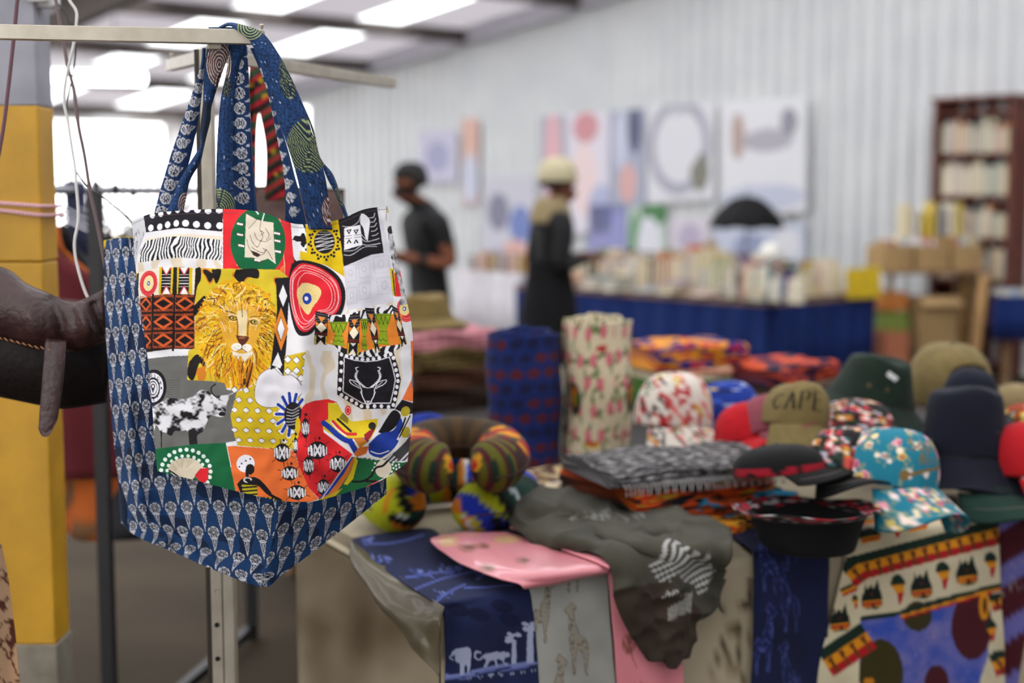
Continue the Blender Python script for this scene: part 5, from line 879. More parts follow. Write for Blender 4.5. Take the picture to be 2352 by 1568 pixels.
def band(pa, pb, w, pattern=True):   # green, gold and red striped border from pa to pb (top edge), w in px
    pa, pb = np.array(c8([pa])[0]), np.array(c8([pb])[0]); n = np.array([-(pb - pa)[1], (pb - pa)[0]]); n = n / np.linalg.norm(n)
    if n[1] < 0: n = -n
    for f0, f1, c in ((0, .36, DG), (.36, .7, GO), (.7, 1, RD)): hcv.poly([pa + n * w * f0, pb + n * w * f0, pb + n * w * f1, pa + n * w * f1], c)
    L = np.linalg.norm(pb - pa); k_ = max(1, int(L / 26))
    for q in range(k_):
        p = pa + (pb - pa) * (q + .5) / k_; t = (pb - pa) / L
        if pattern: hcv.poly([p + n * w * .4 - t * 7, p + n * w * .4 + t * 7, p + n * w * .72 + t * 3, p + n * w * .95 + t * 5, p + n * w * .95 - t * 5, p + n * w * .72 - t * 3], '7a4a1c')
band((1030, 580), (2150, 290), 58); band((985, 810), (1090, 760), 20, False); band((1430, 985), (2170, 770), 16, False); hcv.line(c8([(1150, 1030), (1430, 985), (1680, 905), (2170, 780)]), 10, DG, 30)
band((985, 640), (1085, 560), 62); band((820, 1270), (1140, 1060), 68); band((2080, 860), (2170, 830), 40); band((2080, 1290), (2190, 1250), 56); band((980, 350), (1470, 240), 12, False)
def hut(x, y, s):
    f = lambda P: c8([(x + a * s, y + b * s) for a, b in P]); hcv.poly(f([(-75, 70), (-80, 0), (-55, -60), (-55, -110), (-38, -60), (-8, -95), (8, -60), (40, -130), (55, -60), (78, 0), (75, 60), (40, 85), (-40, 90)]), '1c2a22'); hcv.poly(f([(-70, 35), (70, 15), (72, 60), (-66, 85)]), GO); hcv.poly(f([(-70, 50), (72, 30), (72, 46), (-70, 66)]), RD); hcv.poly(f([(0, 45), (20, 42), (20, 75), (0, 78)]), BK); hcv.ell(*f([(0, -20)])[0], 4, 3, '6a2a1c')
def afr(x, y, s):
    f = lambda P: c8([(x + a * s, y + b * s) for a, b in P]); hcv.poly(f([(-45, -75), (0, -95), (40, -60), (44, -20), (-50, -10)]), DG, 20); hcv.poly(f([(-50, -12), (46, -22), (40, 30), (-10, 45)]), GO); hcv.poly(f([(-10, 40), (40, 28), (20, 110), (2, 120)]), RD)
for x, y, s in ((1225, 870, 1), (1590, 790, 1), (1925, 690, 1.02), (990, 1040, .95)): hut(x, y, s)
for x, y, s in ((1420, 800, 1.05), (1750, 700, 1), (2100, 620, .9), (2105, 1110, .8), (1100, 900, .5)): afr(x, y, s)
for x, y in ((1215, 430), (1565, 350), (1880, 270)): hcv.poly(c8([(x - 95, y - 30), (x, y - 60), (x + 75, y - 25), (x + 60, y), (x - 80, y + 10)]), '223a2e', 30); hcv.poly(c8([(x - 75, y + 5), (x + 70, y - 20), (x + 68, y + 20), (x - 70, y + 45)]), GO); hcv.poly(c8([(x - 75, y + 16), (x + 70, y - 8), (x + 68, y + 6), (x - 70, y + 30)]), RD)
for x, y in ((1395, 380), (1740, 310), (2060, 240), (1065, 490)): hcv.poly(c8([(x - 30, y - 40), (x + 40, y - 20), (x + 30, y + 40), (x + 10, y + 45)]), 'c8242c', 20); hcv.ell(*c8([(x - 30, y - 42)])[0], 8, 3, GO)
hcv.ell(*c8([(2050, 930)])[0], 12, 34, GO); hcv.ell(*c8([(2055, 930)])[0], 5, 20, '5a3a14')
sheet('printed_cloth', [[kt(1965, 1198, .012), kt(2060, 1184, .012), kt(2150, 1172, .012), kt(2260, 1160, .012)], [kt(1945, 1212, .014), kt(2060, 1196, .014), kt(2170, 1182, .014), kt(2284, 1176, .014)], [kf(1952, 1226, .012), kf(2070, 1212, .016), kf(2180, 1200, .014), kf(2290, 1186, .012)], [kf(1944, 1270, .018), kf(2070, 1256, .03), kf(2180, 1240, .022), kf(2292, 1222, .02)], [kf(1930, 1330, .022), kf(2070, 1320, .04), kf(2180, 1304, .03), kf(2294, 1286, .022)], [kf(1908, 1420, .026), kf(2065, 1400, .05), kf(2180, 1384, .034), kf(2298, 1360, .026)], [kf(1884, 1510, .03), kf(2060, 1500, .056), kf(2180, 1490, .04), kf(2304, 1470, .03)], [kf(1872, 1625, .03), kf(2060, 1625, .06), kf(2180, 1625, .044), kf(2308, 1625, .034)]],
      hcv.get, 'cream cloth with hut borders in green, gold and red around a blue centre', 'cloth', 170, 170, None, .002, .0015, .03)
mlc = Canvas(2240, 1160, 2480, 1620, lambda X, Y: rgb(((X * .6 + Y) % 130 > 78), '5a1a2a', '7c78b0'), 1)
for q in range(200): mlc.ell(random.uniform(2290, 2450), random.uniform(1280, 1380), 1.4, 1.4, 'a89a9a')
sheet('printed_cloth', [[kt(2270, 1170, .008), kt(2330, 1160, .008), kt(2420, 1150, .008)], [kf(2288, 1192, .008), kf(2340, 1184, .01), kf(2430, 1170, .01)], [kf(2296, 1260, .01), kf(2360, 1300, .016), kf(2440, 1330, .016)], [kf(2300, 1400, .012), kf(2370, 1420, .02), kf(2440, 1430, .02)], [kf(2304, 1620, .014), kf(2370, 1620, .02), kf(2440, 1620, .02)]], mlc.get, 'maroon and lilac patterned cloth hanging behind the hut print cloth', 'cloth', 50, 60, None, .002)
# ------------------------------------------------------------------ goods on the tables
def floral(base, n, cols, seed, leaf='4a6a44', r=(.02, .05)):
    r_ = random.Random(seed); cv_ = Canvas(0, 0, 4, 1, base, 200)
    for q in range(n * 3):
        x, y, s = r_.random() * 4, r_.random(), r_.uniform(*r) * 2
        for e in range(3): cv_.ell(x + r_.uniform(-s, s) * 1.6, y + r_.uniform(-s, s) * 1.6, s * .8, s * .35, leaf, r_.uniform(0, 3))
        c = r_.choice(cols); cv_.ell(x, y, s, s * .9, c); cv_.ell(x + s * .1, y + s * .1, s * .6, s * .55, 'f0dcd8' if r_.random() < .6 else 'a83a4c'); cv_.ell(x, y, s * .28, s * .25, c)
    return lambda u, v: cv_.get((u * 4) % 3.99, v)
def plain(c, c2=None, f=30, seed=1): return lambda u, v: rgb(np.clip(.4 + .4 * noise2(u * f, v * f, 1, seed, 2), 0, 1), c, c2 or c)
def place(name, label, cat, loc, rot, group=None): return empty(name, loc, 0, label, cat, group, rot=rot)
def bucket_hat(label, loc, rot, rt, rb, h, brim, drop, paint, pbrim=None, group='bucket hats', eyelets=True, sy=1.12, flop=.0):
    t = place('bucket_hat', label, 'hat', loc, rot, group); n = 64
    pr = spl(np.array([(0, h * .98), (rt * .55, h), (rt * .84, h * .975), (rt, h * .87), (rt * .5 + rb * .5, h * .42), (rb, 0)]), 40)
    P = lathe(pr, n, 1, sy); th = np.arctan2(P[..., 1], P[..., 0]); w = np.clip(1 - P[..., 2] / h, 0, 1)
    P[..., :2] *= (1 + .02 * np.sin(th * 3 + 1)[..., None] * w[..., None]); P[..., 2] += .006 * np.sin(th * 2 + P[..., 0] * 20)
    U = np.linspace(0, 1, n)[None, :] + 0 * P[..., 0]; Vv = np.linspace(0, .75, 40)[:, None] + 0 * P[..., 0]
    solid(grid('crown', P, PRINT, t, paint(U, Vv), closed=True), .003)
    pb = spl(np.array([(rb, .002), (rb + brim * .35, -drop * .4), (rb + brim * .8, -drop * .85), (rb + brim, -drop)]), 18); Q = lathe(pb, n, 1, sy); th = np.arctan2(Q[..., 1], Q[..., 0]); e = np.linspace(0, 1, 18)[:, None]
    Q[..., 2] += flop * e * np.sin(th * 2 + .6) + .004 * e * np.sin(th * 5); U = np.linspace(0, 1, n)[None, :] + 0 * e; Vv = .75 + .25 * e + 0 * U
    solid(grid('brim', Q, PRINT, t, (pbrim or paint)(U, Vv), closed=True), .003)
    tube('seam', [(rb * 1.012 * math.cos(a), sy * rb * 1.012 * math.sin(a), .004) for a in np.linspace(0, 2 * np.pi, 24)], .0016, mat('dark_seam', '20201e', .9), t, 80, 6)
    if eyelets:
        for a in (-2.0, -1.55, .9, 1.3): r1 = rb * .93; grid('eyelet', lathe([(.002, 0), (.0035, .001), (.005, 0)], 10)[..., [0, 2, 1]] * [1, -1, 1] @ np.array(Matrix.Rotation(a + math.pi / 2, 3, 'Z')).T + [r1 * 1.0 * math.cos(a), sy * r1 * math.sin(a), h * .38], mat('brass_eyelet', '7a6a4a', .4, .7), t, closed=True)
    return t
def cap(label, loc, rot, paint, pvis=None, r=.085, h=.115, vis=.075, group='peaked caps', tall=0., under='3a3a38', hole=False, vdroop=.035, vpitch=.16, res=1):
    """peaked cap facing local -y"""
    t = place('peaked_cap', label, 'cap', loc, rot, group); n = 56 * res; k = 30 * res
    ph = np.linspace(0, 1, k)[:, None]; th = np.linspace(0, 2 * np.pi, n, endpoint=False)[None, :]; fr = np.clip(-np.sin(th), 0, 1)
    rr = r * np.sin(np.clip(ph, 0, 1) * np.pi / 2) ** .72 * (1 + 0 * th); z = h * np.cos(ph * np.pi / 2) ** .85 + tall * fr ** 2 * np.sin(ph * np.pi) * .6
    X, Y = rr * np.cos(th), 1.14 * rr * np.sin(th) - tall * .5 * fr * np.sin(ph * np.pi); P = np.stack([X, Y, z], -1); P *= (1 + .012 * np.abs(np.sin(th * 3)) ** 6 * -1)[..., None]
    U = th / (2 * np.pi) + 0 * ph; V = ph + 0 * th
    if hole:
        Q = quads(k, n, True); cen = P.reshape(-1, 3)[Q].mean(1); keep = ~((np.hypot(cen[:, 0] / (r * .52), (cen[:, 2] - h * .52) / (h * .25)) < 1) & (cen[:, 1] > r * .2)); o = np_mesh('crown', P.reshape(-1, 3), Q[keep], PRINT, t, paint(U, V).reshape(-1, 3)); solid(o, .003)
        tube('back_strap', [(-.62 * r, .9 * r, h * .2), (-.22 * r, 1.1 * r, h * .2), (.22 * r, 1.1 * r, h * .2), (.62 * r, .9 * r, h * .2)], .007, mat('khaki_strap', '7a6a44', .8), t, 20, 8)
    else: solid(grid('crown', P, PRINT, t, paint(U, V), closed=True), .003)
    a = np.linspace(-1.25, 1.25, 36)[None, :]; e = np.linspace(0, 1, 16)[:, None]
    bx_, by_ = r * .99 * np.sin(a), -1.13 * r * np.cos(a); ln = vis * np.cos(a * .95) ** .55
    VX = bx_ + e * ln * np.sin(a) * .42; VY = by_ - e * ln * (.75 + .25 * np.cos(a)); VZ = .004 - vdroop * (np.abs(VX) / .09) ** 2 * (.35 + .65 * e) - vpitch * e * ln; VY = VY + .35 * vpitch * e * ln
    vo = solid(grid('visor', np.stack([VX, VY, VZ], -1), PRINT, t, (pvis or paint)(.5 + VX / .24 + 0 * e, .3 + .5 * e + 0 * a)), .004)
    tube('stitching', np.stack([VX, VY, VZ], -1)[9, 2:-2:3] + [0, 0, .0022], .0008, mat('visor_thread', '6a645a', .9), vo, 40, 5)
    grid('button', lathe([(0, .006), (.005, .005), (.007, .001), (.007, -.003)], 14) + [0, 0, h], mat('button_' + under, under, .8), t, closed=True)
    return t
def L3(px, py, dz=0): return ZP(px, py, TZ + .006 + dz)
r_ = math.radians
# --- hats
bucket_hat('dark green bucket hat tilted on the other hats', D(2000, 918, 3.75), (r_(0), r_(13), 0), .078, .112, .115, .075, .05, plain('23392a', '1b2e22'), flop=.008)
solid(poly_mesh('white_tag', [D(2042, 852, 3.62), D(2064, 868, 3.62), D(2056, 876, 3.62), D(2036, 862, 3.62)], [(0, 1, 2, 3)], mat('white_label', 'd6d8d4', .7)), .002); o = bpy.data.objects['white_tag']; bpy.context.view_layer.update(); hat = [h for h in bpy.data.objects if h.name.startswith('bucket_hat')][0]; o.parent = hat; o.matrix_parent_inverse = hat.matrix_world.inverted()
bucket_hat('dark navy bucket hat with metal eyelets, crown uppermost', D(2215, 1050, 3.42), (r_(-5), r_(5), r_(30)), .082, .1, .165, .055, .075, plain('1b2036', '14182a'), sy=1.05, flop=.01)
cap('navy cap with rounded crown poking up behind the navy bucket hat', D(2226, 935, 3.62), (r_(8), 0, r_(25)), plain('1c2238', '151a2c'), r=.066, h=.1)
def khaki(u, v): return rgb(np.clip(.4 + .4 * noise2(u * 40, v * 20, 1, 3, 2), 0, 1), '8f8058', '7d6f4a')
cap('khaki cap turned backwards showing its strap opening', D(2178, 915, 3.95), (r_(-6), 0, r_(192)), khaki, r=.115, h=.155, hole=True, vis=.06, res=2)
def captext(u, v):
    C = khaki(u, v); cvt = Canvas(0, 0, 1, 1, '000000', 900); cvt.text('CAPE TOWN', .545, .58, .04, .26, .013, 'ffffff', .066); return C * (1 - cvt.get(u, v)[..., :1]) + lin('22211c') * cvt.get(u, v)[..., :1]
cap('khaki cap lettered CAPE TOWN standing on its peak', D(1822, 978, 3.42), (r_(-8), r_(10), r_(16)), captext, khaki, r=.08, h=.1, tall=.03, vis=.085, vpitch=1.1, res=3)
cap('dusty mauve cap nested behind the khaki lettered cap', D(1775, 1000, 3.47), (r_(-22), r_(6), r_(34)), plain('9a5a64', '8a4c58'), r=.08, h=.1)
cap('bright red cap nested at the back of the cap row', D(1722, 1018, 3.5), (r_(-20), r_(2), r_(30)), plain('c41e2e', 'a81624'), r=.08, h=.1)
bw_c = Canvas(0, 0, 4, 1, 'd9d2c8', 200); rr_ = random.Random(5)
for q in range(80):
    x, y = rr_.random() * 4, rr_.random(); c = rr_.choice(['b8323a', 'b8323a', 'cfae3a', '2a2a30', '5a7a4a', 'd86a6a']); s = rr_.uniform(.07, .17)
    (bw_c.diamond(x, y, s, s * 1.2, c), bw_c.diamond(x, y, s * .6, s * .75, 'e8e2d8'), bw_c.diamond(x, y, s * .3, s * .35, c)) if q % 2 else bw_c.line([(x, y), (x + s * 2, y + s * 1.4)], .05, c)
cap('white cap with red and yellow geometric print beside the floral roll', D(1545, 975, 3.72), (r_(-4), r_(4), r_(24)), lambda u, v: bw_c.get((u * 4) % 3.99, v), r=.098, h=.135, tall=.02, vis=.085, vpitch=.8)
yb_c = Canvas(0, 0, 1, 1, '2c4a9c', 200)
for q in range(40): x, y = rr_.random(), rr_.random(); s = rr_.uniform(.02, .06); yb_c.ell(x, y, s, s * .6, rr_.choice(['d8c23a', '16203f', 'b8c2e2', '5a7ad0', '16203f']))
cap('blue cap with yellow print behind the red cap', D(1672, 960, 3.85), (r_(-8), 0, r_(30)), lambda u, v: yb_c.get(u, v), r=.085, h=.1)
teal = floral('2c8698', 40, ['d86a84', 'e8a8b4', 'e8dcc0', 'd8c67a', 'c8c8c0', 'd88aa4'], 11, '8a9a8a', (.018, .04))
def teal_text(u, v):
    cvt = Canvas(0, 0, 1, 1, '000000', 900); cvt.text('South', .66, .42, .03, .2, .01, 'ffffff', .034); cvt.text('Africa', .7, .64, .02, .14, .008, 'ffffff', .026); cvt.line([(.655, .9), (.73, .84), (.82, .8)], .03, 'ffffff', 12); cvt.ell(.65, .9, .016, .05, 'ffffff'); M = cvt.get(u, v)[..., :1]
    return teal(u, v) * (1 - M) + lin('8a7448') * M
cap('teal rose print cap with tan South Africa embroidery', D(2040, 1108, 3.08), (r_(-2), r_(8), r_(34)), teal_text, teal, r=.095, h=.118, tall=.012, vis=.1, vdroop=.045, vpitch=.45, res=3)
dkf = floral('2a1c20', 70, ['c23a4c', 'd86a5a', 'c8c8d0', 'a84a84', '4a7a84', 'd8a84a'], 17, '3a5044', (.02, .045))
cap('dark mixed floral cap wedged behind the teal rose cap', D(1945, 1095, 3.14), (r_(-10), r_(2), r_(10)), dkf, plain('141416'), r=.088, h=.11)
cap('dark floral cap with green peak under the green bucket hat', D(1960, 1000, 3.42), (r_(-4), r_(-4), r_(60)), dkf, plain('2c4a44', '264038'), r=.09, h=.085, vis=.09)
bucket_hat('black bucket hat turned upside down showing its red floral lining', L3(1852, 1178, .085), (r_(180 - 5), 0, r_(10)), .095, .118, .08, .035, .012, plain('121113', '0e0d0f'), lambda u, v: np.where((noise2(u * 90, v * 30, 1, 8, 2) > .25)[..., None], lin('a82038'), np.where((noise2(u * 120, v * 40, 1, 9, 2) > .4)[..., None], lin('b8b4b4'), lin('17161a'))), eyelets=False)
cap('black cap with red floral band resting behind the upturned black hat', D(1790, 1085, 3.12), (r_(-8), r_(4), r_(65)), lambda u, v: np.where(((v > .86) & (noise2(u * 60, v * 10, 1, 4, 2) > -.2))[..., None], lin('a01c34'), lin('100f11')), plain('100f11'), r=.09, h=.06, vis=.07, vdroop=.015)
cap('green cap whose peak shows under the navy bucket hat', D(2240, 1116, 3.36), (r_(4), r_(4), r_(26)), plain('20362f', '1c302a'), plain('24463c', '1e3c33'), r=.088, h=.03, vis=.12, vdroop=.03)
cap('red cap with white lettering patch at the right edge', D(2372, 1085, 3.35), (r_(-6), 0, r_(30)), lambda u, v: np.where(((np.abs(v - .6) < .14) & (np.sin(u * 90) > 0) & (u > .6) & (u < .9))[..., None], lin('d0c8c4'), lin('b8202c')), r=.09, h=.12)
cap('beige cap behind the red cap at the right edge', D(2345, 960, 3.75), (0, 0, r_(20)), plain('9a8a68', '8a7a5a'), r=.085, h=.09)
cap('orange patterned cap beneath the beige cap at the right edge', D(2375, 1000, 3.6), (0, 0, r_(20)), floral('b8481c', 30, ['d8c23a', '2a3a2a'], 23), r=.085, h=.08)
# --- neck pillows
def neck_pillow(label, loc, rot, R, r, paint, open_=.55):
    t = place('neck_pillow', label, 'pillow', loc, rot, 'neck pillows'); n, k = 120, 36; s = np.linspace(0, 1, n); th = -math.pi / 2 + open_ + s * (2 * math.pi - 2 * open_)
    rr = r * (1 - .22 * np.sin(s * np.pi)) * np.minimum(1, np.sin(np.clip(np.minimum(s, 1 - s) / .1, 0, 1) * np.pi / 2) ** .6 + .02); c = np.stack([R * np.cos(th), R * 1.1 * np.sin(th), 0 * th], -1); rad = np.stack([np.cos(th), 1.1 * np.sin(th), 0 * th], -1); ph = np.linspace(0, 2 * np.pi, k, endpoint=False)
    P = c[:, None] + rr[:, None, None] * (np.cos(ph)[None, :, None] * rad[:, None] + np.sin(ph)[None, :, None] * np.array([0, 0, .9])); P = np.concatenate([np.repeat(P[:1].mean(1)[:, None], k, 1), P, np.repeat(P[-1:].mean(1)[:, None], k, 1)])
    U = np.linspace(0, 1, n + 2)[:, None] + 0 * ph; V = ph / (2 * np.pi) + 0 * U
    grid('cushion', P, PRINT, t, paint(U, V), closed=True)
    for a0 in (.0, .5): i = int(a0 * k); tube('piping', P[1:-1:6, i], .0022, mat('dark_piping', '3a2420', .9), t, 80, 6)
    return t
def kente(u, v):
    s = np.minimum(u, 1 - u); C = rgb(np.sin(s * 170) > .1, '6a6a1c', '5a1c28'); C = np.where(((np.sin(s * 150) > .1) & (np.sin(v * 6.28 * 2 + 1) > .55))[..., None], lin('1c3a2c'), C)
    C = np.where((s > .2)[..., None], rgb(np.sin(s * 60) > 0, '5a4628', '4a3a24'), C); q = noise2(u * 90, v * 18, 1, 6, 2); b2 = (s > .17) & (s < .3); C = np.where((b2 & (q > .2))[..., None], lin('d8982a'), C); C = np.where((b2 & (q < -.25))[..., None], lin('b82a2a'), C); C = np.where((b2 & (np.abs(q) < .1))[..., None], lin('1f5a4a'), C)
    e = s + .035 * np.cos((v - .72) * 6.283); C = np.where((e < .0)[..., None], lin('c8981c'), C); return np.where((e < -.012)[..., None], lin('b81e20'), C)
def ankara(u, v):
    C = rgb(np.sin(u * 22 + .6) > .0, '1c4a3c', 'b0b41c'); C = np.where((np.sin(u * 26 + v * 6) > .8)[..., None], lin('2440a8'), C); C = np.where(((np.sin(u * 90 + v * 4) > .2) & (np.sin(u * 12 + 2) > .55))[..., None], lin('c8841c'), C); C = np.where((np.abs(np.sin(u * 17 + .6 + v * 2)) < .09)[..., None], lin('c8d0d0'), C); return np.where((np.sin(u * 51 + v * 8 + 2) > .86)[..., None], lin('16181a'), C)
neck_pillow('green and yellow wax print neck pillow at the bottom of the pile', L3(1035, 1135, .066), (0, 0, r_(-8)), .145, .074, ankara, .2)
neck_pillow('kente print neck pillow with red tipped ends on top', L3(1055, 1042, .185), (r_(10), 0, r_(6)), .096, .066, kente, .2)
bl = neck_pillow('plain royal blue neck pillow tucked inside the kente one', L3(985, 1020, .16), (r_(50), 0, r_(10)), .05, .034, plain('2446a0', '1c3884'), .6)
# --- standing fabric rolls
def fabric_roll(label, px, pyb, pyt, d, r, paint, seed):
    b = D(px, pyb, d); top = D(px, pyt, d); hh = top[2] - b[2]; t = place('fabric_roll', label, 'fabric roll', (b[0], b[1], TZ + .004), (0, 0, r_(seed * 40)), 'standing fabric rolls'); hh = top[2] - TZ
    n, k = 620, 70; th = np.linspace(0, 2 * np.pi * 5.2, n); rad = r * (.18 + .82 * th / th[-1]) ; v = np.linspace(0, 1, k)[:, None]
    rr = rad * (1 + .012 * np.sin(th * 2 + seed)) + .004 * np.sin(v * 9 + th * .9 + seed); z = hh * v + (.006 * np.sin(th * 1.7 + seed) + .02 * (1 - th / th[-1])) * v
    P = np.stack([rr * np.cos(th), rr * np.sin(th), z], -1); U = th / th[-1] + 0 * v; solid(grid('rolled_cloth', P, PRINT, t, paint(th + 0 * v, v + 0 * th)), .004); return t
def dots(th, v):
    a, b = th / .46, v * 9.; i = np.round(a - .5 * (np.floor(b) % 2)) + .5 * (np.floor(b) % 2); e = np.hypot((a - i) * .8, b - np.floor(b) - .5); C = rgb(np.clip(.5 + .4 * noise2(th * 9, v * 40, 1, 3, 2), 0, 1), '2a3f7c', '22346a'); return np.where((e < .3)[..., None], rgb((np.sin(i * 12.9 + np.floor(b) * 4.1) > -.2), '2a2c54', '6a2e34'), C)
pr_c = Canvas(0, 0, 8, 3, 'd8ccb2', 130); pq = random.Random(3)
for i in range(16):
    for j in range(6):
        x, y = i * .5 + (j % 2) * .25 + pq.uniform(-.05, .05), j * .5 + .2 + pq.uniform(-.04, .04)
        for e in range(3): a = pq.uniform(0, 6.28); pr_c.ell(x + .2 * math.cos(a), y + .2 * math.sin(a), .14, .04, pq.choice(['3f6a34', '55803f']), a)
        pr_c.ell(x, y, .12, .14, 'c86a78'); pr_c.ell(x + .01, y - .02, .07, .09, 'd88a94')
for x in (.8, 2.7, 4.6, 6.5): pr_c.ell(x, 1.5, .3, .34, '24402c'); pr_c.ell(x, 1.45, .16, .2, 'c8701c'); pr_c.ell(x + .05, 1.5, .1, .12, '7a8a2a'); pr_c.ell(x + .7, 2.4, .26, .08, 'c8a01c'); pr_c.ell(x + .7, 2.36, .2, .04, 'b82a2c'); pr_c.ell(x + 1.0, .5, .2, .06, 'b82a2c')
pr_c.poly([(1.5, 1.2), (1.62, 1.2), (1.62, 1.9), (1.5, 1.9)], '9ab8c8')
fabric_roll('blue dotted fabric roll standing on end beside the floral roll', 1200, 1062, 768, 3.98, .112, dots, 1)
fabric_roll('cream fabric roll with pink protea flowers standing on end', 1372, 1050, 738, 3.98, .1, lambda th, v: pr_c.get((th * 1.1) % 7.9, (1 - v) * 2.9), 2.2)
# --- folded cloths
def folded(label, px, pyb, w, dp, h, rz, layers, paint, name='folded_cloth', dz=0, group=None, ptop=None, loc=None, m=None):
    t = place(name, label, 'cloth', loc if loc is not None else L3(px, pyb, dz), (0, 0, rz), group); n = 40; Lr = []
    for q in range(layers):
        z0, z1 = h * q / layers, h * (q + 1) / layers
        for a in np.linspace(-.5, .5, 6): Lr.append((-dp / 2 - .006 * math.cos(a * math.pi), (z0 + z1) / 2 + (z1 - z0) * a * .98))
    nl = len(Lr); Lr += [(dp * q, h + .004 + .003 * math.sin(q * 9)) for q in np.linspace(-.47, .47, 30)] + [(dp / 2 + .004 * math.sin(q * 2.), h * (1 - q / 8)) for q in range(1, 8)] + [(dp / 2, 0), (-dp / 2, 0)]
    pr = np.array(Lr); n = 64; x = np.linspace(-1, 1, n); e = 1 - .04 * np.abs(x) ** 6; P = np.stack([np.stack([x * w / 2 + .004 * math.sin(q * 1.3), pr[q, 0] * e + .006 * np.sin(x * 4 + q * .2), pr[q, 1] * (1 - .05 * x ** 4) + .004 * np.sin(x * 6 + pr[q, 0] * 20) * pr[q, 1] / h], -1) for q in range(len(pr))])
    U = .5 + x[None, :] / 2 + 0 * P[..., 0]; V = np.r_[np.arange(nl) / nl, 1 + np.arange(len(pr) - nl) / 31.][:, None] + 0 * U; C = paint(U, np.clip(V, 0, 1.999))
    o = grid('layers', P, m or PRINT, t, C, smooth=True)
    for s in (0, -1):
        c = P[:, s]; V2 = np.concatenate([c, c.mean(0)[None]]); nn = len(c); np_mesh('fold_end', V2, np.array([[i, (i + 1) % nn, nn] for i in range(nn)]), m or PRINT, t, np.concatenate([C[:, s], C[:, s].mean(0)[None]]), smooth=False)
    return t
def batik(cols, seed, f=9): 
    def fn(u, v):
        q = noise2(u * f, v * f * .9, 1.2, seed, 3); C = np.ones(u.shape + (3,)) * lin(cols[0])
        for i, c in enumerate(cols[1:]): C = np.where((np.sin(q * 4 + i * 2.1) > .55)[..., None], lin(c), C)
        return C
    return fn
def bands(cols, top): return lambda u, v: np.where((v >= 1)[..., None], top(u, v), np.stack([np.take(np.array([lin(c)[k] for c in cols]), np.clip((v * len(cols)).astype(int), 0, len(cols) - 1)) for k in range(3)], -1) * (1 - .12 * np.sin(u * 60)[..., None]))
bwp = lambda u, v: rgb(np.clip(.5 + 1.1 * noise2(u * 60, v * 45, 1, 7, 2) * (.55 + .45 * np.sin(v * 38)) - .25, 0, 1), '1a181a', 'b4b0b0')
folded('black cloth pile with orange and turquoise figures', 1600, 1185, .42, .24, .06, ang - .1, 4, batik(['1a1a22', '1a1a22', 'c8642a', '17171e', '3a94b4'], 5, 11), group='folded cloths on the front table')
folded('dark navy and orange folded print beneath the black and white throw', 1530, 1130, .40, .3, .055, ang + .05, 5, batik(['16182a', '181820', 'c8581c', 'b8922a', '1a1a20'], 15, 9), dz=.055, group='folded cloths on the front table')
folded('black and white fringed woven throw on the folded pile', 1545, 1082, .44, .27, .035, ang - .12, 3, bwp, 'fringed_throw', dz=.112)
thr = bpy.data.objects['fringed_throw']
for q in range(40): x = -.2 + q * .0103; tube('fringe', [(x, -.138, .012), (x + .004, -.15, .004), (x + .002 + .003 * math.sin(q * 3), -.156, -.014)], .0016, mat('grey_fringe', '9a9694', .9), thr, 6, 5)
folded('bright orange and gold print cloth at the table edge', 1705, 1208, .2, .12, .02, ang + .15, 3, batik(['c8641c', '1a1a22', 'd8a02a', 'b8381c'], 25, 8), group='folded cloths on the front table')
glit = mat_print('film_wrapped_cloth', .25, 200, .3, .8)
for i, (px, py, dz, w, lb, cc) in enumerate(((1300, 1135, .01, .3, 'gold and cream cloth in clear film, lowest of its pile', ['c8b488', 'a88a4c', 'd8ccb0']), (1400, 1150, .02, .36, 'pale cream cloth in clear film, middle of its pile', ['d0c2a0', 'b89a5c', 'a8987c']), (1330, 1105, .05, .3, 'tan cloth in crinkled film, topmost of its pile', ['a88a64', '8a6a48', 'c8b48c']))): folded(lb, px, py, w, .24, .016, ang - .5 + i * .12, 3, bands(cc, batik([cc[0], cc[1], cc[2], '6a4a30'], 30 + i, 6)), dz=dz, group='film wrapped cloths', m=glit)
orp = batik(['d8762a', '4a3a9a', 'd89a2a', 'b8284a', '2a2a7a'], 41, 7)
for i, (px, py, w, h, z, lb, fn) in enumerate(((1575, 918, .34, .064, 0, 'green folded cloth at the base of the bright stack', bands(['2c4a20', '3f6a2a', '35582a'], plain('4a6a34'))), (1580, 918, .35, .06, .066, 'leaf green folded cloth in the middle of the bright stack', bands(['4a7a34', '5c8a3c', '3f6a2c'], plain('5a8040'))), (1578, 918, .35, .036, .13, 'white and salmon folded cloth in the bright stack', bands(['c8c0a8', 'd8a08a'], plain('c8c0a8'))), (1565, 918, .36, .075, .17, 'orange and violet printed cloth on top of the bright stack', orp),
                                       (1785, 935, .34, .06, 0, 'green and gold folded cloth at the base of the dark stack', bands(['3f5a2a', '8a7a2a', '3a5a2c'], plain('4a6a34'))), (1782, 935, .34, .05, .064, 'grey brown folded cloth in the dark stack', bands(['6a5a4a', '5a4a40', '7a6a5a'], plain('6a5a4a'))), (1780, 935, .36, .06, .118, 'indigo and ember printed cloth on top of the dark stack', batik(['2a2050', '40204a', 'c85a2a', '8a1c3a', '241a44'], 43, 7)))):
    folded(lb, px, py, w, .28, h, ang + (.25 if i > 3 else -.05), 3, fn, loc=D(px, py, 4.9) * [1, 1, 0] + [0, 0, TZ + .006 + z], group='bright folded stacks')
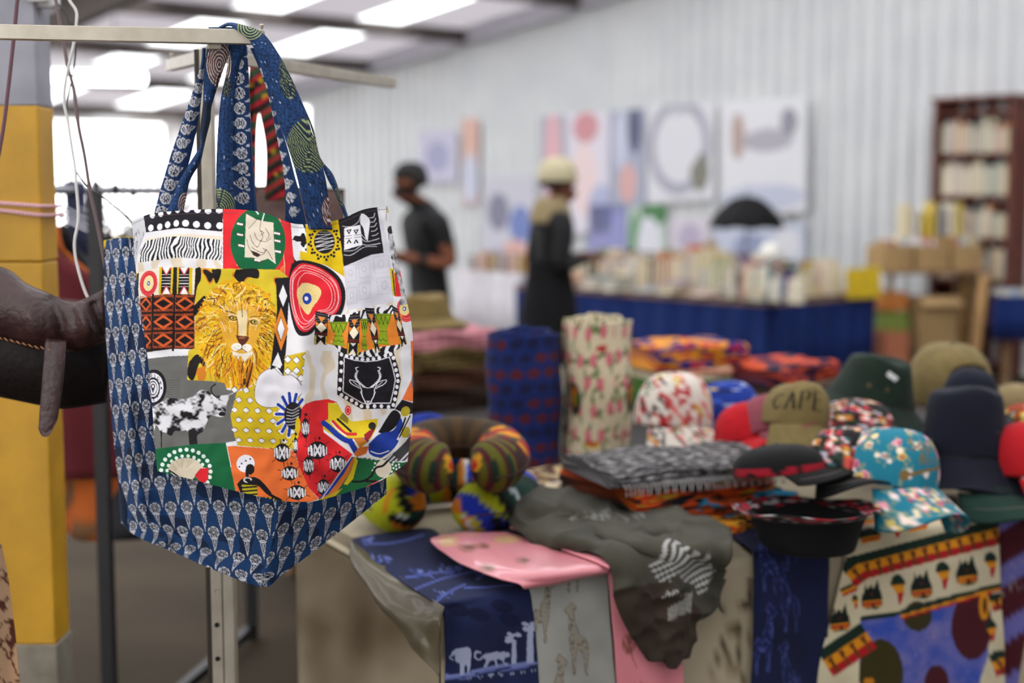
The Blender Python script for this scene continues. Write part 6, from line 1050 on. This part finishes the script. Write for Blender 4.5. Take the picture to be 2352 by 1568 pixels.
for i, (px, dpt, z, w, lb, cc) in enumerate(((1010, 5.15, 0, .42, 'dark brown cloth at the base of the rear pile', '3f3024'), (1012, 5.15, .07, .4, 'chestnut cloth second in the rear pile', '5a3c2a'), (1008, 5.15, .14, .4, 'olive tan cloth third in the rear pile', '6a5a34'), (1000, 5.15, .2, .36, 'dusty pink cloth on top of the rear pile', 'c08a90'), (1150, 5.4, 0, .3, 'brown cloth at the base of the pile behind the blue roll', '4a3628'), (1146, 5.4, .07, .3, 'rose cloth on the pile behind the blue roll', 'b8848c'), (1150, 5.4, .13, .3, 'grey blue cloth topping the pile behind the blue roll', '6a7488'), (900, 5.3, 0, .36, 'near black brown cloth in the pile beside the patchwork tote', '2c231c'), (905, 5.3, .08, .34, 'khaki cloth topping the pile beside the patchwork tote', '857248'))):
    folded(lb, px, 0, w, .32, .068, ang + .1 * (i % 3), 4, bands([cc, cc, cc], plain(cc)), loc=D(px, 900, dpt) * [1, 1, 0] + [0, 0, TZ + .006 + z], group='cloth piles on the rear table')
for i, (px, dp_, z, lb) in enumerate(((975, 5.15, .275, 'khaki felt hat on the pink cloth of the rear pile'),)): bucket_hat(lb, D(px, 900, dp_) * [1, 1, 0] + [0, 0, TZ + z + .045], (0, 0, 0), .08, .1, .075, .06, .03, plain('8f7d50', '7f6e46'), group=None, eyelets=False)
GAM = 1.1
# ------------------------------------------------------------------ people
def person(name, label, loc, rz, J, E, paint, head_paint=None):
    names = list(J); me = bpy.data.meshes.new('skeleton'); me.from_pydata([J[k][0] for k in names], [(names.index(a), names.index(b)) for a, b in E], []); me.update()
    o = bpy.data.objects.new('skeleton', me); col.objects.link(o)
    sk = o.modifiers.new('skin', 'SKIN'); sk.use_smooth_shade = True
    for i, k in enumerate(names):
        r = J[k][1]; me.skin_vertices[0].data[i].radius = r if isinstance(r, tuple) else (r, r); me.skin_vertices[0].data[i].use_root = (k == 'pelvis')
    sb = o.modifiers.new('sub', 'SUBSURF'); sb.levels = 2; sb.render_levels = 2
    dg = bpy.context.evaluated_depsgraph_get(); ev = o.evaluated_get(dg); m2 = bpy.data.meshes.new_from_object(ev); bpy.data.objects.remove(o)
    n = len(m2.vertices); co = np.empty(n * 3, np.float32); m2.vertices.foreach_get('co', co); co = co.reshape(-1, 3)
    at = m2.color_attributes.new('Col', 'FLOAT_COLOR', 'POINT'); c4 = np.ones((n, 4), np.float32); c4[:, :3] = paint(co); at.data.foreach_set('color', c4.ravel())
    m2.materials.clear(); m2.materials.append(mat_print('skin_and_cloth', .75, 200, .05)); m2.polygons.foreach_set('use_smooth', np.ones(len(m2.polygons), bool))
    t = empty(name, loc, rz, label, 'person'); b = bpy.data.objects.new('body', m2); link(b, t); return t
def hand(J, E, wr, p, d, side, pre):
    """five bent fingers from a palm at p pointing along d"""
    d = np.array(d, float); d /= np.linalg.norm(d); up = np.array([0, 0, 1.]); s = np.cross(d, up); s /= np.linalg.norm(s) + 1e-9; dn = np.cross(s, d)
    J[pre + 'palm'] = (tuple(p), (.034, .018)); E.append((wr, pre + 'palm'))
    for q, (o, ln) in enumerate(((-.027, .07), (-.009, .08), (.009, .076), (.027, .06))):
        k = np.array(p) + d * .035 + s * o; J[pre + f'k{q}'] = (tuple(k), .011); J[pre + f'm{q}'] = (tuple(k + d * ln * .55 - dn * .012), .0095); J[pre + f't{q}'] = (tuple(k + d * ln * .85 - dn * .04), .0085); E += [(pre + 'palm', pre + f'k{q}'), (pre + f'k{q}', pre + f'm{q}'), (pre + f'm{q}', pre + f't{q}')]
    k = np.array(p) - s * .035 * side; J[pre + 'th1'] = (tuple(k), .012); J[pre + 'th2'] = (tuple(k + d * .035 - s * .012 * side), .0095); E += [(pre + 'palm', pre + 'th1'), (pre + 'th1', pre + 'th2')]
def body(h=1.0, lean=.0, headfwd=.05, hip=.16, sh=.2, arms='bent', wide=1.):
    J = {'pelvis': ((0, 0, .95), (.15 * wide, .115)), 'waist': ((0, -.01 - lean * .3, 1.1), (.14 * wide, .105)), 'chest': ((0, -.02 - lean * .7, 1.28), (.165 * wide, .12)), 'collar': ((0, .0 - lean, 1.42), (.1, .085)), 'neck': ((0, -.01 - lean, 1.5), .058), 'jaw': ((0, -.045 - lean - headfwd, 1.56), (.066, .07)), 'skull': ((0, -.02 - lean - headfwd, 1.65), (.08, .1)), 'crown': ((0, -.005 - lean - headfwd, 1.705), (.062, .075))}
    J['nose'] = ((0, -.14 - lean - headfwd, 1.585), .014); E = [('pelvis', 'waist'), ('waist', 'chest'), ('chest', 'collar'), ('collar', 'neck'), ('neck', 'jaw'), ('jaw', 'skull'), ('skull', 'crown'), ('jaw', 'nose')]
    for s, n in ((-1, 'l'), (1, 'r')):
        J[n + 'ear'] = ((s * .088, -.01 - lean - headfwd, 1.61), .016); E.append(('skull', n + 'ear'))
        J[n + 'sh'] = ((s * sh, 0 - lean, 1.39), .068); J[n + 'el'] = ((s * (sh + .05), .04 - lean * .6, 1.12), .045); E += [('collar', n + 'sh'), (n + 'sh', n + 'el')]
        J[n + 'wr'] = ((s * .1, -.2 - lean * .5, 1.17), .029); E.append((n + 'el', n + 'wr')); hand(J, E, n + 'wr', (s * .06, -.27 - lean * .5, 1.19), (-s * .3, -.6, .1), s, n)
        J[n + 'hip'] = ((s * .1, 0, .88), .1); J[n + 'kn'] = ((s * .105, -.01, .49), .06); J[n + 'cf'] = ((s * .105, .02, .32), .056); J[n + 'an'] = ((s * .105, .02, .09), .038); J[n + 'ft'] = ((s * .12, -.14, .035), (.04, .03)); E += [('pelvis', n + 'hip'), (n + 'hip', n + 'kn'), (n + 'kn', n + 'cf'), (n + 'cf', n + 'an'), (n + 'an', n + 'ft')]
    return {k: (tuple(np.array(v[0]) * h), v[1]) for k, v in J.items()}, E
SK = lin('7a4a34')
def man_paint(co):
    C = np.ones((len(co), 3)) * lin('0f0f11'); x, y, z = co.T; C[(z > 1.47)] = SK; C[(z > 1.08) & (z < 1.27) & (y < -.17)] = SK; C[(np.abs(x) > .2) & (z > 1.05) & (z < 1.2)] = SK
    hd = z > 1.5; C[hd & ((z > 1.7) | ((y > -.06) & (z > 1.58)))] = lin('1c1614'); C[hd & (y < -.11) & (z < 1.565)] = lin('2a1c18'); C[z < .07] = lin('2c2c2e'); C[(z < .92) & (z > .07)] = lin('1e1e24'); return C
def eyes_hair(t, J, hairm, capz=None):
    h = np.array(J['skull'][0])
    for s in (-1, 1): grid('eye', lathe([(0, .008), (.007, .006), (.01, 0), (.007, -.006), (0, -.008)], 10) + h + [s * .03, -.088, -.012], mat('eye', '2a201c', .3), t, closed=True)
    P = lathe(spl(np.array([(0, .104), (.05, .094), (.082, .055), (.092, .0), (.088, -.04)]), 16), 24, 1, 1.16) + h + [0, .018, .012]; P[-4:, 13:23, 2] += .06; solid(grid('hair', P, hairm, t, closed=True), .01)
J, E = body(.965, .05, .09, sh=.23, wide=1.3); mp = D(990, 560, 8.9)
man = person('person', 'man in a black t-shirt standing in profile looking down', (mp[0], mp[1], 0), r_(-60), J, E, man_paint); eyes_hair(man, J, mat('black_hair', '191514', .8, bump=.4, bscale=120))
J2, E2 = body(.96, .02, .03, sh=.19, wide=.95)
def wom_paint(co):
    C = np.ones((len(co), 3)) * lin('111012'); x, y, z = co.T; C[z > 1.43] = lin('6a4230'); C[(z > 1.02) & (z < 1.2) & (y < -.2)] = lin('6a4230'); return C
wp = D(1262, 560, 8.6)
wom = person('person', 'woman in a long black dress and pale cap by the book table', (wp[0], wp[1], 0), r_(112), J2, E2, wom_paint); eyes_hair(wom, J2, mat('black_hair', '191514', .8))
pr = spl(np.array([(.15, 1.12), (.16, 1.0), (.2, .8), (.23, .5), (.25, .25), (.27, .06)]), 30); P = lathe(pr, 60, 1, .85); th = np.arctan2(P[..., 1], P[..., 0]); P[..., :2] *= (1 + .06 * np.sin(th * 9) * np.clip(1.1 - P[..., 2], 0, 1))[..., None]
solid(grid('dress_skirt', P, mat('black_dress_cloth', '100f11', .9, spec=.2), wom, closed=True), .004)
h = np.array(J2['skull'][0]); solid(grid('knitted_cap', lathe(spl(np.array([(0, .13), (.06, .12), (.1, .07), (.108, .01), (.106, -.01)]), 14), 28, 1, 1.12) + h + [0, .015, .015], mat('pale_knit', 'c2b896', .9, bump=.5, bscale=90), wom, closed=True), .008)
solid(grid('scarf_collar', lathe(spl(np.array([(.075, .13), (.1, .09), (.12, .03), (.13, -.02)]), 10), 28) + [0, -.01, 1.36], mat('tan_collar', '8f7f5c', .9), wom, closed=True), .012)
# ------------------------------------------------------------------ book stall
blue_m = mat('royal_blue_drape', '182b64', .9, spec=.2, c2='142556', scale=3, bump=.1)
BA = D(1760, 690, 10.2); BA[2] = 0
def BT(a, b, z=0): return BA + WD * a + WN * b + np.array([0, 0, z])      # along the front edge (to the far left), back toward the wall
bang = math.atan2(WD[1], WD[0])
def book_table(label, f, La, Lb, zt, drop=.75):
    t = empty('book_table', f(0, 0), label=label, cat='table'); O = np.array(t.location)
    P = [f(0, 0, zt) - O, f(La, 0, zt) - O, f(La, Lb, zt) - O, f(0, Lb, zt) - O]; poly_mesh('top_board', P + [p - [0, 0, .03] for p in P], [(0, 1, 2, 3), (7, 6, 5, 4), (0, 4, 5, 1), (1, 5, 6, 2), (2, 6, 7, 3), (3, 7, 4, 0)], wood, t)
    for a in (.08, La - .08):
        for b in (.08, Lb - .08): bar('leg', f(a, b, 0) - O, f(a, b, zt - .03) - O, .04, .04, wood, t, 0)
    return t
book_table('long book table with a royal blue drape', lambda a, b, z=0: BT(a, b, z), 2.75, 1.36, .74)
def drape(label, corners, zt, zb, m, f=26, amp=.018):
    pts = [np.array(c, float) for c in corners]; path = []; 
    for p, q in zip(pts[:-1], pts[1:]): k = int(np.linalg.norm(q - p) / .02) + 2; path += [p + (q - p) * s for s in np.linspace(0, 1, k)[:-1]]
    path.append(pts[-1]); path = np.array(path); T = np.gradient(path, axis=0); T /= np.linalg.norm(T, axis=1)[:, None]; N = np.cross(T, [0, 0, 1.]); s = np.r_[0, np.cumsum(np.linalg.norm(np.diff(path, axis=0), axis=1))]
    P = np.stack([path + N * ((amp * np.sin(s * f) + amp * .6 * np.sin(s * f * .37 + 1)) * e + .012)[:, None] + np.array([0, 0, z]) for z, e in ((zt + .004, 0), (zt - .01, .2), (zt - (zt - zb) * .4, .8), (zb, 1.2))]); return tag(solid(grid('table_drape', P, m), .003), label, 'drape')
drape('royal blue drape around the long book table', [BT(2.75, 1.36), BT(2.75, 0), BT(0, 0), BT(0, 1.36)][::-1], .745, .02, blue_m)
PAL = [('cream', 'd6c9a4'), ('white', 'dcdad6'), ('tan', 'b08a50'), ('yellow', 'd2b848'), ('pink', 'd8b4ae'), ('teal', '2f7884'), ('orange', 'd8753a'), ('purple', '6a4a8a'), ('green', '2c3c34'), ('red', 'b0382f'), ('grey', '9a98a0'), ('black', '242428'), ('blue', '9ab0c8'), ('ivory', 'e2d8be'), ('brown', '6a4a30'), ('sage', '8aa070')]
page = mat('book_pages', 'dfd6bf', .9); BM = {}
def book_mesh(ci):
    """upright book 1x1x1: two boards, a spine and the page block"""
    if ci in BM: return BM[ci]
    V, F, mi = [], [], []
    for b, m_ in (((0, .1, 0, 1, 0, 1), 0), ((.9, 1, 0, 1, 0, 1), 0), ((.1, .9, 0, .05, 0, 1), 0), ((.1, .9, .05, .96, .03, .97), 1)):
        n = len(V); V += boxv(*b); F += [tuple(i + n for i in f) for f in BOXF]; mi += [m_] * 6
    me = bpy.data.meshes.new('book'); me.from_pydata(V, [], F); me.materials.append(mat('cover_' + PAL[ci][0].replace(' ', '_'), PAL[ci][1], .5)); me.materials.append(page); me.polygons.foreach_set('material_index', mi); me.update(); BM[ci] = me; return me
def book(loc, rz, t, d, h, ci, where, group, flat=False, lean=0):
    o = bpy.data.objects.new('book', book_mesh(ci)); col.objects.link(o); o.location = loc; o.scale = (t, d, h)
    o.rotation_euler = (0, math.pi / 2 + lean, rz) if flat else (0, lean, rz); return tag(o, f'{PAL[ci][0]} book {where}', 'book', group)
br = random.Random(12)
def pick(): return br.choice([0, 0, 0, 13, 13, 1, 1, 2, 2, 3, 4, 4, 5, 6, 7, 8, 9, 10, 11, 12, 14, 15])
# flat piles over the front half, upright rows behind
for i in range(9):
    a = .12 + i * .29; nb_ = br.randint(1, 3); b = .12 + br.uniform(0, .1)
    for q in range(nb_):
        tt = br.uniform(.02, .035); book(BT(a, b, .75 + .034 * q + .034), bang + br.uniform(-.15, .15) + math.pi / 2, .03, .16, .22, pick(), 'lying flat at the front of the blue draped table', 'flat books on the long book table', True)
for row, (b, hh) in enumerate(((.55, .22), (.95, .26))):
    a = .06
    while a < 2.6:
        t_ = br.uniform(.02, .045); g_ = br.random()
        if g_ < .1: a += .09; continue
        book(BT(a, b + br.uniform(0, .04), .75), bang, t_, .15, hh * br.uniform(.8, 1.15) * (1 + .25 * (1.0 < a < 1.5)), pick(), ('standing in the middle row' if row == 0 else 'standing in the back row') + ' of the blue draped table', 'upright books on the long book table'); a += t_ + .004
for (px, py, ci, t_, h_) in ((1725, 640, 7, .05, .2), (1745, 645, 6, .09, .24), (1775, 650, 5, .1, .25), (1700, 632, 8, .08, .2), (1800, 650, 12, .08, .16), (1850, 650, 13, .1, .16)):
    p = PL(px, py, BT(0, .12), WN); p[2] = .75; book(p, bang + .5, t_, .16, h_, ci, 'standing by the front corner of the blue draped table', 'corner books on the long book table')
for i in range(9):
    p = BT(.3, .25 + i * .12, .75); book(p + [0, 0, .03], bang + math.pi / 2 + .1 * i, .03, .15, .2, pick(), 'lying along the right end of the blue draped table', 'end books on the long book table', True)
    if i > 2: book(BT(.42, .25 + i * .12, .75), bang + math.pi / 2, br.uniform(.03, .1), .16, br.uniform(.17, .26), pick(), 'standing along the right end of the blue draped table', 'end books on the long book table')
# round white lamp on the table and the yellow sign
lp = PL(1768, 640, BT(0, .25), WN); lp[2] = .746
gl = empty('globe_ornament', lp, label='white globe on a short stem standing among the books', cat='ornament'); grid('globe', lathe([(.085 * math.sin(a), .33 - .085 * math.cos(a)) for a in np.linspace(.05, math.pi, 16)], 24), mat('white_globe', 'dcdad2', .5), gl, closed=True); grid('stem', lathe([(0, 0), (.06, 0), (.06, .012), (.012, .02), (.012, .25), (0, .25)], 16), wood, gl, closed=True)
sg = empty('yellow_sign', BT(-.02, 1.05, .75), label='blank bright yellow sign card on the right end of the book table', cat='sign'); O = np.array(sg.location); ctr = PL(1984, 648, BT(-.03, 0), -WD) - O
P = [PL(x, y, BT(-.05, 0), -WD) - O for x, y in ((1943, 618), (2020, 610), (2024, 682), (1945, 686))]; solid(poly_mesh('card', P, [(0, 1, 2, 3)], mat('yellow_card', 'e0bd10', .6)), .008); bar('card_stand', np.mean(P, 0) + WD * .01, np.mean(P, 0) + WD * .06 + [0, 0, -.08], .05, .004, mat('yellow_card', 'e0bd10'), sg, 0); bpy.data.objects['card'].parent = sg
# black umbrella standing open behind the books
um = empty('umbrella', D(1712, 640, 12.55) * [1, 1, 0], label='black domed umbrella standing open behind the books', cat='umbrella'); O = np.array(um.location); tz = D(1712, 450, 12.55)[2]; P = lathe(spl(np.array([(0, 0), (.1, -.02), (.2, -.09), (.295, -.2), (.33, -.29)]), 16), 48); th = np.arctan2(P[..., 1], P[..., 0]); P[..., 2] -= .02 * np.abs(np.sin(th * 4)) * np.linspace(0, 1, 16)[:, None] * -1
ud = mat('black_nylon', '0b0a0c', .7, spec=.2); solid(grid('canopy', P + [0, 0, tz], ud, um, closed=True), .003); tube('shaft', [(0, 0, .05), (0, 0, tz + .05)], .008, dk, um, 6, 8); grid('stand', lathe([(0, 0), (.16, 0), (.16, .04), (.03, .06), (.02, .2), (0, .2)], 20), ud, um, closed=True)
for q in range(8): a = q / 8 * 6.283; tube('rib', [(0, 0, tz - .01), (.2 * math.cos(a), .2 * math.sin(a), tz - .1), (.3 * math.cos(a), .3 * math.sin(a), tz - .28)], .003, dk, um, 12, 5)
# ------------------------------------------------------------------ bookcase against the wall
maho = mat('mahogany', '6a2f1c', .45, c2='58261a', scale=5)
bc = empty('bookcase', H(-.4, .02, 0), bang, label='tall mahogany bookcase full of paperbacks against the metal wall', cat='bookcase'); W_, Dp, Hh = .74, .29, 2.3   # local x along the wall, local +y = into the hall
box('side_panel', (0, .03, 0, Dp, 0, Hh), maho, bc, .002); box('side_panel', (W_ - .03, W_, 0, Dp, 0, Hh), maho, bc, .002); box('back_panel', (0, W_, 0, .01, 0, Hh), maho, bc); box('cornice', (-.02, W_ + .02, 0, Dp + .02, Hh, Hh + .035), maho, bc, .003)
for i in range(7): z = .06 + i * .355; box('shelf', (.03, W_ - .03, .01, Dp - .01, z, z + .022), maho, bc)
for i in range(2, 7):
    x = .035; z = .083 + i * .355
    if i == 6: continue
    while x < W_ - .08:
        t_ = br.uniform(.02, .04); hb = br.uniform(.2, .3); p = np.array(H(-.4, .02, 0)) + WD * x + (-WN) * .1 + np.array([0, 0, z]); book(p, bang, t_, .16, hb, br.choice([0, 1, 4, 9, 12, 10, 5, 3, 7, 13, 8, 6]), f'on shelf {["one", "two", "three", "four"][5 - i]} from the top of the mahogany bookcase', 'paperbacks in the bookcase'); x += t_ + .002
# ------------------------------------------------------------------ posters on the corrugated wall
def poster(label, x0, y0, x1, y1, paint, s=.06, tilt=0):
    P = np.stack([np.stack([PL(x0 + (x1 - x0) * u, y0 + (y1 - y0) * v + tilt * u, WP - WN * s, WN) for u in np.linspace(0, 1, 60)]) for v in np.linspace(0, 1, 60)]); u = np.linspace(0, 1, 60)[None, :] + np.zeros((60, 1)); return tag(solid(grid('poster', P, mat_print('paper_print', .6, 50, .0), None, paint(u, u.T)), .004), label, 'poster', 'posters on the metal wall')
wht = 'dddde2'
def pic(base, blobs):
    def f(u, v):
        C = np.ones(u.shape + (3,)) * lin(base)
        for (x, y, rx, ry, c, ring) in blobs: e = np.hypot((u - x) / rx, (v - y) / ry); C = np.where(((e < 1) & (e > ring))[..., None], lin(c), C)
        return C
    return f
poster('narrow pink poster with grey edges', 1240, 268, 1300, 520, pic('b8b6c0', [(.5, .5, .3, .6, 'e0b4bc', 0)]), tilt=-6); poster('white poster with a red patch at its top', 1302, 262, 1400, 540, pic('dcd8e2', [(.45, .12, .3, .13, 'd09aa0', 0), (.4, .55, .3, .3, 'e8d4d4', 0), (.8, .8, .3, .2, 'b8bcd8', 0)]), tilt=-8); poster('blue grey poster with a small pink figure', 1402, 255, 1482, 480, pic('aeb2c4', [(.7, .2, .2, .25, '686c84', 0), (.5, .75, .25, .2, 'd8b0ac', 0), (.3, .3, .2, .3, 'c8ccdc', 0)]), tilt=-6)
poster('white poster with a large grey circle drawing', 1486, 246, 1642, 470, pic(wht, [(.48, .42, .46, .5, 'adadba', .76), (.5, .2, .18, .14, '6c6c7c', 0), (.78, .7, .14, .2, '8a8a80', 0), (.5, .38, .3, .3, wht, 0)]), tilt=-10); poster('widest white poster with faint grey sketches', 1656, 236, 1852, 500, pic('e0e0e4', [(.2, .3, .08, .2, 'b8a49c', 0), (.55, .35, .3, .1, 'b4b2ba', 0), (.8, .2, .1, .12, '9a9aa4', 0), (.5, .85, .5, .12, 'c4c8d8', 0)]), .1, tilt=-12)
poster('violet blue poster low on the wall', 1352, 470, 1440, 600, pic('9a9cc8', [(.3, .2, .3, .3, '6a6eb0', 0)])); poster('green bordered poster low on the wall', 1442, 470, 1530, 620, pic('c8d2cc', [(.2, .6, .16, .5, '6a9a6c', 0), (.7, .12, .35, .2, '5a8a5c', 0), (.55, .6, .3, .42, 'dcdce4', 0)])); poster('tall peach banner behind the man', 1062, 272, 1098, 470, pic('d8b4a8', [(.5, .7, .5, .3, 'c8ccdc', 0)])); poster('pale collage board between the man and the woman', 1108, 400, 1232, 690, pic('c8c8d2', [(.3, .3, .2, .15, '8a8a9c', 0), (.7, .4, .2, .15, '7c8cc0', 0), (.6, .62, .25, .1, 'd8b0a8', 0), (.25, .7, .2, .12, 'aab4d0', 0), (.75, .8, .2, .1, 'c8a8b8', 0)])); poster('pale blue poster low behind the umbrella', 1640, 510, 1850, 640, pic('c4cada', [(.4, .5, .2, .3, '9aa2bc', 0), (.8, .4, .15, .3, 'dcdce2', 0)]))
poster('small lilac poster beside the peach banner', 960, 300, 1050, 420, pic('c6c4d6', [(.5, .5, .3, .3, 'a8a8c4', 0)])); poster('pink and white poster low between the stalls', 1540, 500, 1630, 620, pic('d6cfd8', [(.5, .4, .3, .3, 'b8b0c4', 0), (.4, .8, .3, .15, 'c88a84', 0)]))
# ------------------------------------------------------------------ trestle with boxes, crates, right hand blue table, white stall
pine = mat('pale_pine', 'b98f58', .6, c2='a87f4a', scale=4); card_m = mat('cardboard', 'a98a5c', .85, c2='977a50', scale=5)
tr0 = D(2038, 622, 11.5); tz = tr0[2]
def TR(a, b, z=0): return np.array([tr0[0], tr0[1], 0]) + np.array([.975, .22, 0]) * a + np.array([-.22, .975, 0]) * b + np.array([0, 0, z])
tt_ = book_table('wooden trestle table loaded with boxes of books', lambda a, b, z=0: TR(a, b, z), .92, .44, tz); tt_.name = 'trestle_table'; O = np.array(tt_.location)
bar('brace', TR(.86, -.02, tz - .04) - O, TR(.7, -.16, 0) - O, .07, .035, pine, tt_, .003); bar('brace', TR(.88, .3, tz - .04) - O, TR(.94, .4, 0) - O, .07, .035, pine, tt_, .003)
def carton(label, p, rz, w, d, h, m=card_m, flaps=True):
    t = empty('carton', p, rz, label, 'box', 'cartons at the book stall'); e = .006
    boxes('walls', [(-w / 2, w / 2, -d / 2, -d / 2 + e, 0, h), (-w / 2, w / 2, d / 2 - e, d / 2, 0, h), (-w / 2, -w / 2 + e, -d / 2 + e, d / 2 - e, 0, h), (w / 2 - e, w / 2, -d / 2 + e, d / 2 - e, 0, h), (-w / 2 + e, w / 2 - e, -d / 2 + e, d / 2 - e, 0, e)], m, t)
    if flaps: bar('flap', (-w / 2, -d / 2, h), (-w / 2, -d / 2 - .06, h - .04), .004, .004, m, t, 0); solid(poly_mesh('flap', [(-w / 2, -d / 2, h), (w / 2, -d / 2, h), (w / 2, -d / 2 - .07, h - .06), (-w / 2, -d / 2 - .07, h - .06)], [(0, 1, 2, 3)], m, t), .004)
    return t
for i, (a, w, lb) in enumerate(((.14, .24, 'open carton of books at the near left of the trestle top'), (.44, .3, 'open carton of books in the middle of the trestle top'), (.76, .28, 'open carton of books at the far end of the trestle top'))):
    carton(lb, TR(a, .25, tz), .22, w, .34, .2, flaps=False); x = -w / 2 + .012
    while x < w / 2 - .045: t_ = br.uniform(.02, .035); book(TR(a + x, .12, tz + .008), .22, t_, .16, br.uniform(.2, .27), br.choice([1, 13, 0, 10, 12, 9, 2, 4]), ['in the carton at the near left of the trestle', 'in the middle carton on the trestle', 'in the far carton on the trestle'][i], 'books in the cartons'); x += t_ + .003
for i in range(7): book(TR(.3 + .08 * i, .28, tz + .26), .22, br.uniform(.03, .06), .15, br.uniform(.16, .3), br.choice([0, 1, 13, 3, 10]), 'propped high behind the trestle cartons', 'books behind the cartons')
carton('tall brown carton under the trestle table', TR(.42, .05, 0), .2, .34, .3, .68); carton('low brown carton under the trestle beside its leg', TR(.06, .1, 0), .2, .2, .3, .38); carton('green printed carton stacked under the trestle', TR(.08, .12, .4), .25, .22, .28, .16, mat('green_print_card', '7a8a3a', .8), False); carton('orange printed carton stacked under the trestle', TR(.07, .12, .58), .2, .22, .28, .14, mat('orange_print_card', 'b8702c', .8), False)
carton('red topped carton standing in front of the trestle', TR(-.02, -.12, 0), .3, .22, .2, .42, mat('red_print_card', 'b06a4a', .8), False)
rb_ = D(2292, 682, 10.7)
def RB(a, b, z=0): return np.array([rb_[0], rb_[1], 0]) + np.array([.95, -.31, 0]) * a + np.array([.31, .95, 0]) * b + np.array([0, 0, z])
book_table('blue draped side table at the right edge', lambda a, b, z=0: RB(a, b, z), 1.2, .6, .74); drape('short royal blue drape on the side table at the right edge', [RB(0, .6), RB(0, 0), RB(1.2, 0), RB(1.2, .6)], .745, .42, blue_m)
for i in range(10): book(RB(.1 + .11 * (i % 5), .1 + .2 * (i // 5), .78), .3 + .1 * i, .03, .17, .22, br.choice([1, 10, 12, 13]), 'lying on the side table at the right edge', 'books on the side table', True)
ws_ = D(1050, 668, 14.6)
def WS(a, b, z=0): return np.array([ws_[0], ws_[1], 0]) + WD * -a + WN * b + np.array([0, 0, z])
book_table('white clothed stall table behind the man', lambda a, b, z=0: WS(a, b, z), 1.0, .6, .74); drape('white drape on the stall table behind the man', [WS(0, .6), WS(0, 0), WS(1.0, 0), WS(1.0, .6)], .745, .05, mat('white_drape', 'd6d2d8', .9))
for i in range(6): book(WS(.15 + .15 * i, .2, .75), bang, .03 + .02 * (i % 2), .15, br.uniform(.15, .24), br.choice([4, 2, 9, 13, 10]), 'on the white stall table behind the man', 'books on the white stall table')

# books that look alike: told apart by their place from the left
ORD = 'first second third fourth fifth sixth seventh eighth ninth tenth eleventh twelfth thirteenth fourteenth fifteenth sixteenth seventeenth eighteenth'.split()
by = {}
for o in bpy.data.objects:
    if o.get('category') == 'book': by.setdefault(o['label'], []).append(o)
for lb, os_l in by.items():
    if len(os_l) > 1:
        os_l.sort(key=lambda o: o.location.x / o.location.y)
        for i, o in enumerate(os_l): o['label'] = f'{ORD[min(i, 17)]} {lb}, from the left'
